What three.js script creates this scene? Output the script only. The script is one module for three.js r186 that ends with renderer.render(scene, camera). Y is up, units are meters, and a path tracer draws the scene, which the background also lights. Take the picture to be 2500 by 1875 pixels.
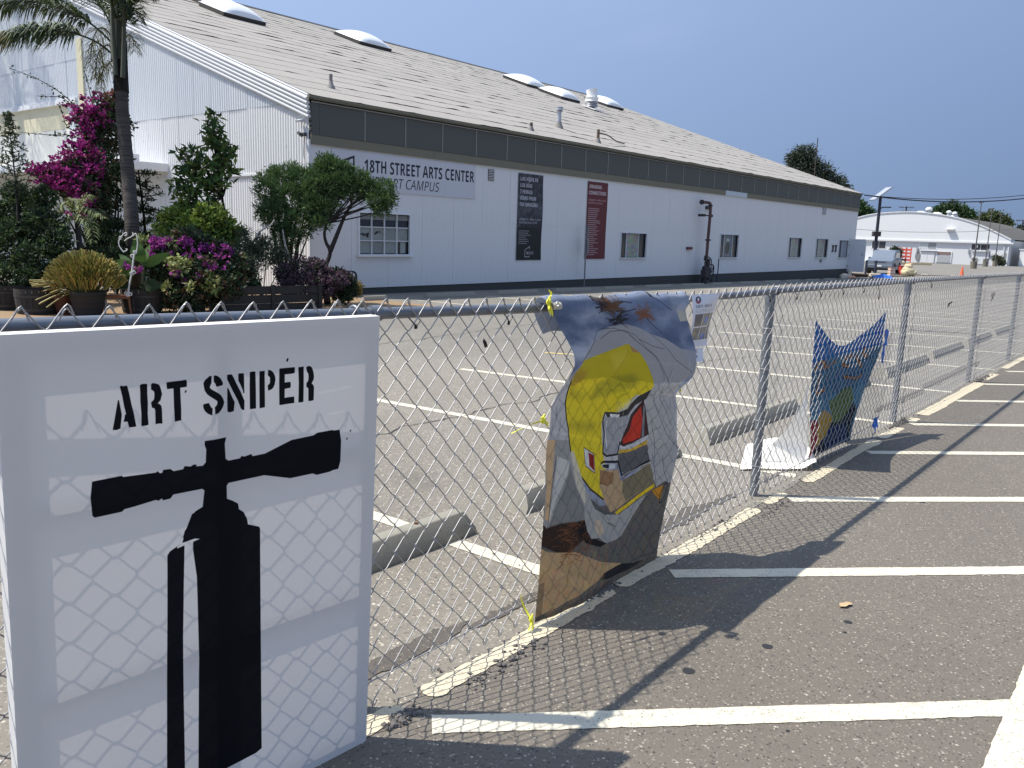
import * as THREE from 'three';
import { mergeGeometries } from 'three/addons/utils/BufferGeometryUtils.js';
import { RoundedBoxGeometry } from 'three/addons/geometries/RoundedBoxGeometry.js';

// ---------- camera, sky, sun, exposure ----------
const scene = new THREE.Scene();
const camera = new THREE.PerspectiveCamera(49.03, 4 / 3, 0.05, 2000);
camera.position.set(0, 1.4062, 0);
camera.quaternion.setFromRotationMatrix(new THREE.Matrix4().makeBasis(
  new THREE.Vector3(0.99952, 0.0304, -0.0054), new THREE.Vector3(-0.03089, 0.98388, -0.1762), new THREE.Vector3(0, 0.17628, 0.98434)));
const renderer = new THREE.WebGLRenderer({ antialias: true });
renderer.toneMapping = THREE.LinearToneMapping;
renderer.toneMappingExposure = 1.3;
renderer.shadowMap.enabled = true;
const SUN = new THREE.Vector3(-0.507, 0.862, -0.016).normalize();
const sun = new THREE.DirectionalLight(new THREE.Color(1, 0.95, 0.87), 5);
sun.position.copy(SUN).multiplyScalar(120).add(new THREE.Vector3(5, 0, -25));
sun.target.position.set(5, 0, -25);
sun.castShadow = true;
Object.assign(sun.shadow.camera, { left: -90, right: 90, top: 90, bottom: -90, near: 1, far: 320 });
sun.shadow.mapSize.set(4096, 4096);
scene.add(sun, sun.target);

// ---------- seeded randomness and noise ----------
function rngOf(seed) { let s = seed >>> 0; return () => { s = (s + 0x6d2b79f5) | 0; let t = Math.imul(s ^ (s >>> 15), 1 | s); t = (t + Math.imul(t ^ (t >>> 7), 61 | t)) ^ t; return ((t ^ (t >>> 14)) >>> 0) / 4294967296; }; }
let rnd = rngOf(11);
const rr = (a, b) => a + (b - a) * rnd(), pick = (l) => l[Math.floor(rnd() * l.length)];
const lerp = THREE.MathUtils.lerp, clamp = THREE.MathUtils.clamp, sstep = THREE.MathUtils.smoothstep;
const hash = (x, y, z) => { let h = Math.imul(x, 374761393) + Math.imul(y, 668265263) + Math.imul(z, 2147483647 - 1274126177); h = Math.imul(h ^ (h >>> 13), 1274126177); return ((h ^ (h >>> 16)) >>> 0) / 4294967296; };
function noise(x, y = 0, z = 0) {
  const i = Math.floor(x), j = Math.floor(y), k = Math.floor(z), f = (t) => t * t * (3 - 2 * t), u = f(x - i), v = f(y - j), w = f(z - k);
  const q = (c) => lerp(lerp(hash(i, j, k + c), hash(i + 1, j, k + c), u), lerp(hash(i, j + 1, k + c), hash(i + 1, j + 1, k + c), u), v);
  return lerp(q(0), q(1), w);
}
const fbm = (x, y = 0, z = 0, n = 4) => { let s = 0, a = 0.5, t = 0; for (let i = 0; i < n; i++) { s += a * noise(x, y, z); t += a; a *= 0.5; x = x * 2.03 + 7.1; y = y * 2.03 + 3.7; z *= 2.03; } return s / t; };

// clear sky: brighter and paler towards the sun, a pale band above the horizon, thin wisps high on the left
{
  const W = 1024, H = 512, data = new Float32Array(W * H * 4);
  for (let r = 0; r < H; r++) {
    const e = ((r + 0.5) / H - 0.5) * Math.PI, y = Math.sin(e);
    for (let c = 0; c < W; c++) {
      const a = ((c + 0.5) / W - 0.5) * 2 * Math.PI, x = Math.cos(a) * Math.cos(e), z = Math.sin(a) * Math.cos(e);
      const g = clamp(x * SUN.x + y * SUN.y + z * SUN.z, -1, 1), up = Math.max(0, y);
      const h = Math.exp(-up * 6), glow = 0.3 * Math.pow(Math.max(0, g), 6) + 1.4 * Math.pow(Math.max(0, g), 40), s = 0.5 + 0.5 * g;
      let R = 0.5 * s ** 1.22 * (1 - 0.02 * h) + 0.24 * glow, G = 0.65 * s ** 1.08 * (1 - 0.04 * h) + 0.25 * glow, B = 0.97 * s ** 0.9 * (1 - 0.14 * h) + 0.22 * glow;
      if (y > 0.05) {
        const k = 1 / (y + 0.12), w = fbm(x * k * 2.2 + 4, z * k * 3.6 + 9, 1.3, 5), w2 = fbm(x * k * 0.8 + 14, z * k * 0.9 + 2, 5.1, 3);
        const cl = sstep(w, 0.56, 0.85) * sstep(w2, 0.5, 0.68) * 0.3 * sstep(y, 0.16, 0.34);
        R = lerp(R, 0.66, cl); G = lerp(G, 0.69, cl); B = lerp(B, 0.76, cl);
      }
      if (y < 0) { const t = clamp(-y * 8, 0, 1); R = lerp(R, 0.2, t); G = lerp(G, 0.19, t); B = lerp(B, 0.18, t); }
      data.set([R, G, B, 1], (r * W + c) * 4);
    }
  }
  const t = new THREE.DataTexture(data, W, H, THREE.RGBAFormat, THREE.FloatType);
  t.mapping = THREE.EquirectangularReflectionMapping; t.magFilter = THREE.LinearFilter; t.needsUpdate = true;
  scene.background = t; scene.environment = t;
}

// ---------- helpers ----------
const V = (x, y, z) => new THREE.Vector3(x, y, z);
const numbers = {};
function numbered(n) { const k = numbers[n] = (numbers[n] ?? -1) + 1; return k ? n + '_' + String(k).padStart(3, '0') : n; }
function clean(g) {
  if (!g.attributes.normal) g.computeVertexNormals();
  if (!g.attributes.uv) g.setAttribute('uv', new THREE.BufferAttribute(new Float32Array(g.attributes.position.count * 2), 2));
  for (const k of Object.keys(g.attributes)) if (!['position', 'normal', 'uv', 'color'].includes(k)) g.deleteAttribute(k);
  return g.index ? g.toNonIndexed() : g;
}
const merge = (list) => { const l = [].concat(list).map(clean); return l.length > 1 ? mergeGeometries(l) : l[0]; };
// texture coordinates in metres from the face direction
function uvm(g, s = 1) {
  g = clean(g); const p = g.attributes.position, n = g.attributes.normal, uv = g.attributes.uv;
  for (let i = 0; i < p.count; i++) {
    const a = Math.abs(n.getX(i)), b = Math.abs(n.getY(i)), c = Math.abs(n.getZ(i));
    if (b >= a && b >= c) uv.setXY(i, p.getX(i) * s, p.getZ(i) * s); else if (a > c) uv.setXY(i, p.getZ(i) * s, p.getY(i) * s); else uv.setXY(i, p.getX(i) * s, p.getY(i) * s);
  }
  return g;
}
function part(name, geos, mat, parent, props) {
  const m = new THREE.Mesh(merge(geos), mat); m.name = name; m.castShadow = m.receiveShadow = true; parent.add(m);
  if (props) Object.assign(m.userData, props);
  return m;
}
function thing(name, label, category, pos = [0, 0, 0], ry = 0, group) {
  const o = new THREE.Group(); o.name = numbered(name); o.position.set(...pos); o.rotation.y = ry; o.userData = { label, category };
  if (group) o.userData.group = group;
  scene.add(o); return o;
}
function single(name, label, category, geos, mat, pos = [0, 0, 0], ry = 0, group) {
  const m = part(numbered(name), geos, mat, scene, { label, category }); m.position.set(...pos); m.rotation.y = ry; if (group) m.userData.group = group; return m;
}
function struct(name, pos = [0, 0, 0], ry = 0) { const o = new THREE.Group(); o.name = numbered(name); o.position.set(...pos); o.rotation.y = ry; o.userData.kind = 'structure'; scene.add(o); return o; }
const place = (g, x = 0, y = 0, z = 0, rx = 0, ry = 0, rz = 0) => { if (rx) g.rotateX(rx); if (rz) g.rotateZ(rz); if (ry) g.rotateY(ry); return g.translate(x, y, z); };
const box = (w, h, d, x, y, z, rx, ry, rz) => place(uvm(new THREE.BoxGeometry(w, h, d)), x, y, z, rx, ry, rz);
const rbox = (w, h, d, r, x, y, z, rx, ry, rz) => place(uvm(new RoundedBoxGeometry(w, h, d, 2, Math.min(r, w / 2.01, h / 2.01, d / 2.01))), x, y, z, rx, ry, rz);
const cyl = (a, b, h, x, y, z, seg = 14, rx, ry, rz, open = false) => place(new THREE.CylinderGeometry(a, b, h, seg, 1, open), x, y, z, rx, ry, rz);
const ball = (r, x, y, z, sx = 1, sy = 1, sz = 1, seg = 12) => new THREE.SphereGeometry(r, seg, Math.max(6, seg * 0.7 | 0)).scale(sx, sy, sz).translate(x, y, z);
const ring = (R, r, x, y, z, rx, ry, rz, arc = Math.PI * 2) => place(new THREE.TorusGeometry(R, r, 8, 24, arc), x, y, z, rx, ry, rz);
const lathe = (pts, x = 0, y = 0, z = 0, seg = 20) => new THREE.LatheGeometry(pts.map((p) => new THREE.Vector2(...p)), seg).translate(x, y, z);
const tube = (pts, r, seg, rad = 6) => new THREE.TubeGeometry(new THREE.CatmullRomCurve3(pts.map((p) => (p.isVector3 ? p : V(...p)))), seg ?? pts.length * 4, r, rad);
// a tube whose radius runs from r0 to r1
function taper(pts, r0, r1, seg = 10, rad = 7) {
  const c = new THREE.CatmullRomCurve3(pts.map((p) => (p.isVector3 ? p : V(...p)))), g = new THREE.TubeGeometry(c, seg, 1, rad), p = g.attributes.position;
  for (let i = 0; i <= seg; i++) { const q = c.getPointAt(i / seg), r = lerp(r0, r1, i / seg); for (let j = 0; j <= rad; j++) { const k = i * (rad + 1) + j; p.setXYZ(k, q.x + (p.getX(k) - q.x) * r, q.y + (p.getY(k) - q.y) * r, q.z + (p.getZ(k) - q.z) * r); } }
  return g;
}
// a grid of points f(u, v) -> [x, y, z], uv from the grid unless given
function grid(nu, nv, f, uvf) {
  const pos = [], uv = [], idx = [];
  for (let j = 0; j <= nv; j++) for (let i = 0; i <= nu; i++) { const u = i / nu, v = j / nv; pos.push(...f(u, v)); uv.push(...(uvf ? uvf(u, v) : [u, 1 - v])); }
  for (let j = 0; j < nv; j++) for (let i = 0; i < nu; i++) { const a = j * (nu + 1) + i, b = a + 1, c = a + nu + 1, d = c + 1; idx.push(a, c, b, b, c, d); }
  const g = new THREE.BufferGeometry();
  g.setAttribute('position', new THREE.Float32BufferAttribute(pos, 3)); g.setAttribute('uv', new THREE.Float32BufferAttribute(uv, 2)); g.setIndex(idx); g.computeVertexNormals(); return g;
}
const flatShape = (pts, depth = 0, bevel = 0) => { const s = new THREE.Shape(pts.map((p) => new THREE.Vector2(...p))); return depth ? new THREE.ExtrudeGeometry(s, { depth, bevelEnabled: bevel > 0, bevelSize: bevel, bevelThickness: bevel, bevelSegments: 2, steps: 1 }) : new THREE.ShapeGeometry(s); };
const pairs = (a) => { const o = []; for (let i = 0; i < a.length; i += 2) o.push([a[i], a[i + 1]]); return o; };
// ---------- textures ----------
function canvasTex(w, h, draw, repeat, data = false) {
  const c = document.createElement('canvas'); c.width = w; c.height = h; const x = c.getContext('2d'); draw(x, w, h);
  const t = new THREE.CanvasTexture(c); if (!data) t.colorSpace = THREE.SRGBColorSpace;
  if (repeat) { t.wrapS = t.wrapT = THREE.RepeatWrapping; t.repeat.set(...repeat); }
  return t;
}
const grey = (v, a = 1) => `rgba(${v | 0},${v | 0},${v | 0},${a})`;
const rgb = (r, g, b, a = 1) => `rgba(${r | 0},${g | 0},${b | 0},${a})`;
function wrapDot(x, w, h, px, py, rx, ry, rot) { for (const ox of [0, px < 8 ? w : px > w - 8 ? -w : null]) for (const oy of [0, py < 8 ? h : py > h - 8 ? -h : null]) if (ox !== null && oy !== null) { x.beginPath(); x.ellipse(px + ox, py + oy, rx, ry, rot, 0, 7); x.fill(); } }
// asphalt: pebbles of several tones bedded in binder; the same pebbles in colour and in height
function asphalt(seed, base, tones, size, metres) {
  const stones = [], r = rngOf(seed), W = 1024;
  for (let i = 0; i < 30000; i++) stones.push([r() * W, r() * W, lerp(1, size, r() ** 2.2), 0.55 + 0.45 * r(), r() * 3.2, r(), r()]);
  const paint = (x, height) => {
    x.fillStyle = height ? grey(70) : rgb(...base); x.fillRect(0, 0, W, W);
    for (const [a, b, s, q, rot, t, u] of stones) {
      const c = tones[Math.floor(t * tones.length)], k = 0.85 + 0.3 * u;
      x.fillStyle = height ? grey(90 + 150 * u, 0.8) : rgb(c[0] * k, c[1] * k, c[2] * k, 0.85);
      wrapDot(x, W, W, a, b, s, s * q, rot);
    }
  };
  const rep = [1 / metres, 1 / metres];
  return { map: canvasTex(W, W, (x) => paint(x, false), rep), bumpMap: canvasTex(W, W, (x) => paint(x, true), rep, true) };
}
function speckle(seed, w, base, n, spread, smin, smax, alpha, repeat, extra) {
  return canvasTex(w, w, (x) => {
    const r = rngOf(seed); x.fillStyle = rgb(...base); x.fillRect(0, 0, w, w);
    for (let i = 0; i < n; i++) { const k = (r() - 0.5) * spread; x.fillStyle = rgb(base[0] + k, base[1] + k, base[2] + k, alpha); const s = lerp(smin, smax, r() * r()); wrapDot(x, w, w, r() * w, r() * w, s, s * (0.5 + r() * 0.5), r() * 3); }
    if (extra) extra(x, r, w);
  }, repeat);
}
const std = (color, roughness = 0.8, o = {}) => new THREE.MeshStandardMaterial({ color: typeof color === 'number' ? color : new THREE.Color().setRGB(...color), roughness, ...o });
const phys = (color, roughness, o = {}) => new THREE.MeshPhysicalMaterial({ color: new THREE.Color().setRGB(...color), roughness, ...o });
const vcol = (roughness = 0.7, o = {}) => new THREE.MeshStandardMaterial({ color: 0xffffff, vertexColors: true, roughness, side: THREE.DoubleSide, ...o });
function paintVerts(g, f) { g = clean(g); const p = g.attributes.position, c = new Float32Array(p.count * 3); for (let i = 0; i < p.count; i++) c.set(f(p.getX(i), p.getY(i), p.getZ(i)), i * 3); g.setAttribute('color', new THREE.BufferAttribute(c, 3)); return g; }

const tLight = asphalt(3, [114, 110, 102], [[150, 144, 134], [122, 117, 108], [96, 93, 86], [184, 177, 164], [84, 81, 76], [134, 129, 119]], 3.2, 2.1);
const tDark = asphalt(5, [102, 96, 87], [[128, 121, 109], [72, 68, 62], [148, 140, 127], [64, 61, 56], [172, 164, 150], [112, 106, 96], [96, 91, 82]], 2.7, 1.9);
const tConcrete = speckle(8, 512, [168, 165, 156], 9000, 70, 0.6, 4, 0.35, [1.4, 1.4], (x, r, w) => { for (let i = 0; i < 60; i++) { x.fillStyle = rgb(120, 117, 108, 0.06 + r() * 0.06); wrapDot(x, w, w, r() * w, r() * w, 6 + r() * 30, 4 + r() * 10, r() * 3); } for (let i = 0; i < 130; i++) { x.fillStyle = rgb(80, 78, 72, 0.5); wrapDot(x, w, w, r() * w, r() * w, 0.8 + r(), 0.8 + r(), 0); } });
const tPaint = speckle(9, 1024, [226, 220, 204], 3000, 36, 1, 6, 0.4, [1.1, 1.1], (x, r, w) => {
  for (let i = 0; i < 5200; i++) { x.fillStyle = rgb(112, 107, 100, 0.35 + 0.45 * r()); const s = 0.7 + r() ** 3 * 3.4; wrapDot(x, w, w, r() * w, r() * w, s, s * (0.4 + r() * 0.6), r() * 3); }
  for (let i = 0; i < 120; i++) { const cx = r() * w, cy = r() * w; for (let k = 0; k < 26; k++) { x.fillStyle = rgb(98, 94, 88, 0.6); wrapDot(x, w, w, cx + (r() - 0.5) * 60, cy + (r() - 0.5) * 26, 0.8 + r() * 1.6, 0.8 + r(), r() * 3); } }
});
const tGalv = speckle(10, 512, [150, 153, 156], 2600, 46, 3, 16, 0.3, [4, 4]);
const tWood = canvasTex(512, 512, (x) => { const r = rngOf(4); x.fillStyle = rgb(88, 84, 80); x.fillRect(0, 0, 512, 512); for (let i = 0; i < 900; i++) { x.fillStyle = rgb(60 + r() * 60, 58 + r() * 56, 54 + r() * 50, 0.35); x.fillRect(0, r() * 512, 512, 0.6 + r() * 2.4); } for (let i = 0; i < 40; i++) { x.fillStyle = rgb(38, 36, 34, 0.5); x.fillRect(r() * 512, r() * 512, 60 + r() * 200, 1 + r() * 1.5); } }, [1, 1]);
const tBark = canvasTex(512, 512, (x) => { const r = rngOf(14); x.fillStyle = rgb(96, 90, 84); x.fillRect(0, 0, 512, 512); for (let i = 0; i < 120; i++) { const y = r() * 512; x.strokeStyle = rgb(52, 48, 44, 0.3 + r() * 0.4); x.lineWidth = 1 + r() * 3; x.beginPath(); x.moveTo(0, y); for (let k = 0; k <= 8; k++) x.lineTo(k * 64, y + (r() - 0.5) * 8); x.stroke(); } for (let i = 0; i < 700; i++) { x.fillStyle = grey(60 + r() * 90, 0.3); x.fillRect(r() * 512, r() * 512, 1 + r() * 2, 4 + r() * 18); } }, [1, 1]);

// ---------- the ground ----------
// The lots drain down along the fence by about one in a hundred and rise a little towards the right.
const ground = (x, z) => { const far = 1 / (1 + Math.max(0, Math.hypot(x, z) - 230) / 400); return (-0.003114 * x + 0.010911 * z) * far; };
const FENCE = V(1.4537, 0, -4.7098), FENCE_TURN = 0.9041, ALONG = V(0.6184, 0, -0.7859), ACROSS = V(0.7859, 0, 0.6184);
const HALL = V(-4.8097, 0, -19.9846), HALL_TURN = 0.8948, LENGTH = V(0.6257, 0, -0.7801), OUT = V(0.7801, 0, 0.6257);
const fromFence = (a, c, h = 0) => { const p = FENCE.clone().addScaledVector(ALONG, a).addScaledVector(ACROSS, c); p.y = ground(p.x, p.z) + h; return p; };
const fromHall = (s, y, o) => { const p = HALL.clone().addScaledVector(LENGTH, s).addScaledVector(OUT, o); p.y = y; return p; };
const onHallGround = (s, o, h = 0) => { const p = fromHall(s, 0, o); p.y = ground(p.x, p.z) + h; return p; };
const gridUV = (p) => [p.x, -p.z];
{
  const STAINS = [[[-0.56,-0.051,-4.869], 0.16, 0.3], [[-0.477,-0.049,-4.665], 0.13, 0.25], [[-0.167,-0.053,-4.873], 0.1, 0.2], [[-0.609,-0.045,-4.271], 0.1, 0.15], [[-0.022,-0.07,-6.385], 0.2, 0.12], [[1.937,-0.13,-11.371], 0.3, 0.1]].map(([p, r, d]) => [p[0], p[2], r, d]);
  const ax = (n, near, far) => { const l = []; for (let i = -n; i <= n; i++) { const t = i / n; l.push(t * near + Math.sign(t) * Math.abs(t) ** 5 * far); } return l; };
  const xs = ax(230, 22, 700), zs = ax(230, 26, 700), pos = [], uv = [], col = [], idx = [];
  for (const zz of zs) for (const x of xs) {
    const z = zz - 8, near = Math.hypot(x, z + 8) < 70;
    pos.push(x, ground(x, z), z); uv.push(x, -z);
    const k = 0.8 + 0.4 * fbm(x * 0.35, z * 0.35, 2) + 0.14 * (fbm(x * 1.7, z * 1.7, 8) - 0.5), b = near ? sstep(fbm(x * 0.12 + 4, z * 0.12, 3), 0.5, 0.7) * 0.08 : 0;
    let st = 1; for (const [sx, sz, rr2, d] of STAINS) { const q = Math.hypot(x - sx, z - sz) / rr2; if (q < 2.5) st *= 1 - d * Math.exp(-q * q * 1.6) * (0.55 + 0.9 * fbm(x * 9, z * 9, 4)); }
    col.push((k + b) * st, (k * 0.985 + b * 0.7) * st, (k * 0.96 + b * 0.3) * st);
  }
  const n = xs.length;
  for (let j = 0; j < n - 1; j++) for (let i = 0; i < n - 1; i++) { const a = j * n + i; idx.push(a, a + n, a + 1, a + 1, a + n, a + n + 1); }
  const g = new THREE.BufferGeometry(); g.setAttribute('position', new THREE.Float32BufferAttribute(pos, 3)); g.setAttribute('uv', new THREE.Float32BufferAttribute(uv, 2)); g.setAttribute('color', new THREE.Float32BufferAttribute(col, 3)); g.setIndex(idx); g.computeVertexNormals();
  const m = new THREE.Mesh(g, vcol(0.92, { ...tLight, bumpScale: 0.0024 })); m.name = 'parking_lot_ground'; m.receiveShadow = true; m.userData.kind = 'structure'; scene.add(m);
}
// a sheet on the ground in fence or hall coordinates: f(u, v) -> [along, across]
const sheetOn = (from, nu, nv, f, lift) => grid(nu, nv, (u, v) => { const [a, c] = f(u, v), p = from(a, c, lift); return [p.x, p.y, p.z]; }, (u, v) => { const [a, c] = f(u, v); return gridUV(from(a, c)); });
const fh = (a, c, h) => fromFence(a, c, h), hh = (s, o, h) => onHallGround(s, o, h);
{
  const lot = struct('asphalt_lot');
  const edge = (a) => 0.075 + 0.05 * (fbm(a * 2.3, 4) - 0.5) + 0.035 * (noise(a * 11, 1) - 0.5);
  const g = sheetOn(fh, 420, 60, (u, v) => { const a = lerp(-9, 75, u ** 1.6); return [a, lerp(edge(a), 24, v ** 2)]; }, 0.003);
  part('asphalt_surface', paintVerts(g, (x, y, z) => { const k = 0.84 + 0.3 * fbm(x * 0.8, z * 0.8, 5) + 0.08 * (noise(x * 5, z * 5) - 0.5); return [k, k * 0.985, k * 0.965]; }), vcol(0.9, { ...tDark, bumpScale: 0.004 }), lot);
  const paint = std([0.74, 0.72, 0.66], 0.9, { map: tPaint });
  const stripe = (from, a0, c0, a1, c1, w, lift, parent, mat = paint, rag = 0.0022) => {
    const L = Math.hypot(a1 - a0, c1 - c0), ta = (a1 - a0) / L, tc = (c1 - c0) / L, s = rnd() * 50;
    part('painted_stripe', sheetOn(from, Math.max(4, Math.ceil(L / 0.02)), 2, (u, v) => { const k = (v - 0.5) * w + (v - 0.5) * 2 * rag * (noise(u * L * 70 + s, v * 9) + noise(u * L * 21 + s, v * 9) - 1) * 2, e = (v - 0.5) * 0, q = u * L + e; return [a0 + ta * q - tc * k, c0 + tc * q + ta * k]; }, lift), mat, parent);
  };
  // stall lines of the right-hand lot, at forty-five degrees to the fence, and the line that closes them
  const starts = [[-4.5, 0.19], [-2.954, 0.215], [-1.42, 0.188], [0.06, 0.16], [1.62, 0.154], [2.975, 0.122], [4.6, 0.15], [6.1, 0.14], [7.6, 0.15], [9.1, 0.16], [10.6, 0.15], [12.1, 0.15], [13.7, 0.15], [15.2, 0.15], [16.8, 0.15], [18.4, 0.15], [20, 0.15]];
  starts.forEach(([a, c]) => stripe(fh, a, c, a + 1.33, c + 1.35, 0.092, 0.0055, lot));
  stripe(fh, -9, 1.56, 40, 1.57, 0.105, 0.008, lot);
  // cream paint left along the edge under the fence, broken into lengths
  const cream = std([0.72, 0.66, 0.55], 0.9, { map: tPaint });
  [[-3.6, -2.95], [-2.85, -1.75], [-1.7, -0.25], [-0.12, 0.16], [0.5, 2.1], [2.2, 2.75], [3.05, 3.3], [3.5, 6.2], [6.5, 7.2], [7.9, 11.5], [12, 16]].forEach(([p, q], i) => {
    const s = i * 7.3, wide = i === 7 ? 1.45 : 1;
    part('cream_edge_paint', sheetOn(fh, Math.ceil((q - p) / 0.016), 4, (u, v) => { const a = lerp(p, q, u), taper = Math.min(1, Math.min(u, 1 - u) * (q - p) * 18 + 0.12), ed = (o) => 0.03 * (fbm(a * 2.5 + s, o, i) - 0.5) + 0.01 * (noise(a * 34, o + 5, i) - 0.5) + 0.007 * (noise(a * 90, o, i) - 0.5), mid = 0.088 + 0.02 * (fbm(a * 3, 2) - 0.5), hw = 0.04 * wide * Math.min(1, taper * 2); return [a, lerp(mid - hw + ed(1) * taper, mid + hw + ed(3) * taper, v)]; }, 0.006), cream, lot);
  });
  // dark oil spots, and the long dark strip seen through the fence
  const oil = std([0.02, 0.02, 0.02], 0.6);
  for (const [a, c, s] of [[-1.384,0.927, 0.016], [-1.794,0.769, 0.019], [-2.149,0.637, 0.021], [-1.484,0.946, 0.008], [-2.278,1.025, 0.006], [0.573,0.747, 0.02]]) part('oil_spot', sheetOn(fh, 14, 1, (u, v) => [a + Math.cos(u * 6.283) * s * v * (0.8 + 0.4 * noise(u * 5, a)), c + Math.sin(u * 6.283) * s * v], 0.0045), oil, lot);
  const left = struct('parking_bay_markings');
  const whites = [[-1.785, 0.02, -1.77, -4.4], [0.6, 0.0, 0.33, -4.4], [2.9, 0.0, 2.31, -4.4], [5.18, 0, 4.38, -4.4], [7.68, 0, 6.62, -4.4], [10.1, 0, 9.0, -4.4], [12.6, 0, 11.4, -4.4], [15.1, 0, 13.8, -4.4], [17.6, 0, 16.3, -4.4], [20.1, 0, 18.8, -4.4], [-4.1, 0, -4.0, -4.4]];
  whites.forEach(([a, c, b, d]) => stripe(fh, a, c, b, d, 0.095, 0.003, left));
  // bays in front of the hall
  for (let k = 0; k < 13; k++) stripe(hh, 1.4 + 2.74 * k, 1.9, 1.5 + 2.74 * k, 6.2, 0.09, 0.003, left);
  // yellow line, half worn away
  const yellow = std([0.72, 0.58, 0.25], 0.9, { map: tPaint });
  stripe(fh, 4.244,-4.66, 4.386,-4.303, 0.08, 0.003, left, yellow);
  // dark damp band and dust beside the fence
  const damp = std([0.62, 0.6, 0.57], 0.7, { ...tDark, bumpScale: 0.003 });
  for (const [p, q, c, w] of [[-3.3, -2.35, -0.16, 0.09], [-2.42, -1.95, -0.12, 0.07], [-1.85, -1.2, -0.13, 0.06], [-1.25, -0.3, -0.15, 0.1], [-0.35, -0.06, -0.12, 0.06], [0.25, 0.9, -0.1, 0.045], [3.3, 5.2, -0.27, 0.11], [5.1, 8.5, -0.3, 0.12]]) part('damp_stain', sheetOn(fh, Math.ceil((q - p) / 0.012), 4, (u, v) => { const a = lerp(p, q, u), t = Math.min(1, Math.min(u, 1 - u) * 6 + 0.03), e = (o) => 0.05 * (fbm(a * 4, o, p) - 0.5) + 0.03 * (noise(a * 24, o) - 0.5) + 0.012 * (noise(a * 80, o) - 0.5); return [a, lerp(c - w * 0.5 * t + e(1) * t, c + w * 0.5 * t + e(4) * t, v)]; }, 0.0035), damp, left);
  { const [p, q] = [[12.891,-2.225], [13.171,-1.185]]; part('dark_strip', sheetOn(fh, 40, 3, (u, v) => [lerp(p[0], q[0], u) + 0.2 * (v - 0.5) * 2 * Math.sin(u * 3.1), lerp(p[1], q[1], u) + (v - 0.5) * 0.75 * Math.sin(0.15 + u * 2.8)], 0.005), std([0.24, 0.24, 0.25], 0.9, { ...tDark, bumpScale: 0.004 }), left); }  // long tapering strip, asphalt texture tinted much darker than the lot
  // thin sealed cracks wandering over the lot
  const seal = std([0.3, 0.29, 0.28], 0.7, { ...tDark, bumpScale: 0.002 });
  for (const [a0, c0, a1, c1] of [[-3, -2.2, 3.2, -3.1], [3.2, -3.1, 9, -2.4], [1.2, -5.4, 1.9, -9], [6, -4, 5.2, -10], [-1.5, -6, 8, -7.3], [11, -3, 10.2, -9]]) part('sealed_crack', sheetOn(fh, Math.ceil(Math.hypot(a1 - a0, c1 - c0) / 0.05), 1, (u, v) => { const n = 0.5 * (fbm(u * 7 + a0, 3, c0) - 0.5) + 0.06 * (noise(u * 70, a0) - 0.5), w = 0.006 + 0.012 * noise(u * 30, c0 * 3); return [lerp(a0, a1, u) + n * (c1 - c0 === 0 ? 0 : 0.3) , lerp(c0, c1, u) + n + (v - 0.5) * w]; }, 0.0045), seal, left);
  // sandy soil below the planters
  const soil = speckle(21, 512, [150, 128, 100], 8000, 80, 0.6, 5, 0.4, [0.8, 0.8]);
  part('soil', sheetOn(hh, 60, 20, (u, v) => [lerp(-16, 0.6, u), lerp(-3, 3.6 + 0.5 * fbm(u * 9, 2), v)], 0.006), std([0.8, 0.76, 0.7], 1, { map: soil, bumpMap: soil, bumpScale: 0.02 }), left);
}
// broken asphalt crumbs and grit along the foot of the fence
{
  const lump = (s) => { const g = new THREE.IcosahedronGeometry(s, 1), p = g.attributes.position, k = rnd() * 99; for (let i = 0; i < p.count; i++) { const n = 0.65 + 0.7 * noise(p.getX(i) / s * 1.4 + k, p.getY(i) / s * 1.4, p.getZ(i) / s * 1.4); p.setXYZ(i, p.getX(i) * n, p.getY(i) * n * 0.7, p.getZ(i) * n); } g.computeVertexNormals(); return g; };
  const list = [], crumbs = (a, c, n, ra, rc, s0, s1) => { for (let i = 0; i < n; i++) { const s = lerp(s0, s1, rnd() ** 3) * 0.82, x = a + (rnd() + rnd() - 1) * ra, z = c + (rnd() + rnd() - 1) * rc, p = fromFence(x, z, s * 0.4 + 0.004); list.push(lump(s).rotateY(rnd() * 6).translate(p.x, p.y, p.z)); } };
  crumbs(-2.984,0.127, 110, 0.09, 0.035, 0.004, 0.013);
  crumbs(-2.667,0.142, 40, 0.12, 0.06, 0.003, 0.011);
  crumbs(-2.451,0.134, 70, 0.14, 0.05, 0.003, 0.012);
  crumbs(-1.857,0.048, 170, 0.16, 0.04, 0.003, 0.011);
  crumbs(-1.758,0.064, 90, 0.1, 0.03, 0.004, 0.012);
  crumbs(-0.703,0.066, 60, 0.3, 0.04, 0.003, 0.010);
  crumbs(-0.187,0.165, 60, 0.25, 0.06, 0.003, 0.011);
  crumbs(2.929,0.035, 160, 0.35, 0.05, 0.004, 0.016);
  crumbs(6.612,0.052, 120, 0.5, 0.05, 0.005, 0.018);
  for (let i = 0; i < 9; i++) crumbs(-3 + i * 0.9, 0.06, 22, 0.5, 0.1, 0.002, 0.008);
  crumbs(-1.7, -0.35, 26, 0.5, 0.3, 0.003, 0.008);
  const m = part('gravel', list, std([0.115, 0.105, 0.095], 0.95), scene, { kind: 'stuff', label: 'dark crumbs of broken asphalt scattered along the foot of the fence', category: 'gravel' });
}
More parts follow.
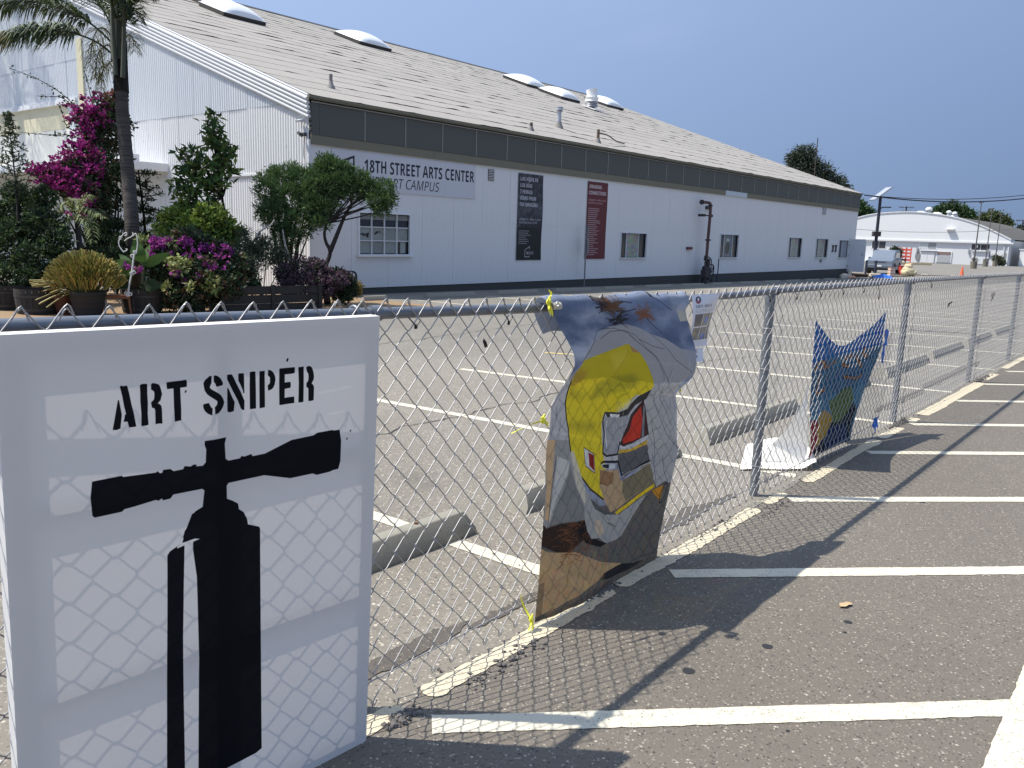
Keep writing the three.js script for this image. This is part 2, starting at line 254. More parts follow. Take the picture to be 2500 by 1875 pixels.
// ---------- the chain-link fence ----------
const galv = std([0.62, 0.64, 0.67], 0.42, { map: tGalv, metalness: 0.55 }), wireMat = std([0.4, 0.39, 0.38], 0.5, { metalness: 0.5 }), darkWire = std([0.2, 0.19, 0.17], 0.7);
const rust = std([0.2, 0.1, 0.05], 0.9);
const fenceOrigin = fromFence(0, 0);
const railAt = (() => { const k = [[-9, 1.215], [-6.1, 1.216], [-3.94, 1.213], [-3.05, 1.198], [-2.3, 1.183], [-1.2, 1.179], [-0.5, 1.182], [0, 1.191], [3, 1.203], [6.2, 1.207], [60, 1.205]]; return (a) => { let i = 0; while (i < k.length - 2 && a > k[i + 1][0]) i++; return lerp(k[i][1], k[i + 1][1], (a - k[i][0]) / (k[i + 1][0] - k[i][0])); }; })();
// fence-local point: a along, h above the ground there, c across
const fl = (a, h, c) => { const p = fromFence(a, c, h); return V(a, p.y - fenceOrigin.y, c); };
{
  const fence = thing('chain_link_fence', 'long galvanised chain link fence with steel posts and top rail between the two lots', 'fence', fenceOrigin.toArray(), FENCE_TURN);
  const posts = [-6.1, -3.06, 0, 2.994, 6.167, 8.95, 12, 15.05, 18.1, 21.15, 24.2, 27.3, 30.4];
  for (const a of posts) {
    const far = a > 13, b = fl(a, -0.02, -0.03), h = railAt(a) - 0.012;
    const po = part('post', cyl(0.026, 0.026, h + 0.02, b.x, b.y + (h + 0.02) / 2, b.z, far ? 10 : 20), galv, fence);
    const t = fl(a, railAt(a), -0.03);
    part('post_cap', [ring(0.021, 0.0055, t.x, t.y, t.z + 0.03, 0, Math.PI / 2, 0), cyl(0.027, 0.029, 0.05, t.x, t.y - 0.045, t.z, 16), ball(0.027, t.x, t.y - 0.02, t.z, 1, 0.5, 1)], galv, po);
    if (!far) part('tie_wire', [0.18, 0.45, 0.75, 0.98].map((k) => { const q = fl(a, k, -0.03); return ring(0.029, 0.002, q.x, q.y, q.z, Math.PI / 2, 0, 0); }), wireMat, po);
  }
  const rail = []; for (let a = -9; a <= 31; a += 0.25) rail.push(fl(a, railAt(a), 0));
  part('top_rail', new THREE.TubeGeometry(new THREE.CatmullRomCurve3(rail), 320, 0.0172, 14), galv, fence);
  { const t = fl(-2.985, railAt(-3), 0); part('rail_clamp', [cyl(0.023, 0.023, 0.034, t.x, t.y, t.z, 18, 0, 0, Math.PI / 2)], galv, fence); }
  const tension = []; for (let a = -9; a <= 31; a += 0.5) tension.push(fl(a, 0.085 + 0.02 * noise(a, 3), 0.024)); part('tension_wire', new THREE.TubeGeometry(new THREE.CatmullRomCurve3(tension), 160, 0.0024, 5), wireMat, fence);
  // woven wire: each strand zigzags between its two neighbours and hooks them at every turn
  const P = 0.0866, sway = (a, h) => 0.006 * (noise(a * 0.9, h * 1.3) - 0.5) + 0.0;
  const strand = (k, near) => {
    const x0 = k * P / 2, n = 27, pts = [], dir = k % 2 ? 1 : -1, top = railAt(x0) + 0.034 + 0.006 * (hash(k >> 1, 5, 1) - 0.5), bottom = 0.028 + 0.02 * (noise(x0 * 0.8, 7) - 0.3), step = (top - bottom) / n;
    const at = (dx, h, dz) => { const wob = 0.004 * (noise(x0 * 7, h * 14, 2) - 0.5); return fl(x0 + dx + wob, h, 0.023 + dz + sway(x0, h)); };
    for (let i = 0; i <= n; i++) {
      const s = (i % 2 ? -dir : dir), h = top - i * step + 0.003 * (noise(k, i) - 0.5), ex = s * P / 4, d = i % 2 ? 1 : -1;
      if (i === 0) { pts.push(at(ex + s * 0.016, h - 0.02, -0.004), at(ex + s * 0.006, h + 0.001, 0.003), at(ex, h + 0.006, 0.004), at(ex - s * 0.007, h - 0.003, d * 0.0016)); }
      else if (i === n) { pts.push(at(ex - s * 0.005, h + 0.005, -d * 0.002), at(ex + s * 0.004, h - 0.012, 0.001), at(ex + s * 0.012, h + 0.004, 0.003)); }
      else if (near) pts.push(at(ex - s * 0.0075, h + 0.0072, -d * 0.0024), at(ex + s * 0.0012, h + 0.0022, -d * 0.0014), at(ex + s * 0.0012, h - 0.0022, d * 0.0014), at(ex - s * 0.0075, h - 0.0072, d * 0.0024));
      else pts.push(at(ex, h + 0.0035, -d * 0.002), at(ex, h - 0.0035, d * 0.002));
    }
    return pts;
  };
  // straight lengths of round wire joined at every point
  const wire = (pts, r, sides) => {
    const pos = [], idx = [], nor = [], t = V(), u = V(), w = V(), ref = V(0.3, 0.1, 1);
    pts.forEach((p, i) => {
      t.subVectors(pts[Math.min(i + 1, pts.length - 1)], pts[Math.max(i - 1, 0)]).normalize(); u.crossVectors(t, ref).normalize(); w.crossVectors(t, u);
      for (let j = 0; j < sides; j++) { const a = j / sides * 6.2832, c = Math.cos(a), s = Math.sin(a); nor.push(u.x * c + w.x * s, u.y * c + w.y * s, u.z * c + w.z * s); pos.push(p.x + r * (u.x * c + w.x * s), p.y + r * (u.y * c + w.y * s), p.z + r * (u.z * c + w.z * s)); }
      if (i) for (let j = 0; j < sides; j++) { const b = (i - 1) * sides, c = i * sides, j2 = (j + 1) % sides; idx.push(b + j, b + j2, c + j, c + j, b + j2, c + j2); }
    });
    return { pos, nor, idx };
  };
  for (let i = 0; i < posts.length - 1; i++) {
    const near = posts[i] < 2.5, pos = [], nor = [], idx = [];
    for (let k = Math.ceil(posts[i] / (P / 2)); k < posts[i + 1] / (P / 2); k++) {
      if (k * P / 2 < -4.9 || k * P / 2 > 26) continue;
      const w = wire(strand(k, near), 0.00185, near ? 6 : 4), b = pos.length / 3; for (const v of w.pos) pos.push(v); for (const v of w.nor) nor.push(v); for (const v of w.idx) idx.push(v + b);
    }
    if (!pos.length) continue;
    const g = new THREE.BufferGeometry(); g.setAttribute('position', new THREE.Float32BufferAttribute(pos, 3)); g.setAttribute('normal', new THREE.Float32BufferAttribute(nor, 3)); g.setAttribute('uv', new THREE.Float32BufferAttribute(new Float32Array(pos.length / 3 * 2), 2)); g.setIndex(idx);
    const m = new THREE.Mesh(g, wireMat); m.name = 'wire_mesh'; m.castShadow = m.receiveShadow = true; m.userData.kind = 'stuff'; fence.add(m);
  }
}
// ---------- things tied to the fence ----------
const onFence = (a, h, c) => fromFence(a, c, h);
const ribbon = (pts, w, twist = 0) => { // a flat strip along points
  const c = new THREE.CatmullRomCurve3(pts.map((p) => V(...p))), n = pts.length * 6;
  return grid(n, 1, (u, v) => { const p = c.getPoint(u), a = twist * u; return [p.x + Math.cos(a) * (v - 0.5) * w * 0.3, p.y + Math.cos(a * 0.7) * (v - 0.5) * w, p.z + Math.sin(a) * (v - 0.5) * w]; });
};
{
  const yellow = phys([0.85, 0.82, 0.06], 0.5, { side: THREE.DoubleSide }), Y = 'yellow ribbon ties on the draped banner';
  const tie = (a, h, label, extra) => { const p = onFence(a, h, 0.06), t = thing('ribbon_tie', label, 'ribbon', p.toArray(), FENCE_TURN, Y); part('knot', [ball(0.011, 0, 0, 0, 1, 1.2, 0.8, 8), ring(0.013, 0.003, 0, 0.008, 0, 0.3, 0.4, 0)], yellow, t); part('ribbon_end', extra.map((e) => ribbon(e, 0.008, 2.5)), yellow, t); };
  tie(-2.235,1.207, 'yellow ribbon knotted through the grommet at the banner\'s top corner', [[[0, 0, 0], [0.008, -0.03, 0.008], [0.02, -0.05, 0.004]], [[0, 0, 0], [-0.012, -0.02, 0.01], [0.0, -0.045, 0.01]], [[0, 0, 0], [0.012, 0.03, 0], [-0.006, 0.045, 0]]]);
  tie(-2.242,0.79, 'yellow ribbon pulled sideways from the middle of the banner\'s left edge', [[[0, 0, 0], [-0.06, -0.012, -0.02], [-0.135, -0.03, -0.035]], [[0, 0, 0], [0.012, -0.012, 0.01], [0.01, -0.024, 0.012]], [[0, 0, 0], [-0.01, 0.014, 0], [-0.018, 0.014, 0.004]]]);
  tie(-2.27,0.045, 'yellow ribbon at the banner\'s bottom corner with loose ends', [[[0, 0, 0], [-0.02, -0.012, 0.012], [-0.028, -0.03, 0.01]], [[0, 0, 0], [-0.006, -0.02, 0.014], [-0.012, -0.035, 0.012]], [[0, 0, 0], [-0.01, 0.05, -0.03], [-0.03, 0.1, -0.03]]]);
  tie(-1.219,0.792, 'yellow ribbon peeking out at the banner\'s right edge', [[[0, 0, 0], [0.012, 0.01, 0.01], [0.024, 0.022, 0.004]], [[0, 0, 0], [0.004, -0.014, 0.008], [-0.004, -0.02, 0.008]]]);
  const black = std([0.012, 0.012, 0.013], 0.55), Z = 'black cable ties left on the fence mesh';
  const spots = [[-2.857,1.157, 'first to the right of the stencilled canvas'], [-2.423,1.145, 'second to the right of the stencilled canvas'], [-0.168,1.146, 'just left of the post beside the flyer'], [0.237,1.145, 'just right of the post beside the flyer'], [0.648,1.148, 'above the left corner of the blue painting'], [1.083,1.152, 'above the middle of the blue painting'], [1.532,1.152, 'above the right half of the blue painting'], [1.914,1.095, 'low above the blue painting\'s right corner'], [3.526,1.147, 'right of the post beyond the blue painting']];
  spots.forEach(([a, h, where], i) => {
    const p = onFence(a, h, 0.03), t = thing('cable_tie', 'black cable tie knotted in the mesh, ' + where, 'cable tie', p.toArray(), FENCE_TURN, Z), up = Math.min(0.1, railAt(a) - h - 0.012);
    part('strap', tube([[0.004, 0, 0.003], [-0.004 - 0.01 * rnd(), up * 0.5, 0.006], [-0.012 - 0.01 * rnd(), up, -0.004]], 0.0021, 10, 5), black, t);
    part('lock', [box(0.009, 0.011, 0.007, 0.002, -0.002, 0.004, 0.2, 0.3, 0.4), tube([[0.002, 0, 0.004], [0.014, 0.012, 0.008], [0.018, 0.02, 0.004]], 0.0016, 6, 4)], black, t);
  });
  // scraps caught in the mesh
  single('torn_tape', 'small black shred of tape caught in the mesh left of the banner', 'tape', ribbon([[-0.006, 0.011, 0], [0, 0, 0.004], [0.007, -0.013, 0.003]], 0.012, 1.5), black, onFence(-2.54,1.083, 0.03).toArray(), FENCE_TURN);
  single('dead_leaf', 'dry dark leaf caught high in the mesh right of the post beyond the blue painting', 'leaf', ribbon([[-0.04, -0.01, 0], [0, 0.012, 0.015], [0.04, 0, 0]], 0.04, 1), std([0.06, 0.045, 0.035], 0.9, { side: THREE.DoubleSide }), onFence(4.35,0.963, 0.03).toArray(), FENCE_TURN);
  single('dead_leaf', 'curled grey leaf caught in the mesh near the last visible posts', 'leaf', ribbon([[-0.02, -0.03, 0], [0, 0.0, 0.015], [0.01, 0.05, 0]], 0.045, 1), std([0.16, 0.15, 0.14], 0.9, { side: THREE.DoubleSide }), onFence(6.642,0.963, 0.03).toArray(), FENCE_TURN);
  // blue painter's tape
  const blue = std([0.02, 0.13, 0.5], 0.6, { side: THREE.DoubleSide }), scrap = (n, w, h, s) => grid(8, 8, (u, v) => [(u - 0.5) * w * (0.8 + 0.5 * noise(v * 3, s)), (v - 0.5) * h * (0.8 + 0.5 * noise(u * 3, s + 3)), 0.02 * (noise(u * 3 + s, v * 3) - 0.5)]);
  single('tape_scrap', 'large crumpled piece of blue tape beside the painting\'s upper right edge', 'tape', scrap(1, 0.115, 0.115, 4), blue, onFence(2.253,0.783, 0.03).toArray(), FENCE_TURN, 'blue tape scraps');
  single('tape_scrap', 'slim leaf-like piece of blue tape hanging below the larger scrap', 'tape', grid(4, 8, (u, v) => { const w = Math.sin(0.15 + v * 2.8) * 0.05; return [(u - 0.5) * w, (0.5 - v) * 0.13, 0.012 * Math.sin(u * 3)]; }), blue, onFence(2.236,0.65, 0.02).toArray(), FENCE_TURN, 'blue tape scraps');
  single('tape_scrap', 'twisted blue tape low on the mesh near the post beyond the blue painting', 'tape', [scrap(1, 0.11, 0.085, 9), grid(3, 8, (u, v) => [(u - 0.5) * 0.035 * (1.2 - v * 0.6) - 0.02, -0.02 - v * 0.12, 0.01 * Math.sin(v * 5)])], blue, onFence(2.169,0.127, 0.04).toArray(), FENCE_TURN, 'blue tape scraps');
  // dry leaf on the tarmac
  const lp = [1.374,-0.039,-3.198]; single('fallen_leaf', 'single tan leaf lying on the dark asphalt', 'leaf', grid(6, 10, (u, v) => { const w = 0.034 * Math.sin(0.1 + v * 2.9) * (1 + 0.3 * Math.sin(v * 9)); return [(v - 0.5) * 0.075, 0.006 + 0.006 * Math.abs(u - 0.5) * 2 + 0.002 * Math.sin(v * 4), (u - 0.5) * w]; }), std([0.52, 0.36, 0.2], 0.8, { side: THREE.DoubleSide }), lp, 0.6);
}
// ---------- the stencilled canvas ----------
{
  const W = 0.881, H = 1.21, TW = 1024, K = TW / 1000, TH = Math.round(TW * H / W);
  const shapes = [
    [243,163,246,164,247,172,251,198,250,206,247,230,241,231,239,232,230,231,230,228,234,209,238,187],
    [248,132,252,130,256,132,264,131,266,134,269,152,274,177,278,198,284,230,278,231,267,230,264,216,255,215,257,207,258,199,261,198,257,178,253,155],
    [294,133,299,131,308,131,311,133,311,154,312,177,311,203,312,230,309,231,296,231,296,198,295,172,295,152],
    [320,135,322,132,326,131,332,133,338,136,341,140,344,147,346,159,345,166,342,174,336,181,341,184,344,188,345,195,346,231,336,230,329,231,329,197,327,192,321,190,320,177,323,174,327,170,328,163,328,157,327,152,324,149,320,146,321,141],
    [358,133,376,132,393,132,407,131,409,136,408,149,392,149,392,177,393,201,393,229,390,230,377,231,376,220,375,192,375,149,368,149,359,149,358,143],
    [468,128,473,128,473,145,469,152,468,157,473,162,481,167,490,173,498,180,503,189,506,198,504,208,499,216,493,223,487,226,482,227,481,208,486,204,488,198,487,193,480,187,469,180,461,173,455,164,452,154,451,144,456,137],
    [479,128,484,128,491,131,497,137,501,144,503,150,502,154,495,155,486,157,484,152,483,149,479,143],
    [450,199,453,196,465,196,468,202,471,207,475,211,474,228,468,226,461,222,454,214,450,206],
    [515,130,519,129,528,129,532,135,541,155,552,176,563,201,563,225,558,225,553,220,544,198,528,168,515,141],
    [516,162,519,167,528,188,535,201,533,225,522,227,515,224,515,192,515,166],
    [546,129,553,129,561,129,562,140,563,181,560,181,558,172,550,154,546,147],
    [578,128,585,127,594,128,596,172,596,225,587,226,579,225,578,170],
    [606,128,614,128,621,128,622,160,623,225,615,226,607,226,606,173],
    [632,127,640,129,647,135,652,144,654,154,652,167,647,176,641,180,632,182,631,168,636,164,638,159,637,148,635,144,631,142],
    [667,126,713,127,713,142,707,143,691,143,682,143,682,165,700,165,701,174,700,181,690,182,682,183,682,207,701,207,712,207,712,225,692,225,672,225,666,225,665,164,665,128],
    [724,128,731,127,741,127,742,172,742,225,736,225,726,225,726,170],
    [750,130,753,128,759,127,767,131,771,138,774,147,775,158,773,167,767,176,773,181,775,188,775,224,767,225,758,225,757,189,751,184,751,174,756,167,758,158,756,148,751,141],
    [181,345,193,344,247,343,251,346,328,350,332,348,338,353,344,353,346,347,364,347,372,355,396,354,400,347,416,350,424,347,431,348,431,353,448,354,456,347,457,313,453,302,453,291,477,292,512,290,508,306,510,347,519,353,551,352,555,347,564,350,584,346,587,353,624,352,706,327,777,325,789,319,841,318,845,320,866,321,872,355,872,415,865,437,846,438,836,441,791,442,777,435,704,435,623,411,519,413,513,419,514,455,531,464,546,475,548,490,561,501,572,522,575,539,608,553,611,562,612,596,451,556,446,547,394,531,399,515,420,486,418,477,429,469,447,462,452,420,446,414,371,414,363,422,344,423,343,417,333,422,327,418,275,424,251,425,246,430,184,430,179,425,176,382],
    [419,474,563,502,574,538,609,553,611,560,621,1220,603,1226,513,1231,463,1235,430,1237,433,984,435,874,432,765,429,645,420,568,420,548,454,543,453,538,392,544,400,518],
    [360,559,388,546,378,551,379,556,398,552,394,669,391,794,392,967,393,1173,397,1234,367,1237,343,1211,353,567],
  ];
  const tArt = canvasTex(TW, TH, (x) => {
    x.fillStyle = rgb(226, 226, 229); x.fillRect(0, 0, TW, TH);
    const r = rngOf(31); for (let i = 0; i < 5000; i++) { x.fillStyle = grey(214 + r() * 30, 0.25); x.fillRect(r() * TW, r() * TH, 2 + r() * 10, 1); x.fillRect(r() * TW, r() * TH, 1, 2 + r() * 10); }
    x.fillStyle = rgb(240, 240, 240, 0.55); for (const [a, b, l] of [[820, 205, 70], [880, 200, 50], [850, 270, 60]]) { x.beginPath(); x.ellipse(a * K, b * K, l * K / 2, 4, -0.05, 0, 7); x.fill(); }
    x.fillStyle = rgb(24, 25, 30);
    for (const s of shapes) { const q = pairs(s); x.beginPath(); q.forEach(([a, b], i) => x[i ? 'lineTo' : 'moveTo'](a * K + (r() - 0.5), b * K + (r() - 0.5))); x.closePath(); x.fill(); }
    for (const [a, b, s] of [[405, 160, 2], [690, 105, 3], [905, 330, 2], [893, 352, 2]]) { x.beginPath(); x.ellipse(a * K, b * K, s, s * 1.8, 0.5, 0, 7); x.fill(); }
  });
  tArt.needsUpdate = true;
  const cloth = phys([1, 0.955, 0.87], 1, { map: tArt, transmission: 0.12, side: THREE.DoubleSide, specularIntensity: 0.15 }), side = phys([0.8, 0.79, 0.77], 1, { transmission: 0.2, specularIntensity: 0.15, side: THREE.DoubleSide }), pine = std([0.5, 0.38, 0.24], 0.8, { map: tWood });
  const base = fromFence(-3.135, 0.132), m = new THREE.Matrix4().makeBasis(V(0.663,-0.013,-0.749), V(0.031,0.999,0.01), V(0.748,-0.03,0.663));
  const t = thing('stencilled_canvas', 'white canvas stencilled ART SNIPER above a scope on a spray can, leaning on the fence', 'canvas', base.toArray());
  t.quaternion.setFromRotationMatrix(m);
  // local frame: x to the right along the bottom edge, the right corner at 0; y up; z towards the viewer
  const D = 0.036;
  part('painted_front', grid(40, 52, (u, v) => { const e = 0.0025 * (noise(u * 5, v * 6) - 0.5) * Math.min(1, 12 * Math.min(u, 1 - u, v, 1 - v)); return [(u - 1) * W, (1 - v) * H, e]; }), cloth, t);
  const sides = []; sides.push(grid(20, 2, (u, v) => [(u - 1) * W, H, -v * D]), grid(20, 2, (u, v) => [(u - 1) * W, 0, -v * D]), grid(2, 20, (u, v) => [0, v * H, -u * D]), grid(2, 20, (u, v) => [-W, v * H, -u * D]));
  part('wrapped_edge', sides, side, t);
  const bar = (x0, y0, x1, y1) => box(x1 - x0, y1 - y0, 0.02, (x0 + x1) / 2, (y0 + y1) / 2, -0.014 - 0.01);
  const w = 0.052; // stretcher frame behind the cloth
  for (const b of [[-W + 0.004, 0.004, -W + w, H - 0.004], [-w, 0.004, -0.004, H - 0.004], [-W + w, H - w, -w, H - 0.004], [-W + w, 0.004, -w, w], [-W / 2 - 0.022, w, -W / 2 + 0.022, H - w], [-W + w, H * 0.36, -W / 2 - 0.023, H * 0.36 + 0.045], [-W / 2 + 0.023, H * 0.36, -w, H * 0.36 + 0.045], [-W + w, H * 0.69, -W / 2 - 0.023, H * 0.69 + 0.045], [-W / 2 + 0.023, H * 0.69, -w, H * 0.69 + 0.045]]) part('stretcher_bar', bar(...b), pine, t);
}
// ---------- the painted banner draped over the rail ----------
{
  const L = [[1.217, -2.222], [0.975, -2.092], [0.821, -2.196], [0.629, -2.221], [0.02, -2.24], [-0.3, -2.245]], Rr = [[1.217, -1.168], [0.862, -1.077], [0.762, -1.203], [0.489, -1.166], [-0.017, -1.276], [-0.3, -1.28]];
  const at = (l, h) => { let i = 0; while (i < l.length - 2 && h < l[i + 1][0]) i++; const t = clamp((l[i][0] - h) / (l[i][0] - l[i + 1][0]), 0, 1), s = t * t * (3 - 2 * t); return lerp(l[i][1], l[i + 1][1], lerp(t, s, 0.7)); };
  const poly = (x, w, h, a, col) => { const q = pairs(a); x.fillStyle = col; x.beginPath(); q.forEach(([u, v], i) => x[i ? 'lineTo' : 'moveTo'](u / 1000 * w, v / 1000 * h)); x.closePath(); x.fill(); };
  const line = (x, w, h, a, col, lw) => { const q = pairs(a); x.strokeStyle = col; x.lineWidth = lw; x.lineJoin = x.lineCap = 'round'; x.beginPath(); q.forEach(([u, v], i) => x[i ? 'lineTo' : 'moveTo'](u / 1000 * w, v / 1000 * h)); x.stroke(); };
  const tex = canvasTex(1024, 1180, (x, w, h) => {
    const r = rngOf(77);
    x.fillStyle = rgb(150, 158, 176); x.fillRect(0, 0, w, h);
    // painted sky in soft dabs
    for (let i = 0; i < 900; i++) { const v = r(), u = r(), n = fbm(u * 4, v * 9, 3); const c = n > 0.52 ? [196, 202, 216] : n > 0.42 ? [142, 152, 176] : [92, 102, 132]; x.fillStyle = rgb(...c, 0.16); x.beginPath(); x.ellipse(u * w, v * h * 0.36, 30 + r() * 70, 10 + r() * 26, (r() - 0.5) * 0.5, 0, 7); x.fill(); }
    // pale drapery
    poly(x, w, h, [7,220,50,185,176,124,249,96,348,79,427,80,505,94,583,121,687,143,794,185,939,203,963,281,881,318,943,359,971,633,-24,470,-47,338,-24,297,-12,258], rgb(176, 176, 178));
    for (let i = 0; i < 260; i++) { const u = r(), v = 0.2 + r() * 0.6; x.strokeStyle = r() < 0.5 ? rgb(206, 206, 206, 0.25) : rgb(116, 116, 122, 0.25); x.lineWidth = 2 + r() * 9; x.beginPath(); x.moveTo(u * w, v * h); x.quadraticCurveTo(u * w + (r() - 0.5) * 50, v * h + 50, u * w + (r() - 0.5) * 30, v * h + 60 + r() * 90); x.stroke(); }
    for (const a of [[178,120,220,94,293,82,379,81], [223,119,308,99,403,100,471,119,523,168,626,221,710,282,763,308], [430,117,500,158,585,202,670,259,712,303], [576,117,654,160,748,222,918,285], [491,135,570,163,658,178], [252,89,343,90,424,109,486,150], [50,189,134,149,185,121], [106,350,91,306,39,238], [32,312,38,348,69,319]]) line(x, w, h, a, rgb(92, 92, 100, 0.75), 3);
    // brown ground of the painting and the dark hollow under the cloth
    poly(x, w, h, [-126,626,224,705,280,677,480,701,767,661,998,709,1186,732,1421,1488,-93,1029], rgb(98, 94, 88));
    for (let i = 0; i < 900; i++) { x.fillStyle = rgb(70 + r() * 60, 66 + r() * 56, 60 + r() * 50, 0.12); x.beginPath(); x.ellipse((0.3 + r() * 0.7) * w, (0.55 + r() * 0.4) * h, 6 + r() * 26, 4 + r() * 16, r() * 3, 0, 7); x.fill(); }
    poly(x, w, h, [-49,642,-22,648,25,685,119,691,225,709,287,713,312,760,269,781,195,798,104,781,29,749,-42,718], rgb(52, 38, 30));
    poly(x, w, h, [225,711,288,717,304,758,350,787,423,815,480,835,428,836,304,796,250,762], rgb(22, 20, 19));
    // sandy foot
    poly(x, w, h, [-54,726,1,746,59,770,134,788,235,809,313,841,441,890,638,941,471,936,438,949,288,958,-45,970,-55,858], rgb(180, 152, 112));
    poly(x, w, h, [638,941,753,965,849,974,749,981,515,967,448,953,471,936], rgb(38, 36, 35));
    for (let i = 0; i < 260; i++) { x.fillStyle = rgb(120 + r() * 90, 96 + r() * 70, 60 + r() * 60, 0.16); x.beginPath(); x.ellipse(r() * 0.5 * w, (0.83 + r() * 0.16) * h, 4 + r() * 22, 3 + r() * 12, r() * 3, 0, 7); x.fill(); }
    for (let i = 0; i < 130; i++) { const u = 0.12 + r() * 0.26, v = 0.69 + r() * 0.14; x.strokeStyle = r() < 0.5 ? rgb(150, 92, 50, 0.8) : rgb(96, 56, 30, 0.8); x.lineWidth = 1 + r() * 1.6; x.beginPath(); x.moveTo(u * w, v * h); x.quadraticCurveTo((u + (r() - 0.5) * 0.1) * w, (v + (r() - 0.5) * 0.05) * h, (u + (r() - 0.5) * 0.16) * w, (v + (r() - 0.5) * 0.06) * h); x.stroke(); }
    // hanging cloth at the left with a tan fold
    poly(x, w, h, [-52,401,149,429,167,489,144,551,84,638,42,683,25,687,-22,651], rgb(150, 149, 146));
    poly(x, w, h, [-14,406,53,415,41,557,36,664,8,654,6,516], rgb(196, 166, 128));
    poly(x, w, h, [71,467,157,498,142,536,73,607,31,679,42,629], rgb(188, 188, 184));
    poly(x, w, h, [161,506,260,651,287,713,112,687,35,681,82,623,149,537], rgb(126, 126, 124));
    line(x, w, h, [64,466,41,565,29,687], rgb(70, 56, 48), 3);
    // the yellow car body
    poly(x, w, h, [402,145,475,180,549,230,649,308,652,333,564,331,481,379,390,369,379,404,400,517,419,565,416,672,305,615,233,558,170,488,139,394,106,346,38,241,32,210,74,180,217,166], rgb(214, 194, 40));
    poly(x, w, h, [409,149,475,180,424,176], rgb(190, 152, 90));
    for (const [a, c] of [[[254,261,368,251,473,253,548,289,472,305,342,313,243,316], 'rgba(120,124,40,0.45)'], [[64,256,158,285,236,308,163,304,84,287], 'rgba(130,120,40,0.4)'], [[135,373,276,387,356,404,313,424,146,395], 'rgba(130,122,40,0.4)'], [[21,221,53,202,143,225,126,249,56,256], 'rgba(176,126,60,0.5)'], [[489,348,568,335,548,372,481,375], 'rgba(240,226,120,0.6)'], [[261,172,388,159,393,203,328,233], 'rgba(232,214,80,0.6)']]) { x.save(); x.filter = 'blur(9px)'; poly(x, w, h, a, c); x.restore(); }
    line(x, w, h, [394,167,365,212,331,268,375,326,361,387,380,462,369,512], rgb(166, 150, 36), 3);
    line(x, w, h, [38,241,108,347,139,394,169,480,233,558,305,615,416,672], rgb(52, 46, 30), 7);
    // bumper rim, wheel arch, lamps
    poly(x, w, h, [394,369,490,380,548,372,587,337,649,319,682,336,664,352,600,366,543,405,466,392,417,390], rgb(58, 56, 54));
    poly(x, w, h, [397,387,492,399,551,395,548,448,518,482,513,535,400,521,395,501,409,448,392,409], rgb(150, 152, 156));
    line(x, w, h, [395,373,387,401,405,447,396,509,424,524,504,530,518,489], rgb(40, 40, 42), 8);
    line(x, w, h, [417,401,412,444,426,491], rgb(214, 214, 216), 5);
    for (let i = 0; i < 26; i++) { const u = 0.45 + r() * 0.08, v = 0.33 + r() * 0.1; x.strokeStyle = grey(110 + r() * 120, 0.3); x.lineWidth = 3; x.beginPath(); x.moveTo(u * w, v * h); x.lineTo((u + 0.01) * w, (v + 0.04) * h); x.stroke(); }
    poly(x, w, h, [432,379,499,389,496,397,437,390], rgb(224, 224, 222));
    poly(x, w, h, [654,351,722,431,726,488,544,509,519,497,526,483,577,398], rgb(66, 44, 44));
    poly(x, w, h, [645,375,667,424,663,491,544,497,535,484,574,451,595,408], rgb(188, 56, 40));
    poly(x, w, h, [663,373,677,379,690,491,672,492], rgb(120, 120, 124));
    line(x, w, h, [519,505,561,515,699,504,717,491], rgb(190, 194, 200), 8);
    poly(x, w, h, [516,516,587,523,717,507,727,529,538,543,513,535], rgb(196, 160, 60));
    poly(x, w, h, [508,528,568,533,722,524,753,575,755,597,568,611,528,592,509,552], rgb(92, 92, 94));
    line(x, w, h, [385,543,400,540,492,555,509,556,542,610,577,614,662,598,758,589], rgb(30, 30, 32), 9);
    line(x, w, h, [551,614,655,603,759,596], rgb(196, 196, 190), 3);
    poly(x, w, h, [385,545,493,561,502,579,443,575,394,559], rgb(190, 194, 200));
    poly(x, w, h, [393,549,442,555,443,571,402,560], rgb(40, 42, 48));
    // torn lower body: tan, grey and a yellow sill
    poly(x, w, h, [374,561,444,577,511,585,537,625,557,637,755,597,804,684,658,703,539,729,487,730,423,675,378,620], rgb(176, 150, 116));
    poly(x, w, h, [556,632,761,602,804,684,666,700,596,712,559,673], rgb(120, 112, 88));
    poly(x, w, h, [374,565,478,591,477,622,428,627,375,608], rgb(150, 114, 78));
    line(x, w, h, [376,612,400,613,437,629,478,626,483,596], rgb(92, 66, 46), 3);
    poly(x, w, h, [524,738,809,685,819,699,545,750], rgb(222, 190, 36));
    // the cloth slung below, the hanging grey fall at the right, tail lamp, wheel
    poly(x, w, h, [154,454,199,524,267,607,340,666,423,710,554,752,765,715,681,777,605,834,561,841,480,835,441,819,411,801,343,790,303,754,279,711,271,668,204,588,153,498], rgb(156, 156, 154));
    poly(x, w, h, [164,467,186,470,267,607,277,662,204,588], rgb(196, 190, 170));
    poly(x, w, h, [305,644,413,704,545,750,436,728,354,692], rgb(84, 84, 84));
    poly(x, w, h, [353,726,405,741,451,790,410,797,370,765], rgb(186, 170, 148));
    for (const a of [[479,764,548,792,497,770], [296,681,339,735,363,771], [400,717,461,760,539,792]]) line(x, w, h, a, rgb(104, 104, 102, 0.8), 3);
    poly(x, w, h, [649,308,887,322,971,633,959,651,767,624,728,553,726,488,682,387], rgb(166, 166, 166));
    poly(x, w, h, [713,514,956,550,987,709,932,702,896,689,830,701,797,666,753,580], rgb(164, 164, 164));
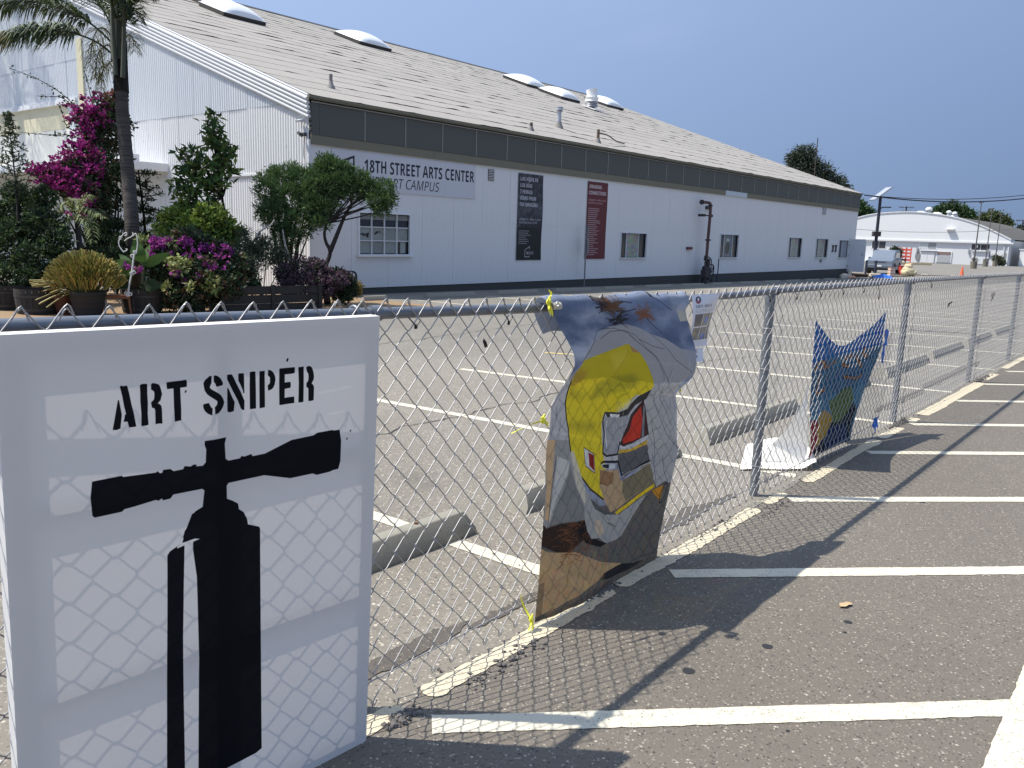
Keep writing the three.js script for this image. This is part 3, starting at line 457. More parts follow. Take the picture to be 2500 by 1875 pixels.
    for (const a of [[702,331,787,419,856,498,955,572], [744,320,843,405,904,475], [731,432,772,519,787,604], [840,585,871,649,919,695], [762,568,797,637,828,697]]) line(x, w, h, a, rgb(84, 84, 88, 0.7), 4);
    poly(x, w, h, [797,708,851,705,896,704,887,760,843,737], rgb(188, 130, 40));
    x.strokeStyle = rgb(40, 38, 36); x.lineWidth = 6; { const q = [903,735]; x.beginPath(); x.ellipse(q[0] / 1000 * w, q[1] / 1000 * h, 22, 44, 0.2, 0, 7); x.stroke(); }
    // marker lamp on the yellow
    poly(x, w, h, [257,468,330,502,339,569,267,531], rgb(206, 206, 204));
    poly(x, w, h, [290,490,328,505,334,562,296,534], rgb(132, 34, 30));
    line(x, w, h, [257,468,330,502,339,569,267,531,257,468], rgb(50, 44, 36), 3);
    // dark twigs and rust-brown scraps painted on the sky
    for (const [c0, n, col] of [[[333,3], 90, [58, 40, 32]], [[388,17], 60, [120, 80, 44]], [[587,53], 50, [150, 92, 54]], [[387,60], 40, [50, 42, 38]]]) for (let i = 0; i < n; i++) { const u = c0[0] / 1000 * w, v = c0[1] / 1000 * h, a = (r() - 0.5) * 1.4 + (r() < 0.5 ? 3.1 : 0); x.strokeStyle = rgb(...col, 0.8); x.lineWidth = 1 + r() * 3; x.beginPath(); x.moveTo(u + (r() - 0.5) * 50, v + (r() - 0.5) * 34); x.lineTo(u + Math.cos(a) * (20 + r() * 60), v + Math.sin(a) * 40 + (r() - 0.5) * 50); x.stroke(); }
    for (const a of [[398,31,474,41,538,33], [654,-3,750,7,825,43], [598,72,635,97,674,122], [332,61,390,53,470,52], [446,8,524,14]]) line(x, w, h, a, rgb(40, 34, 32), 3);
    poly(x, w, h, [873,48,947,49,961,90,874,90], rgb(206, 204, 186));
    // hem along the edges
    x.fillStyle = rgb(70, 62, 54, 0.35); x.fillRect(0, h * 0.86, w * 0.035, h); x.fillRect(0, h * 0.975, w, h); 
    for (let i = 0; i < 16000; i++) { x.fillStyle = grey(r() * 255, 0.035); x.fillRect(r() * w, r() * h, 3, 3); }
  });
  const cloth = phys([0.82, 0.82, 0.82], 0.8, { map: tex, transmission: 0.3, specularIntensity: 0.35, side: THREE.DoubleSide }), back = std([0.5, 0.46, 0.36], 0.9, { side: THREE.DoubleSide });
  const o = onFence(-1.7, 0, 0.06), t = thing('painted_banner', 'banner painted with a yellow car, draped over the fence rail and tied with ribbon', 'banner', o.toArray(), FENCE_TURN);
  // over the rail: a short fall behind, the crest, then the long front
  const prof = [[1.08, -0.045], [1.15, -0.036], [1.195, -0.022], [1.216, -0.002], [1.2185, 0.02], [1.205, 0.042], [1.17, 0.055]];
  const pt = (u, v) => { // v 0..0.16 behind and over, then down
    let h, c; const crest = 0.15;
    if (v < crest) { const k = v / crest * (prof.length - 1), i = Math.min(prof.length - 2, Math.floor(k)), f = k - i; h = lerp(prof[i][0], prof[i + 1][0], f); c = lerp(prof[i][1], prof[i + 1][1], f); } else { const s = (v - crest) / (1 - crest), bottom = lerp(0.018, -0.014, u); h = lerp(1.17, bottom, s); c = 0.055; }
    const front = sstep(v, 0.1, 0.3), a = lerp(at(L, Math.max(h, -0.1)), at(Rr, Math.max(h, -0.1)), u);
    const fold = 0.013 * Math.sin(u * 5.5 + h * 4) * front + 0.012 * (fbm(u * 3, h * 3, 1) - 0.5) * front + 0.007 * (1 - Math.abs(2 * noise(u * 5 + h * 2.5, h * 3.1, 7) - 1)) ** 3 * front, bulge = 0.035 * Math.exp(-(((h - 0.93) / 0.16) ** 2)) * sstep(u, 0.3, 1) + 0.03 * Math.exp(-(((h - 1.0) / 0.12) ** 2)) * (1 - u), pinch = 0.014 * Math.exp(-(((h - 0.77) / 0.05) ** 2)) * sstep(u, 0.5, 1);
    const edge = v < 0.16 ? 0 : -0.045 * sstep(u, 0.955, 1);
    const y = h + railAt(a) - 1.18 + (v < 0.2 ? 0.006 * Math.sin(u * 13) + 0.004 * Math.sin(u * 31) : 0);
    const q = fl(a, y, Math.max(v < 0.13 ? -0.06 : 0.034, c + fold + bulge - pinch + edge)); return [q, h];
  };
  const lo = fl(-1.7, 0, 0.06);
  part('painted_cloth', grid(60, 110, (u, v) => { const [q] = pt(u, v); return [q.x - lo.x, q.y - lo.y, q.z - lo.z]; }, (u, v) => { const [, h] = pt(u, v); return [u, 1 - (v < 0.1 ? 0.002 : (1.2 - h) / 1.2)]; }), cloth, t);
  // rolled corner with its eyelet
  const [c0] = pt(0, 0.12); part('rolled_corner', place(grid(20, 10, (u, v) => { const a = u * 5.2 - 0.6, r = 0.017 - 0.005 * u; return [v * 0.05 - 0.008, Math.sin(a) * r, Math.cos(a) * r]; }), c0.x - lo.x - 0.01, c0.y - lo.y - 0.018, c0.z - lo.z + 0.03), back, t);
  part('eyelet', ring(0.009, 0.0028, c0.x - lo.x - 0.012, c0.y - lo.y - 0.008, c0.z - lo.z + 0.056, 0, 0.2, 0), std([0.7, 0.68, 0.6], 0.35, { metalness: 0.9 }), t);
}
// ---------- the flyer in its sleeve ----------
{
  const tex = canvasTex(320, 400, (x, w, h) => {
    x.fillStyle = rgb(236, 236, 240); x.fillRect(0, 0, w, h); const r = rngOf(5);
    x.fillStyle = rgb(30, 26, 46); x.beginPath(); x.ellipse(62, 40, 30, 28, 0, 0, 7); x.fill(); x.fillStyle = rgb(150, 30, 50); x.beginPath(); x.ellipse(62, 54, 24, 13, 0, 0, 7); x.fill(); x.fillStyle = rgb(240, 240, 240); x.beginPath(); x.ellipse(62, 34, 9, 12, 0.3, 0, 7); x.fill();
    x.fillStyle = rgb(40, 40, 52); x.font = 'bold 30px monospace'; x.fillText('SANTA MONICA', 30, 98);
    for (let i = 0; i < 3; i++) for (let k = 0; k < 22; k++) { x.fillStyle = rgb(90, 90, 100, 0.8); x.fillRect(32 + k * 11.5, 112 + i * 9, 4 + r() * 6, 3); }
    const cells = [[30, 146, [84, 84, 88]], [150, 146, [120, 118, 112]], [30, 250, [104, 102, 98]], [150, 250, [92, 96, 100]]];
    for (const [a, b, c] of cells) { x.fillStyle = rgb(...c); x.fillRect(a, b, 112, 96); for (let i = 0; i < 60; i++) { const k = (r() - 0.5) * 70; x.fillStyle = rgb(c[0] + k, c[1] + k, c[2] + k, 0.5); x.fillRect(a + r() * 95, b + r() * 84, 4 + r() * 14, 4 + r() * 12); } }
    x.fillStyle = rgb(60, 110, 200); x.beginPath(); x.ellipse(212, 196, 32, 26, 0, 0, 7); x.fill(); x.beginPath(); x.ellipse(206, 318, 30, 22, 0, 0, 7); x.fill(); x.fillStyle = rgb(200, 170, 60); x.fillRect(56, 284, 18, 22);
    x.fillStyle = rgb(120, 112, 100); x.fillRect(270, 146, 40, 200);
    x.fillStyle = rgb(40, 40, 46); x.font = '30px sans-serif'; x.save(); x.translate(36, 384); x.rotate(-0.08); x.restore();
  });
  const note = canvasTex(200, 200, (x, w, h) => { x.fillStyle = rgb(240, 240, 242); x.fillRect(0, 0, w, h); x.strokeStyle = rgb(40, 40, 48); x.fillStyle = rgb(40, 40, 48); x.font = '58px sans-serif'; x.save(); x.translate(8, 84); x.rotate(-0.16); x.fillText('TAKE', 0, 0); x.restore(); x.save(); x.translate(26, 160); x.rotate(-0.16); x.fillText('ONE', 0, 0); x.restore(); });
  const o = onFence(-1.0, 0.9, 0.045), t = thing('flyer', 'white flyer in a clear sleeve on the fence, beside the draped banner', 'flyer', o.toArray(), FENCE_TURN);
  const sheet = (u, v) => [lerp(-0.125, lerp(0.145, 0.07, v), u), lerp(0.302, -0.008 - 0.012 * u, v), 0.002 + 0.02 * Math.sin(u * 2.4) * v + 0.012 * Math.sin(v * 5 + u * 2) - 0.02 * u * v];
  part('printed_page', grid(16, 20, (u, v) => sheet(u, v * 0.77), (u, v) => [u, 1 - v]), std([0.86, 0.86, 0.88], 0.7, { map: tex, side: THREE.DoubleSide }), t);
  part('note', grid(10, 8, (u, v) => { const p = sheet(u * 0.74, 0.785 + v * 0.2); p[2] += 0.003; return p; }), std([0.86, 0.86, 0.88], 0.7, { map: note, side: THREE.DoubleSide }), t);
  part('clear_sleeve', grid(16, 20, (u, v) => { const p = sheet(u * 1.06 - 0.02, v * 1.01); p[2] += 0.006 + 0.006 * noise(u * 6, v * 8); return p; }), phys([1, 1, 1], 0.12, { transmission: 1, side: THREE.DoubleSide }), t);
}
// ---------- the blue painted canvas hung behind the mesh ----------
{
  const L = [[0.993,0.799],[0.723,0.812],[0.395,0.846],[0.131,0.94],[-0.046,0.862]], Rr = [[0.981,2.429],[0.682,2.395],[0.364,2.019],[0.193,1.872],[-0.015,1.791]];
  const at = (l, h) => { let i = 0; while (i < l.length - 2 && h < l[i + 1][0]) i++; return lerp(l[i][1], l[i + 1][1], clamp((l[i][0] - h) / (l[i][0] - l[i + 1][0]), 0, 1)); };
  const tex = canvasTex(768, 640, (x, w, h) => {
    const r = rngOf(12), P = (a, col) => { const q = pairs(a); x.fillStyle = col; x.beginPath(); q.forEach(([u, v], i) => x[i ? 'lineTo' : 'moveTo'](u / 1000 * w, v / 1000 * h)); x.closePath(); x.fill(); };
    x.fillStyle = rgb(58, 112, 148); x.fillRect(0, 0, w, h); x.fillStyle = rgb(40, 104, 176); x.fillRect(0, 0, w, h * 0.28);
    for (let i = 0; i < 1600; i++) { const v = r(), c = v < 0.3 ? [38, 96, 170] : v < 0.55 ? [46, 92, 124] : [88, 142, 166]; x.fillStyle = rgb(c[0] + (r() - 0.5) * 40, c[1] + (r() - 0.5) * 40, c[2] + (r() - 0.5) * 40, 0.25); x.beginPath(); x.ellipse(r() * w, v * h, 6 + r() * 26, 4 + r() * 14, r() * 3, 0, 7); x.fill(); }
    P([15,661,157,685,205,797,170,894,-87,935,-56,854], rgb(150, 52, 60));
    P([186,673,325,639,453,690,529,765,414,838,185,881,176,752], rgb(176, 142, 44));
    P([423,598,516,596,644,544,774,546,844,641,850,729,704,773,525,780], rgb(92, 116, 58));
    P([777,735,869,668,986,730,961,856,995,976,800,988,368,954,-24,1017,74,960,206,877,417,846,488,759,681,777], rgb(16, 26, 40));
    P([457,803,668,800,850,825,961,971,800,988,416,915], rgb(24, 50, 92));
    const S = (a, col, lw) => { const q = pairs(a); x.strokeStyle = col; x.lineWidth = lw; x.lineCap = x.lineJoin = 'round'; x.beginPath(); q.forEach(([u, v], i) => x[i ? 'lineTo' : 'moveTo'](u / 1000 * w, v / 1000 * h)); x.stroke(); };
    for (const [c, lw] of [[rgb(30, 44, 60), 17], [rgb(172, 112, 56), 9]]) for (const a of [[65,334,143,296,232,301,299,361,426,320], [237,317,190,418,125,476,149,503,347,510], [665,319,567,330,601,382,689,401], [725,326,844,421], [809,278,804,320,882,353], [642,466,812,496,883,481]]) S(a, c, lw);
    for (let i = 0; i < 9000; i++) { x.fillStyle = grey(r() * 200, 0.05); x.fillRect(r() * w, r() * h, 3, 3); }
  });
  const cloth = phys([0.62, 0.62, 0.62], 0.85, { map: tex, transmission: 0.22, specularIntensity: 0.2, side: THREE.DoubleSide }), white = phys([0.86, 0.83, 0.76], 0.95, { transmission: 0.12, specularIntensity: 0.1, side: THREE.DoubleSide });
  const o = onFence(1.9, 0, -0.04), t = thing('painted_canvas', 'unframed blue painted canvas hanging behind the mesh with its white tail curled on the ground', 'painting', o.toArray(), FENCE_TURN), lo = fl(1.9, 0, -0.04);
  const rel = (a, h, c) => { const q = fl(a, h, c); return [q.x - lo.x, q.y - lo.y, q.z - lo.z]; };
  const top = (u) => 0.985 - 0.2 * (1 - (2 * u - 1) ** 2) * (1 + 0.25 * (0.5 - u)) * (1 - 0.1 * Math.cos(u * 9));
  part('painted_face', grid(48, 48, (u, v) => { const h = lerp(top(u), lerp(0.012, 0.03, u), v), a = lerp(at(L, h), at(Rr, h), u); return rel(a, h, -0.035 - 0.02 * Math.sin(u * 3.14) * v - 0.02 * fbm(u * 3, v * 3, 4) * Math.sin(u * 3.14) - 0.06 * sstep(v, 0.0, 0.25) * (1 - sstep(v, 0.25, 0.7)) * Math.sin(u * 3.14)); }, (u, v) => { const h = lerp(top(u), 0.02, v); return [u, 1 - (0.98 - h)]; }), cloth, t);
  // turned-back edge at the right
  part('folded_edge', grid(6, 24, (u, v) => { const h = lerp(0.66, 0.02, v), a = at(Rr, h), w = 0.24 * Math.sin(0.1 + v * 2.4); return rel(a + u * w - 0.01, h, -0.05 - 0.03 * u - 0.05 * Math.sin(u * 3)); }), white, t);
  // the tail curls off the left edge and lies on the ground
  part('curled_edge', grid(10, 24, (u, v) => { const h = lerp(0.62, 0.012, v), a = at(L, h) - 0.008, w = 0.27 * v * v; return rel(a - u * w * 0.9, h + 0.02 * Math.sin(u * 3) * v, -0.05 - u * w * 1.1); }), white, t);
  const tail = [[0.459,-0.317], [1.151,-0.568], [1.521,-0.536], [1.647,-0.361], [0.83,0.048], [0.433,0.027], [0.488,-0.153]];
  part('white_tail', grid(18, 14, (u, v) => { const lx = lerp(tail[0][0], tail[1][0], v), lz = lerp(tail[0][1], tail[1][1], v), rx = lerp(tail[4][0], tail[3][0], v), rz = lerp(tail[4][1], tail[3][1], v); return rel(lerp(lx, rx, u), 0.012 + 0.03 * Math.sin(u * 3.14) ** 2 * v + 0.014 * noise(u * 4, v * 4) + 0.05 * sstep(u, 0.8, 1), lerp(lz, rz, u) ); }), white, t);
  part('paint_mark', grid(10, 3, (u, v) => rel(lerp(1.117,-0.301, u) * 0 + lerp([1.101,-0.301][0], [1.039,-0.219][0], u) + (v - 0.5) * 0.02, 0.06, lerp([1.101,-0.301][1], [1.039,-0.219][1], u) + 0.06 + (v - 0.5) * 0.03)), std([0.05, 0.2, 0.28], 0.8, { side: THREE.DoubleSide }), t);
}
// ---------- concrete wheel stops ----------
const concrete = std([0.62, 0.6, 0.55], 0.92, { map: tConcrete, bumpMap: tConcrete, bumpScale: 0.003 });
const stopGeo = (L, seed) => {
  const prof = [[-0.084, 0], [-0.084, 0.032], [-0.036, 0.106], [-0.028, 0.113], [0.028, 0.113], [0.036, 0.106], [0.084, 0.032], [0.084, 0]];
  const g = grid(24, prof.length - 1, (u, v) => { const [z, y] = prof[Math.round(v * (prof.length - 1))], end = Math.min(u, 1 - u) * L, k = clamp(end / 0.075, 0, 1), n = 0.0035 * (fbm(u * L * 6 + seed, y * 20, z * 20) - 0.5); const x = (u - 0.5) * L + (u < 0.5 ? 1 : -1) * (y / 0.115) * 0.055 * (u === 0 || u === 1 ? 1 : 0); return [x, y + n * (y > 0.02 ? 1 : 0), z * lerp(0.93, 1, k) + n]; }, (u, v) => [u * L, v * 0.36]);
  const cap = (s) => { const sh = flatShape(prof.map(([z, y]) => [z * 0.93, y])), p = sh.attributes.position; for (let i = 0; i < p.count; i++) { const z = p.getX(i), y = p.getY(i); p.setXYZ(i, s * (L / 2 - y / 0.115 * 0.055), y, z); } sh.computeVertexNormals(); return sh; };
  return [g, cap(1), cap(-1)];
};
{
  const S = 'concrete wheel stops in a row behind the fence', spots = [[-3.42, -1.6, 'half hidden by the stencilled canvas'], [-1.21, 0.56, 'crossing behind the draped banner'], [0.96, 2.86, 'behind the fence post beside the flyer'], [3.15, 5.02, 'just right of the blue painting'], [5.68, 7.74, 'crossing behind the post beyond the blue painting'], [8.18, 10.2, 'between the last two clear fence posts'], [10.6, 12.7, 'second last one seen through the far mesh'], [13.1, 15.3, 'last one seen clearly through the far mesh']];
  spots.forEach(([a, b, where], i) => {
    const p = fromFence((a + b) / 2, -0.855 - (i > 4 ? 0.04 : 0)), t = thing('wheel_stop', 'grey concrete wheel stop ' + where, 'wheel stop', p.toArray(), FENCE_TURN, S);  t.rotation.z = -0.0105;
    part('concrete_body', stopGeo(b - a, i * 9), concrete, t);
    part('fixing_pin', [cyl(0.011, 0.011, 0.012, -(b - a) / 2 + 0.35, 0.116, 0, 10), cyl(0.011, 0.011, 0.012, (b - a) / 2 - 0.35, 0.116, 0, 10)], rust, t);
  });
  const Q = 'concrete wheel stops along the foot of the white hall';
  const where = ['in the sun at the near end, beside the purple shrub', 'below the big multi-pane window', 'below the wall right of the multi-pane window', 'below the black banner', 'left of the leaning parking sign', 'below the dark red banner', 'below the first framed window', 'left of the gas pipe', 'at the gas pipe', 'beside the two dark bollards', 'right of the two dark bollards', 'left of the thin sign pole', 'below the thin sign pole', 'near the open white door'];
  const wx = [0.4, 3.0, 5.75, 8.5, 11.2, 13.9, 16.6, 19.2, 21.9, 24.6, 27.3, 30.0, 32.7, 35.4];
  wx.forEach((s, i) => { const p = onHallGround(s, 1.75 - 0.018 * s), t = thing('wheel_stop', 'grey concrete wheel stop ' + where[i], 'wheel stop', p.toArray(), HALL_TURN, Q);  t.rotation.z = -0.0105; part('concrete_body', stopGeo(i ? 1.85 : 0.75, i * 5 + 3), concrete, t); });
}
// ---------- the long white hall ----------
// hall-local axes: x along the long wall, y up, z outwards from it; the near gable stands at x = 0
const HL = 40.13, EAVE = 4.318, RIDGE = 11.273, HALF = 19.616, SLOPE = (RIDGE - EAVE) / HALF, WALLTOP = 3.285, LAP = 1.69;
const whiteTex = canvasTex(1024, 1024, (x, w) => { const r = rngOf(41); x.fillStyle = rgb(232, 233, 234); x.fillRect(0, 0, w, w); for (let i = 0; i < 240; i++) { const px = r() * w; x.fillStyle = rgb(196, 197, 196, 0.05 + r() * 0.12); x.fillRect(px, r() * w * 0.7, 1 + r() * 5, 60 + r() * 420); } for (let i = 0; i < 700; i++) { x.fillStyle = grey(140 + r() * 110, 0.14); wrapDot(x, w, w, r() * w, r() * w, 1 + r() * 7, 1 + r() * 4, r() * 3); } for (let i = 0; i < 60; i++) { x.fillStyle = rgb(120, 108, 90, 0.22); wrapDot(x, w, w, r() * w, r() * w, 1 + r() * 2, 2 + r() * 5, 0); } }, [0.22, 0.22]);
const ribBump = canvasTex(512, 64, (x, w, h) => { for (let i = 0; i < w; i++) { x.fillStyle = grey(128 + 90 * Math.sin(i / w * 6.283 * 8)); x.fillRect(i, 0, 1, h); } }, [1.8, 1], true);
const wallPaint = std([0.86, 0.85, 0.83], 0.6, { map: whiteTex, bumpMap: ribBump, bumpScale: 0.0016 }), trimWhite = std([0.8, 0.8, 0.8], 0.5, { map: whiteTex }), gablePaint = std([0.86, 0.85, 0.83], 0.5, { map: whiteTex, side: THREE.DoubleSide }), upperPaint = std([0.78, 0.8, 0.81], 0.45, { map: whiteTex, side: THREE.DoubleSide });
const coreMat = std([0.06, 0.06, 0.06], 0.9), glass = std([0.02, 0.024, 0.03], 0.08), darkPanel = std([0.085, 0.09, 0.08], 0.75), tanMat = std([0.3, 0.285, 0.22], 0.85, { map: speckle(44, 512, [205, 203, 196], 1500, 60, 1, 10, 0.25, [0.9, 0.9], (x, r, w) => { for (let i = 0; i < 60; i++) { x.fillStyle = rgb(70, 64, 50, 0.6); wrapDot(x, w, w, r() * w, w * (0.55 + r() * 0.35), 2 + r() * 3, 2 + r() * 4, 0); } }) });
const hall = thing('white_hall', 'long white metal hall with grey roof, corrugated sunlit gable and shaded long wall', 'building', HALL.toArray(), HALL_TURN);
const windows = [];   // openings cut out of the wall panels: [s0, s1, y0, y1]
const bigWin = [1.46, 3.175, 0.775, 1.785], wins = [[13.66, 15.44, 0.66, 1.53], [21.75, 23.56, 0.65, 1.62], [29.6, 31.36, 0.63, 1.6], [33.5, 35.35, 0.62, 1.6], [37.25, 38.88, 0.61, 1.57]];
windows.push(bigWin, ...wins);
{
  // the solid behind the skins
  const sh = new THREE.Shape([[-0.35, -0.6], [-0.35, EAVE - 0.13], [-HALF, RIDGE - 0.1], [-2 * HALF, EAVE], [-2 * HALF, -0.6]].map((p) => new THREE.Vector2(...p)));
  const cg = new THREE.BufferGeometry(); // rebuilt so that shape x becomes z and depth becomes x
  { const s = new THREE.ExtrudeGeometry(sh, { depth: HL - 0.1, bevelEnabled: false }), p = s.attributes.position, q = new Float32Array(p.count * 3); for (let i = 0; i < p.count; i += 3) for (let k = 0; k < 3; k++) { const j = i + [0, 2, 1][k]; q.set([p.getZ(j) + 0.05, p.getY(j), p.getX(j)], (i + k) * 3); } cg.setAttribute('position', new THREE.BufferAttribute(q, 3)); cg.computeVertexNormals(); }
  part('inner_wall', cg, coreMat, hall);
  part('foundation', [box(HL, 0.62, 0.34, HL / 2, -0.37, -0.19)], std([0.16, 0.165, 0.165], 0.9, { map: tConcrete }), hall);
  // wall panels, two rows, the upper lapping over the lower, windows cut out
  const cut = (rects, w) => rects.flatMap(([a, b, c, d]) => (w[0] >= b || w[1] <= a || w[2] >= d || w[3] <= c) ? [[a, b, c, d]] : [[a, Math.max(a, w[0]), c, d], [Math.min(b, w[1]), b, c, d], [Math.max(a, w[0]), Math.min(b, w[1]), c, Math.max(c, w[2])], [Math.max(a, w[0]), Math.min(b, w[1]), Math.min(d, w[3]), d]].filter(([p, q, r, s]) => q - p > 0.004 && s - r > 0.004));
  for (let row = 0; row < 2; row++) for (let s = row ? -0.0 : 0; s < HL - 0.01;) {
    const w = Math.min(1.22, HL - s), y0 = row ? LAP - 0.015 : -0.06, y1 = row ? WALLTOP + 0.01 : LAP, z = row ? 0.004 : 0, e = (hash(Math.round(s * 10), row, 3) - 0.5) * 0.003;
    let rects = [[s + 0.003, s + w - 0.003, y0, y1]]; for (const k of windows) rects = cut(rects, k);
    part('wall_panel', rects.map(([a, b, c, d]) => box(b - a, d - c, 0.02, (a + b) / 2, (c + d) / 2, z + e - 0.012)), wallPaint, hall);
    s += w;
  }
  // band below the eave: tan board, dark panels with pale battens, overhang
  for (let s = 0, i = 0; s < HL; s += 4.01, i++) {
    if (i === 5) { const [a] = [[19.403,3.327]]; part('fascia_board', box(4.0 - 2.2, 0.205, 0.05, s + 0.9, 3.388, 0.03), tanMat, hall); part('fascia_board', box(2.2, 0.2, 0.052, s + 2.9, 3.388, 0.03), std([0.5, 0.56, 0.6], 0.7), hall); } else part('fascia_board', box(Math.min(4.0, HL - s), 0.205, 0.05, s + Math.min(4, HL - s) / 2, 3.388, 0.03), tanMat, hall);
  }
  for (let i = 0, s = 0.22; s < HL - 0.05; i++) {
    const e = i === 0 ? 1.59 : Math.min(HL - 0.02, 1.59 + 1.36 * i);
    part('dark_panel', box(e - s - 0.014, 0.7, 0.04, (s + e) / 2, 3.845, 0.045), darkPanel, hall);
    if (i < 28) part('batten', box(0.016, 0.7, 0.012, e, 3.845, 0.074), std([0.36, 0.36, 0.33], 0.7), hall);
    s = e;
  }
  part('band_end', [box(0.22, 0.72, 0.05, 0.11, 3.85, 0.04), ...[0, 1, 2, 3, 4, 5].map((k) => cyl(0.035, 0.035, 0.07, 0.0, 3.62 + k * 0.105, 0.04, 8, 0, 0, Math.PI / 2))], darkPanel, hall);
  part('gutter_rail', [box(HL, 0.025, 0.035, HL / 2, 4.215, 0.075)], std([0.3, 0.29, 0.27], 0.7), hall);
  // windows
  const frameM = std([0.62, 0.64, 0.64], 0.5), sillM = std([0.72, 0.73, 0.74], 0.7);
  const [a, b, c, d] = bigWin, W = (b - a) / 4, H = (d - c) / 3, win = part('window', [box(b - a + 0.1, 0.05, 0.06, (a + b) / 2, d + 0.026, 0.01), box(b - a + 0.16, 0.06, 0.11, (a + b) / 2, c - 0.03, 0.03), box(0.05, d - c, 0.06, a - 0.0225, (c + d) / 2, 0.008), box(0.05, d - c, 0.06, b + 0.0225, (c + d) / 2, 0.008)], sillM, hall);
  const milk = (k) => std([0.34 * k, 0.37 * k, 0.36 * k], 0.35, { map: speckle(60 + Math.round(k * 40), 256, [220, 222, 220], 400, 50, 2, 20, 0.3, [1.1, 1.1]) });
  const paneMats = [glass, glass, glass, glass, milk(1.05), milk(0.98), milk(0.92), milk(0.96), milk(1.0), milk(0.8), milk(0.95), glass];
  for (let j = 0; j < 3; j++) for (let i = 0; i < 4; i++) part('pane', box(W - 0.036, H - 0.036, 0.012, a + (i + 0.5) * W, d - (j + 0.5) * H, -0.05), paneMats[j * 4 + i], win);
  for (let i = 1; i < 4; i++) part('mullion', box(0.03, d - c, 0.05, a + i * W, (c + d) / 2, -0.03), frameM, win);
  for (let j = 1; j < 3; j++) for (let i = 0; i < 4; i++) part('glazing_bar', box(W - 0.032, 0.026, 0.04, a + (i + 0.5) * W, c + j * H, -0.032), frameM, win);
  part('blind', [0, 1, 2, 3].map((i) => box(W - 0.04, 0.13, 0.006, a + (i + 0.5) * W, d - 0.085, -0.04)), std([0.22, 0.23, 0.22], 0.9), win);
  // flaking paint scraps left on three panes
  const scrapsOn = (px, py, n, w, h, m) => { const l = []; for (let i = 0; i < n; i++) l.push(place(new THREE.CircleGeometry(0.01 + rnd() * 0.035, 6), px + (rnd() - 0.5) * w, py + (rnd() - 0.5) * h, -0.0425)); return l; };
  part('bare_patch', [...scrapsOn(a + W * 0.45, d - 1.62 * H, 9, W * 0.7, H * 0.25), ...scrapsOn(a + W * 0.75, d - 1.5 * H, 5, W * 0.2, H * 0.4), ...scrapsOn(a + W * 1.55, d - 1.42 * H, 6, W * 0.5, H * 0.16)], glass, win);
  part('paint_patch', [box(W * 0.42, H * 0.86, 0.004, a + W * 3.56, d - 2.5 * H, -0.042)], milk(1.1), win);
  const art = canvasTex(160, 320, (x, w, h) => { const r = rngOf(71); x.fillStyle = rgb(176, 180, 174); x.fillRect(0, 0, w, h); for (let i = 0; i < 240; i++) { x.fillStyle = rgb(90 + r() * 130, 96 + r() * 126, 90 + r() * 120, 0.25); x.beginPath(); x.ellipse(r() * w, r() * h, 4 + r() * 26, 6 + r() * 40, r() * 3, 0, 7); x.fill(); } });
  const photo = canvasTex(160, 320, (x, w, h) => { const r = rngOf(72); x.fillStyle = rgb(112, 120, 126); x.fillRect(0, 0, w, h); for (let i = 0; i < 200; i++) { x.fillStyle = rgb(70 + r() * 100, 78 + r() * 100, 84 + r() * 100, 0.25); x.beginPath(); x.ellipse(r() * w, r() * h, 4 + r() * 26, 6 + r() * 40, r() * 3, 0, 7); x.fill(); } x.fillStyle = rgb(50, 54, 58); x.beginPath(); x.ellipse(80, 190, 44, 90, 0.1, 0, 7); x.fill(); x.fillStyle = rgb(214, 218, 220); x.beginPath(); x.ellipse(84, 70, 26, 18, 0.3, 0, 7); x.fill(); });
  wins.forEach(([p, q, r, s], k) => {
    const w = q - p, door = k === 4, o = part('window', [box(w + 0.06, 0.04, 0.05, (p + q) / 2, s + 0.02, 0.012), box(w + 0.1, 0.04, 0.07, (p + q) / 2, r - 0.02, 0.02), box(0.035, s - r, 0.05, p - 0.0155, (r + s) / 2, 0.01), box(0.035, s - r, 0.05, q + 0.0155, (r + s) / 2, 0.01)], frameM, hall);
    const cuts = door ? [0, 0.38, 1] : [0, 0.25, 0.73, 1];
    for (let i = 0; i < cuts.length - 1; i++) {
      const x0 = p + w * cuts[i] + 0.015, x1 = p + w * cuts[i + 1] - 0.015, mid = !door && i === 1, pic = mid ? std([0.75, 0.75, 0.75], 0.25, { map: k === 1 ? photo : art }) : door && i === 1 ? std([0.3, 0.32, 0.35], 0.4) : glass;
      part('pane', place(new THREE.BoxGeometry(x1 - x0, s - r - 0.03, 0.012), (x0 + x1) / 2, (r + s) / 2, -0.06), pic, o);
      if (i) part('mullion', box(0.03, s - r, 0.04, p + w * cuts[i], (r + s) / 2, -0.045), frameM, o);
    }
  });
  // louvre, far slit vent, small fittings on the long wall
  { const [p, q, y0, y1] = [6.29, 6.54, 2.875, 3.2], m = part('vent_louvre', box(q - p, y1 - y0, 0.02, (p + q) / 2, (y0 + y1) / 2, 0.013), std([0.05, 0.05, 0.05], 0.8), hall); for (let i = 0; i < 7; i++) part('slat', box(q - p, 0.018, 0.012, (p + q) / 2, y0 + 0.024 + i * 0.046, 0.03, 0.5), trimWhite, m); }
  part('vent_grille', [box(0.5, 0.38, 0.03, ...[34.28,3.106], 0.02)], std([0.34, 0.34, 0.35], 0.7), hall);
  part('junction_box', box(0.3, 0.13, 0.09, ...[20.276,2.695], 0.045), std([0.03, 0.03, 0.035], 0.6), hall);
  part('alarm_box', box(0.42, 0.1, 0.08, ...[18.881,1.021], 0.045), std([0.12, 0.03, 0.03], 0.6), hall);
  part('wall_box', box(0.24, 0.14, 0.06, ...[34.436,0.431], 0.035), std([0.22, 0.22, 0.23], 0.6), hall);
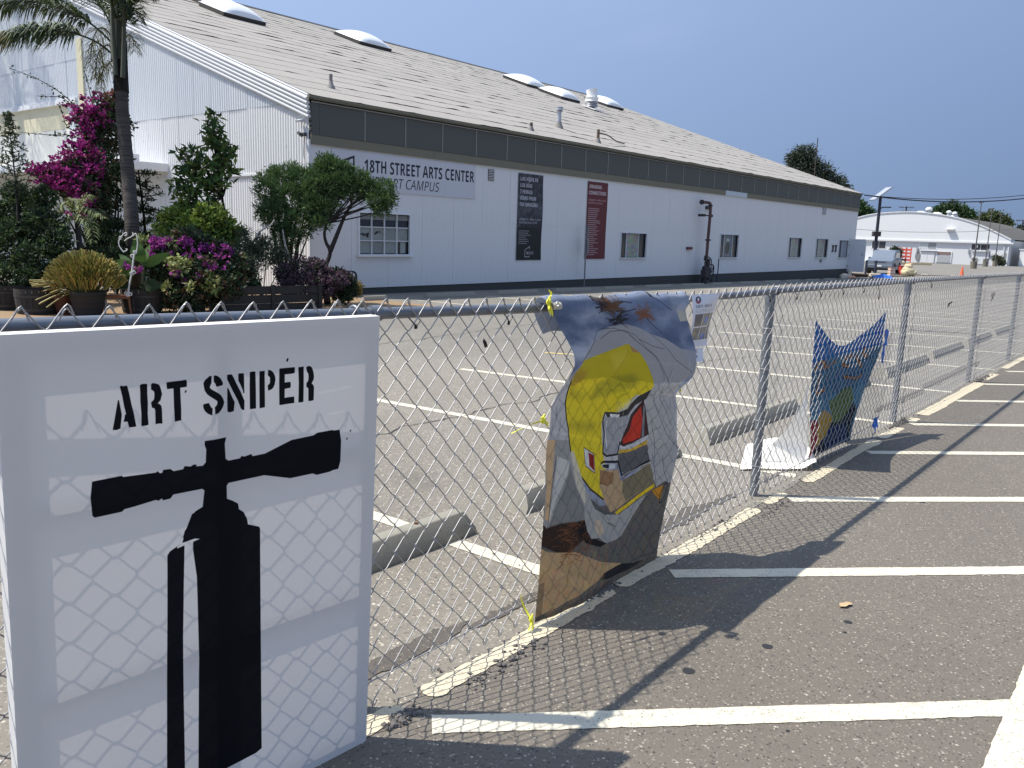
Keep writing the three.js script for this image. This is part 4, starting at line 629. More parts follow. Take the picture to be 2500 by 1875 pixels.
  for (const [x, y] of [[36.219,1.096], [36.709,1.099]]) part('wall_bracket', [box(0.3, 0.07, 0.05, x, y + 0.16, 0.03), box(0.1, 0.3, 0.05, x, y, 0.032), box(0.22, 0.06, 0.05, x - 0.03, y - 0.15, 0.03)], coreMat, hall);
}
// near gable: corrugated sheets in three rows, clipped by the rake
{
  const rake = (s) => EAVE + SLOPE * Math.min(s, 2 * HALF - s) - 0.05, pitch = 0.1, rows = [[-0.25, 4.235, 0.0], [4.215, 6.265, 0.006], [6.245, 8.3, 0.012], [8.28, 11.3, 0.018]];
  const doorL = 11.3; // beyond it hangs the big sliding door, cream above
  for (let k = 0; k < rows.length; k++) for (let s = 0; s < 2 * HALF - 0.01; s += 0.8) {
    let [y0, y1, off] = rows[k]; if (s > doorL && k === 0) continue; if (s > doorL && k === 1) y0 = 5.03;
    const e = Math.min(0.8, 2 * HALF - s), tone = hash(Math.round(s * 10), k, 9);
    if (Math.max(rake(s), rake(s + e)) < y0) continue;
    const n = s < 20 ? 48 : 8, tilt = (tone - 0.5) * 0.01;
    const g = grid(n, 1, (u, v) => { const ss = s + u * (e + 0.02), top = Math.min(y1, rake(ss)), y = lerp(Math.max(y0, -0.25), Math.max(top, y0), 1 - v); return [-0.012 - off - 0.011 * Math.cos(ss / pitch * 6.2832) - tilt * u, y, -ss]; }, (u, v) => [s + u * e, v * 3]);
    part('corrugated_sheet', g, k === 0 ? gablePaint : tone > 0.5 ? upperPaint : std([0.75, 0.78, 0.8], 0.45, { map: whiteTex, side: THREE.DoubleSide }), hall);
  }
  const cream = std([0.72, 0.66, 0.46], 0.7, { map: whiteTex }), pale = std([0.8, 0.78, 0.7], 0.7, { map: whiteTex });
  for (let i = 0; i < 5; i++) { const s0 = doorL + 0.02 + i * 3.6; part('cream_panel', box(0.05, 0.78, 3.58, 0.02, 4.62, -s0 - 1.79), cream, hall); part('pale_panel', box(0.05, 4.45, 3.58, 0.022, 2.0, -s0 - 1.79), pale, hall); }
  part('door_head', [box(0.09, 0.13, 18.2, -0.04, 5.06, -doorL - 9.2), box(0.12, 0.06, 18.2, -0.05, 5.0, -doorL - 9.2)], trimWhite, hall);
  part('door_track_cover', [box(0.1, 3.6, 0.34, -0.02, 5.0, -doorL + 0.3)], cream, hall);
  part('seam_flashing', [box(0.03, 0.03, 8.0, -0.025, 2.6, -4.0), box(0.05, 0.05, 1.2, -0.03, 2.63, -2.6)], trimWhite, hall);
  // rake: white ridged capping that follows the roof's edge
  const L = Math.hypot(HALF, RIDGE - EAVE) + 0.1, ang = Math.atan(SLOPE), ribs = [];
  for (let k = 0; k < 5; k++) { const r = cyl(0.05, 0.05, L, 0, 0, 0, 10, Math.PI / 2); r.rotateX(ang); r.translate(-0.045 - 0.012 * (4 - k), (EAVE + RIDGE) / 2 - 0.03 - k * 0.098, -HALF / 2); ribs.push(r); }
  for (const r of ribs) part('rake_rib', r, trimWhite, hall);
  const cap = box(0.3, 0.03, L, 0, 0, 0); cap.rotateX(ang); cap.translate(0.06, (EAVE + RIDGE) / 2 + 0.055, -HALF / 2); part('rake_capping', cap, std([0.84, 0.84, 0.83], 0.5), hall);
  part('corner_trim', box(0.06, WALLTOP + 0.3, 0.06, -0.03, WALLTOP / 2 - 0.05, 0.0), trimWhite, hall);
  // fittings on the gable
  const [ls, ly] = [0.165,3.755]; part('wall_lamp', [box(0.12, 0.05, 0.16, -0.12, ly + 0.04, -ls - 0.05, 0, 0, 0.3), cyl(0.012, 0.012, 0.18, -0.1, ly - 0.04, -ls, 8)], trimWhite, hall);
  const [cs, cy] = [0.141,3.491]; part('security_camera', [cyl(0.04, 0.04, 0.16, -0.14, cy, -cs - 0.03, 10, 0, 0.4, 1.3), box(0.08, 0.08, 0.08, -0.06, cy, -cs + 0.02)], std([0.06, 0.06, 0.065], 0.5), hall);
  part('conduit', tube([[-0.05, cy - 0.05, -cs], [-0.05, cy - 0.5, -cs - 0.02], [-0.05, cy - 0.7, -cs + 0.06], [-0.05, 2.5, -cs + 0.07], [-0.05, 2.3, -cs - 0.08]], 0.014, 24), std([0.5, 0.5, 0.5], 0.6), hall);
  const [vs, vy] = [5.377,3.265]; const lou = part('vent_louvre', box(0.05, 0.24, 0.32, -0.05, vy, -vs), std([0.3, 0.3, 0.3], 0.8), hall); for (let i = 0; i < 4; i++) part('slat', box(0.05, 0.03, 0.32, -0.09, vy - 0.09 + i * 0.06, -vs, 0, 0, 0.6), trimWhite, lou);
  part('dark_opening', box(0.03, 0.3, 0.4, -0.035, 2.6, -1.36), coreMat, hall);
  // flat canopy along the gable
  const [c1s, c1y] = [6.213,2.767]; part('canopy', [box(1.5, 0.06, 22, -0.76, 2.97, -6.2 - 11), box(0.05, 0.2, 22, -1.52, 2.88, -6.2 - 11), box(1.5, 0.2, 0.05, -0.76, 2.88, -6.2)], trimWhite, hall);
  part('canopy_box', box(0.3, 0.18, 0.5, -0.9, 3.1, -6.6), trimWhite, hall);
}
// the roof: overlapping courses of mineral felt, their lower edges lifting a little
const roofPt = (x, d, lift = 0) => { const k = Math.hypot(1, SLOPE); return [x, EAVE + 0.02 + d * SLOPE / k + lift / k, 0.16 - d / k + lift * SLOPE / k]; };
{
  const tRoof = speckle(51, 1024, [150, 145, 138], 16000, 60, 0.6, 4, 0.4, [0.5, 0.5], (x, r, w) => { for (let i = 0; i < 140; i++) { x.fillStyle = r() < 0.5 ? rgb(170, 162, 152, 0.12) : rgb(108, 100, 92, 0.12); wrapDot(x, w, w, r() * w, r() * w, 10 + r() * 60, 6 + r() * 26, r() * 3); } });
  const mats = [0.95, 0.98, 1.0, 1.03].map((k) => std([1.0 * k, 0.995 * k, 0.97 * k], 0.95, { map: tRoof, bumpMap: tRoof, bumpScale: 0.006 }));
  const total = HALF * Math.hypot(1, SLOPE) + 0.1, step = 0.94, rowsN = Math.ceil(total / step);
  for (let r = 0; r < rowsN; r++) {
    const d0 = r * step, d1 = Math.min(total, d0 + step + 0.06), cuts = [-0.06]; let x = 3 + 8 * hash(r, 1, 1); while (x < HL - 2) { cuts.push(x); x += 7 + 5 * hash(r, Math.round(x), 2); } cuts.push(HL + 0.2);
    for (let i = 0; i < cuts.length - 1; i++) {
      const x0 = cuts[i] - (i ? 0.05 : 0), x1 = cuts[i + 1], s = r * 13 + i * 5;
      const n = Math.round((x1 - x0) * 7);
      const g = grid(n, 6, (u, v) => {
        const X = lerp(x0, x1, u), wave = 0.16 * (fbm(X * 0.9, s, 2) - 0.5) * (r ? 1 : 0), d = lerp(d0 + wave, d1, v), lift = 0.003 + 0.006 * (1 - v) ** 2 + 0.022 * Math.max(0, fbm(X * 1.5 + s, 3, s) - 0.55) * Math.exp(-v * 9) * 4 + 0.014 * Math.max(0, fbm(X * 0.8 + d * 2.4, d * 2.2, s) - 0.5) + (i ? 0.004 * (u < 0.02 ? 1 : 0) : 0);
        return roofPt(X, d, lift);
      }, (u, v) => [lerp(x0, x1, u), lerp(d0, d1, v)]);
      part('roofing_sheet', g, pick(mats), hall);
    }
  }
  // thickness of the eave edge and the ridge capping
  part('eave_edge', [box(HL + 0.25, 0.05, 0.05, HL / 2, EAVE - 0.005, 0.135)], tanMat, hall);
  part('soffit', [box(HL, 0.03, 0.25, HL / 2, EAVE - 0.045, 0.02)], tanMat, hall);
  part('ridge_capping', [box(HL + 0.3, 0.06, 0.5, HL / 2, RIDGE + 0.04, -HALF - 0.02)], std([0.36, 0.34, 0.32], 0.9), hall);
  part('far_rake_board', (() => { const L = total; const g = box(0.06, 0.2, L, 0, 0, 0); g.rotateX(Math.atan(SLOPE)); g.translate(HL + 0.16, (EAVE + RIDGE) / 2 - 0.09, -HALF / 2); return g; })(), std([0.16, 0.15, 0.14], 0.8), hall);
  part('far_slope', grid(1, 1, (u, v) => [lerp(-0.06, HL + 0.2, u), lerp(RIDGE, EAVE, v), lerp(-HALF, -2 * HALF - 0.2, v)]), mats[1], hall);
}
const hallPoint = (x, d, lift) => { const [a, y, z] = roofPt(x, d, lift); return fromHall(a, y, z).toArray(); };
// roof things: skylight domes, vents, pipes
{
  const pitch = Math.atan(SLOPE), dome = std([0.72, 0.73, 0.72], 0.35), curb = std([0.045, 0.042, 0.04], 0.85), k = Math.hypot(1, SLOPE);
  const G = 'white skylight domes on the hall roof';
  // [x, horizontal distance of the lower edge from the wall, length along the roof, width up the slope]
  [[6.55, 14.7, 1.7, 1.9, 'partly cut off by the top of the picture'], [5.95, 12.75, 1.75, 1.7, 'large, nearest the gable, wholly in view'], [14.3, 14.95, 1.9, 1.9, 'alone between the two pairs'], [26.4, 14.75, 1.9, 1.9, 'upper of the pair left of the round vent'], [26.4, 12.35, 1.75, 1.7, 'lower of the pair left of the round vent'], [34.3, 14.5, 1.95, 1.85, 'just behind the round white vent']].forEach(([x, zb, w, u, where]) => {
    const t = thing('skylight', 'white skylight dome on dark curb, ' + where, 'skylight', hallPoint(x + w / 2, zb * k + 0.16 * 0, 0.02), HALL_TURN, G);
    const tilt = (g) => g.rotateX(pitch);
    part('curb', [box(w, 0.14, 0.06, 0, 0.07, 0), box(w, 0.14, 0.06, 0, 0.07, -u), box(0.06, 0.14, u, -w / 2, 0.07, -u / 2), box(0.06, 0.14, u, w / 2, 0.07, -u / 2)].map(tilt), curb, t);
    part('dome', tilt(grid(24, 24, (a, b) => { const p = 1 - Math.abs(2 * a - 1) ** 2.2, q = 1 - Math.abs(2 * b - 1) ** 2.2; return [(a - 0.5) * (w + 0.04), 0.145 + 0.33 * (p * q) ** 0.6, -(1 - b) * (u + 0.04) + 0.02]; })), dome, t);
    part('flange', tilt(box(w + 0.08, 0.018, u + 0.08, 0, 0.137, -u / 2)), dome, t);
  });
  const grime = std([0.2, 0.19, 0.18], 0.8), metal = std([0.5, 0.5, 0.53], 0.45, { metalness: 0.5 }), whiteM = std([0.82, 0.82, 0.8], 0.5);
  const at = (x, zb) => hallPoint(x, zb * k, 0.03), skirt = (r0, r1, h) => lathe([[r1, -0.1], [r1 * 0.8, 0.0], [r0 * 1.25, h * 0.5], [r0, h]]);
  { const t = thing('vent_pipe', 'dark flared vent pipe on the roof near the gable corner', 'vent pipe', at(1.655,1.451), HALL_TURN); part('pipe', cyl(0.045, 0.045, 0.3, 0, 0.15, 0), grime, t); part('flashing', skirt(0.05, 0.13, 0.14), std([0.26, 0.245, 0.23], 0.9), t); }
  { const t = thing('vent_pipe', 'short brown stub of vent pipe low on the roof, left of the capped vent', 'vent pipe', at(8.82,0.631), HALL_TURN); part('pipe', cyl(0.05, 0.05, 0.22, 0, 0.1, 0), std([0.11, 0.08, 0.06], 0.8), t); part('flashing', skirt(0.055, 0.11, 0.1), grime, t); }
  { const t = thing('vent_pipe', 'grey metal roof vent with a wider round cap', 'vent pipe', at(12.517,2.279), HALL_TURN); part('pipe', cyl(0.075, 0.09, 0.62, 0, 0.28, 0), metal, t); part('cap', [cyl(0.13, 0.13, 0.1, 0, 0.6, 0, 18), cyl(0.135, 0.135, 0.015, 0, 0.66, 0, 18), cyl(0.06, 0.13, 0.05, 0, 0.535, 0, 18)], metal, t); part('flashing', skirt(0.09, 0.19, 0.16), grime, t); }
  { const t = thing('roof_vent', 'thick white round ventilator high on the roof with stacked collars', 'roof vent', at(27.181,10.863), HALL_TURN); t.scale.setScalar(0.85); part('drum', [cyl(0.34, 0.34, 0.5, 0.06, 0.92, -0.04, 24, -0.12, 0, 0.1), cyl(0.37, 0.37, 0.03, 0.06, 1.17, -0.04, 24, -0.12, 0, 0.1)], whiteM, t); part('collar', [cyl(0.46, 0.4, 0.14, 0.03, 0.6, 0, 24), cyl(0.4, 0.44, 0.1, 0, 0.47, 0, 24)], whiteM, t); part('louvre_ring', [0, 1, 2].map((i) => cyl(0.36, 0.42, 0.07, 0, 0.36 - i * 0.11, 0, 24)), metal, t); part('base_plate', box(1.1, 0.04, 1.1, 0, 0.02, 0.1, pitch), whiteM, t); }
  { const t = thing('vent_pipe', 'brown vent pipe with a bent conduit lying down the roof beside it', 'vent pipe', at(12.676,0.693), HALL_TURN); part('pipe', cyl(0.05, 0.055, 0.42, 0, 0.2, 0), std([0.13, 0.085, 0.06], 0.8), t); part('flashing', skirt(0.06, 0.13, 0.12), grime, t); part('conduit', tube([[0.04, 0.3, 0], [0.5, 0.27, 0.05], [1.2, 0.16, -0.05], [2.2, 0.16, -0.3]], 0.025, 24), std([0.16, 0.12, 0.09], 0.8), t); }
}
// ---------- things on and before the long wall ----------
const onWall = (s, y, o) => fromHall(s, y, o).toArray();
{
  const word = (x, text, px, py, width, font) => { x.font = font; x.save(); x.translate(px, py); x.scale(width / x.measureText(text).width, 1); x.fillText(text, 0, 0); x.restore(); };
  const S = (s, y, w, h, tw, th, draw, col = [0.9, 0.89, 0.88], nu = 1, bend = () => 0) => { const tex = canvasTex(tw, th, draw), m = std(col, 0.65, { map: tex }); return { tex, m, geo: grid(nu, nu, (u, v) => [(u - 0.5) * w, (0.5 - v) * h, bend(u, v)]) }; };
  const ink = rgb(22, 26, 40);
  { // name board
    const w = 5.12, h = 0.915, b = thing('name_board', 'wide pale board lettered 18TH STREET ARTS CENTER AIRPORT CAMPUS under the grey band', 'sign', onWall(0.61 + w / 2, 2.785, 0.012), HALL_TURN);
    const o = S(0, 0, w, h, 2048, 366, (x) => {
      x.fillStyle = rgb(206, 208, 214); x.fillRect(0, 0, 2048, 366); const k = 2048 / w, X = (s) => (s - 0.61) * k, Y = (y) => (3.2425 - y) * k;
      x.fillStyle = x.strokeStyle = ink; x.lineWidth = 20; x.lineJoin = 'miter'; x.beginPath(); x.moveTo(X(0.78), Y(2.45)); x.lineTo(X(0.78), Y(2.93)); x.lineTo(X(1.28), Y(3.105)); x.lineTo(X(1.28), Y(2.9)); x.moveTo(X(1.28), Y(2.62)); x.lineTo(X(1.28), Y(2.45)); x.lineTo(X(0.76), Y(2.45)); x.stroke();
      word(x, '18', X(0.88), Y(2.62), 120, 'bold 110px sans-serif');
      word(x, '18TH STREET ARTS CENTER', X(1.6), Y(2.775), (5.665 - 1.6) * k, 'bold 166px sans-serif');
      x.save(); x.transform(1, 0, -0.18, 1, X(1.61), Y(2.44)); word(x, 'AIRPORT CAMPUS', 0, 0, (4.24 - 1.61) * k, '136px sans-serif'); x.restore();
      for (const s of [2.3, 3.4, 4.5]) { x.fillStyle = rgb(150, 152, 160, 0.6); x.fillRect(X(s), 0, 2, 366); }
    });
    part('lettered_face', o.geo.translate(0, 0, 0.014), o.m, b); part('board', box(w, h, 0.02, 0, 0, 0.002), trimWhite, b);
  }
  { // black banner
    const w = 1.24, h = 2.59, b = thing('wall_banner', 'tall black exhibition banner headed LAS HIJAS DE LOS DIAS on the white wall', 'banner', onWall(8.29, 1.897, 0.012), HALL_TURN);
    const o = S(0, 0, w, h, 512, 1070, (x, W, H) => {
      x.fillStyle = rgb(62, 66, 74); x.fillRect(0, 0, W, H); const r = rngOf(81);
      for (let i = 0; i < 420; i++) { const v = r() * 0.63, n = fbm(r() * 4, v * 7, 2), c = n > 0.5 ? 96 + r() * 30 : 26 + r() * 20; x.fillStyle = rgb(c, c + 3, c + 8, 0.3); x.beginPath(); x.ellipse(r() * W, v * H, 10 + r() * 34, 14 + r() * 50, r() * 0.8, 0, 7); x.fill(); }
      x.fillStyle = rgb(30, 34, 34); x.fillRect(0, H * 0.62, W, H);
      x.fillStyle = rgb(224, 224, 226); ['LAS HIJAS DE', 'LOS D\u00cdAS', '7 FEMALE', 'VIEWS FROM', 'THE MARGINS'].forEach((s, i) => word(x, s, 34, 88 + i * 78, [374, 248, 262, 340, 372][i], 'bold 62px sans-serif'));
      x.fillStyle = rgb(190, 190, 194); word(x, 'JANUARY 27 - APRIL 19, 2020', 34, 574, 440, 'bold 36px sans-serif'); word(x, 'RECEPTION 2/22 AT 5PM', 34, 614, 366, 'bold 34px sans-serif');
      x.fillStyle = rgb(170, 172, 172); [200, 186, 236, 140, 176, 196, 160].forEach((k, i) => { for (let q = 0; q < k; q += 13) x.fillRect(34 + q, 700 + i * 26, 9, 12); });
      x.strokeStyle = rgb(224, 224, 224); x.lineWidth = 8; x.beginPath(); x.moveTo(266, 935); x.lineTo(266, 900); x.lineTo(170, 944); x.lineTo(170, 1030); x.lineTo(266, 1030); x.lineTo(266, 1012); x.stroke(); x.fillStyle = rgb(224, 224, 224); word(x, '18', 196, 1000, 52, 'bold 50px sans-serif'); for (let i = 0; i < 2; i++) for (let q = 0; q < 100; q += 13) x.fillRect(256 + q, 966 + i * 22, 9, 9);
    }, [0.62, 0.62, 0.64], 24, (u, v) => 0.016 + 0.012 * Math.sin(v * 9 + u * 4) * u);
    part('printed_vinyl', o.geo, o.m, b);
  }
  { // dark red banner
    const w = 1.23, h = 2.57, b = thing('wall_banner', 'tall dark red exhibition banner headed DRAWING CONNECTIONS on the white wall', 'banner', onWall(12.0, 1.908, 0.012), HALL_TURN);
    const o = S(0, 0, w, h, 512, 1070, (x, W, H) => {
      x.fillStyle = rgb(112, 44, 48); x.fillRect(0, 0, W, H); x.fillStyle = rgb(228, 220, 220); word(x, 'DRAWING', 36, 92, 316, 'bold 68px sans-serif'); word(x, 'CONNECTIONS', 30, 176, 440, 'bold 68px sans-serif');
      x.fillStyle = rgb(196, 160, 160); word(x, 'FEBRUARY 10 - APRIL 19, 2020', 30, 264, 440, 'bold 36px sans-serif'); word(x, 'RECEPTION 2/22 AT 5PM', 30, 304, 356, 'bold 34px sans-serif');
      const r = rngOf(82); x.fillStyle = rgb(206, 180, 180); for (let i = 0; i < 24; i++) { const k = 150 + r() * 150 + (i === 7 ? 110 : 0); for (let q = 0; q < k; q += 13) x.fillRect(30 + q, 362 + i * 28, 9, 12); }
    }, [0.72, 0.7, 0.7], 16, (u, v) => 0.014 + 0.006 * Math.sin(v * 7) * u);
    part('printed_vinyl', o.geo, o.m, b);
  }
  // leaning parking sign, and the thin sign pole further on
  const post = std([0.16, 0.17, 0.18], 0.6), signBack = std([0.32, 0.33, 0.34], 0.6);
  const face = (w, h, rows, bg, fg) => canvasTex(128, Math.round(128 * h / w), (x, W, H) => { x.fillStyle = rgb(...bg); x.fillRect(0, 0, W, H); x.fillStyle = rgb(...fg); for (let i = 0; i < rows; i++) { const y = (i + 0.3) * H / rows, k = 0.6 + 0.3 * hash(i, rows, 4); for (let q = 0; q < W * k; q += 12) x.fillRect(W * (1 - k) / 2 + q, y, 8, H / rows * 0.45); } });
  { const p = [2.318,-0.317,-28.404], t = thing('parking_sign', 'thin sign pole with a red plate and white plates before the dark red banner', 'sign', p, HALL_TURN + 0.9); const h = 2.05; part('pole', cyl(0.024, 0.024, h, 0, h / 2, 0, 10), post, t); for (const [y, H, m] of [[1.86, 0.34, face(0.2, 0.34, 6, [110, 110, 112], [60, 60, 62])], [1.5, 0.22, face(0.32, 0.22, 3, [164, 40, 44], [230, 220, 220])], [1.26, 0.25, face(0.32, 0.25, 5, [206, 208, 214], [50, 56, 74])]]) { const w = H > 0.3 ? 0.2 : 0.34, pl = part('plate', box(w, H, 0.008, 0, y, 0.03), signBack, t); part('printed_face', place(new THREE.PlaneGeometry(w - 0.01, H - 0.01), 0, y, 0.0365), std([0.85, 0.85, 0.85], 0.6, { map: m }), pl); } }
  { const p = [17.301,-0.649,-54.682], t = thing('sign_pole', 'thin tall sign pole with a narrow plate, before the long wall\'s far windows', 'sign', p, HALL_TURN + 1.1), h = 3.058; part('pole', cyl(0.03, 0.03, h, 0, h / 2, 0, 10), post, t); part('plate', box(0.34, 0.62, 0.012, 0, h - 0.33, 0.036), signBack, t); part('second_plate', box(0.3, 0.2, 0.012, 0, h - 0.76, 0.036), signBack, t); }
  // gas riser with its valves
  {
    const s = 19.7, p = onHallGround(s, 0.42), t = thing('gas_riser', 'rusty red gas pipe rising from a cluster of valves and meters by the wall', 'gas pipe', p.toArray(), HALL_TURN), red = std([0.1, 0.045, 0.04], 0.6), dark = std([0.035, 0.03, 0.03], 0.6), dy = 0.26;
    const top = 3.0 + dy;
    part('riser_pipe', tube([[0, 0.9, 0], [0.02, 1.8, 0], [0.03, top - 0.1, 0], [0, top, -0.02], [-0.1, top + 0.02, -0.08], [-0.42, top + 0.02, -0.16]], 0.062, 60, 10), red, t);
    part('flange', [cyl(0.12, 0.12, 0.06, 0.02, 1.78, 0, 14), cyl(0.12, 0.12, 0.06, 0.02, 1.0, 0, 14), cyl(0.1, 0.1, 0.08, -0.42, top + 0.02, -0.16, 12, 0, 0, Math.PI / 2), cyl(0.09, 0.09, 0.07, 0.03, top - 0.1, 0, 12)], dark, t);
    part('bracket', [box(0.55, 0.05, 0.05, -0.22, top - 0.5, -0.02), box(0.1, 0.1, 0.3, -0.48, top - 0.5, -0.1), ball(0.07, 0.18, top - 0.5, 0)], dark, t);
    part('valve_body', [ball(0.13, 0, 0.62, 0, 1, 1.2, 1), cyl(0.11, 0.11, 0.36, 0, 0.62, 0.02, 12, 0, 0, Math.PI / 2), cyl(0.1, 0.12, 0.5, -0.08, 0.25, 0, 12), ball(0.15, -0.1, 0.38, 0.05), cyl(0.09, 0.09, 0.4, 0.16, 0.34, 0.06, 12), box(0.16, 0.28, 0.16, 0.04, 0.86, 0.05), box(0.12, 0.2, 0.12, -0.12, 1.05, 0.04), box(0.34, 0.3, 0.22, -0.24, 0.42, 0.1), ball(0.1, 0.3, 0.5, 0.05)], dark, t);
    part('hand_wheel', [ring(0.13, 0.018, 0.52, 0.62, 0.08, 0, 0.5, 0), box(0.24, 0.02, 0.02, 0.52, 0.62, 0.08), cyl(0.018, 0.018, 0.5, 0.28, 0.62, 0.04, 8, 0, 0, Math.PI / 2)], dark, t); part('hand_wheel', [ring(0.11, 0.016, 0.4, 0.16, 0.1, 0.3, 0.5, 0), cyl(0.016, 0.016, 0.4, 0.2, 0.16, 0.06, 8, 0, 0, Math.PI / 2)], dark, t);
    part('side_pipe', [tube([[0.1, 0.8, 0.1], [0.4, 0.74, 0.14], [0.46, 0.4, 0.12], [0.36, 0.06, 0.1]], 0.03, 20), tube([[-0.2, 0.9, 0.05], [-0.26, 0.6, 0.1], [-0.3, 0.1, 0.1]], 0.04, 16), tube([[0.06, 1.1, 0.06], [0.24, 0.98, 0.1], [0.28, 0.5, 0.1]], 0.022, 16)], dark, t);
  }
  // bollards
  const navy = std([0.022, 0.03, 0.055], 0.5), B = 'dark navy bollards in pairs';
  [[[8.566,-0.433,-37.25], 'left one of the pair by the gas pipe'], [[8.749,-0.43,-36.996], 'right one of the pair by the gas pipe'], [[25.721,-0.76,-62.494], 'left one of the pair before the parked car'], [[26.857,-0.775,-63.548], 'right one of the pair before the parked car']].forEach(([p, where]) => { const t = thing('bollard', 'dark navy steel bollard, ' + where, 'bollard', p, 0, B); part('tube', cyl(0.082, 0.082, 1.0, 0, 0.48, 0, 18), navy, t); part('cap', ball(0.082, 0, 0.98, 0, 1, 0.45, 1, 16), navy, t); });
  // open white door
  { const p = fromHall(38.98, -0.2, 0.03), t = thing('open_door', 'tall white metal door standing open at right angles to the wall beside the parked car', 'door', p.toArray(), HALL_TURN); const w = 0.9; part('door_leaf', [box(0.045, 1.84, w, 0.03, 0.9, w / 2)], std([0.72, 0.74, 0.77], 0.6, { map: whiteTex }), t); part('frame_rim', [box(0.06, 0.05, w, 0.03, 1.845, w / 2), box(0.06, 1.8, 0.05, 0.03, 0.9, w + 0.026)], trimWhite, t); part('hinge', [0.3, 0.9, 1.5].map((y) => cyl(0.02, 0.02, 0.12, 0.0, y, 0.0, 8)), post, t); part('pull_handle', [box(0.03, 0.18, 0.04, -0.012, 0.98, w * 0.88)], std([0.3, 0.3, 0.3], 0.5), t); }
  // black standpipe loop by the purple shrub
  { const p = onHallGround(1.15, 0.25), t = thing('standpipe', 'black bent standpipe at the foot of the wall beside the purple shrub', 'pipe', p.toArray(), HALL_TURN); part('pipe', tube([[0, -0.05, 0], [0, 0.5, 0], [-0.04, 0.56, 0], [-0.26, 0.57, 0], [-0.3, 0.52, 0], [-0.3, 0.3, 0]], 0.025, 30, 8), std([0.015, 0.015, 0.015], 0.5), t); part('valve', [cyl(0.045, 0.045, 0.07, 0, 0.3, 0, 12), ring(0.04, 0.008, 0.06, 0.3, 0, 0, Math.PI / 2, 0)], std([0.03, 0.03, 0.03], 0.5), t); }
}
// ---------- plants ----------
const leafMat = phys([1, 1, 1], 0.85, { vertexColors: true, side: THREE.DoubleSide, transmission: 0.28, specularIntensity: 0.5 }), petalMat = phys([1, 1, 1], 0.9, { vertexColors: true, side: THREE.DoubleSide, transmission: 0.35, specularIntensity: 0.15 });
const barkMat = std([0.22, 0.19, 0.16], 0.9, { map: tBark }), darkBark = std([0.1, 0.085, 0.07], 0.9, { map: tBark });
// collects folded leaves: point, direction, length, width, colour
class Leaves {
  constructor() { this.p = []; this.c = []; this.i = []; }
  add(p, d, l, w, col, fold = 0.25) {
    const d0 = d.clone().normalize(), s = V().crossVectors(d0, V(rr(-1, 1), rr(-1, 1) + 0.8, rr(-1, 1))).normalize(), n = V().crossVectors(s, d0), b = this.p.length / 3, m = p.clone().addScaledVector(d0, l * 0.45);
    const e = p.clone().addScaledVector(d0, l).addScaledVector(n, -l * 0.08);
    for (const q of [p, m.clone().addScaledVector(s, w / 2).addScaledVector(n, w * fold), m.clone().addScaledVector(s, -w / 2).addScaledVector(n, w * fold), e]) { this.p.push(q.x, q.y, q.z); this.c.push(...col); }
    this.i.push(b, b + 1, b + 3, b, b + 3, b + 2);
  }
  geo() { const g = new THREE.BufferGeometry(); g.setAttribute('position', new THREE.Float32BufferAttribute(this.p, 3)); g.setAttribute('color', new THREE.Float32BufferAttribute(this.c, 3)); g.setIndex(this.i); g.computeVertexNormals(); return g; }
}
const onSphere = () => { const a = rr(0, 6.2832), y = rr(-1, 1), r = Math.sqrt(1 - y * y); return V(r * Math.cos(a), y, r * Math.sin(a)); };
const tint = (c, k) => [c[0] * k * 1.35, c[1] * k * 1.3, c[2] * k * 1.25];
// fills clusters [x, y, z, r] with tufts of leaves
function fill(L, clusters, tufts, o) {
  const tot = clusters.reduce((s, c) => s + c[3] ** 2, 0);
  for (const [x, y, z, r] of clusters) {
    const n = Math.round(tufts * r * r / tot);
    for (let i = 0; i < n; i++) {
      const d = onSphere(), q = V(x, y, z).addScaledVector(V(d.x, d.y * (o.squash ?? 0.85), d.z), r * (0.35 + 0.65 * Math.sqrt(rnd())) * (0.8 + 0.45 * noise(d.x * 2 + x, d.y * 2 + y, d.z * 2))), tone = pick(o.colors), k0 = rr(0.75, 1.25);
      for (let j = 0; j < o.per; j++) { const a = onSphere(), dir = a.lerp(d, o.out ?? 0.35).add(V(0, o.up ?? 0.1, 0)), p = q.clone().addScaledVector(onSphere(), (o.spread ?? 0.6) * o.len * rnd()); L.add(p, dir, o.len * rr(0.7, 1.25), o.wid * rr(0.75, 1.2), tint(tone, k0 * rr(0.85, 1.15))); }
    }
  }
}
const limb = (a, b, r0, r1, bend = 0.15) => { const A = V(...a), B = V(...b), m = A.clone().lerp(B, 0.5).add(V(rr(-bend, bend), rr(-bend * 0.3, bend * 0.6), rr(-bend, bend))); return taper([A, m, B], r0, r1, 8, 6); };
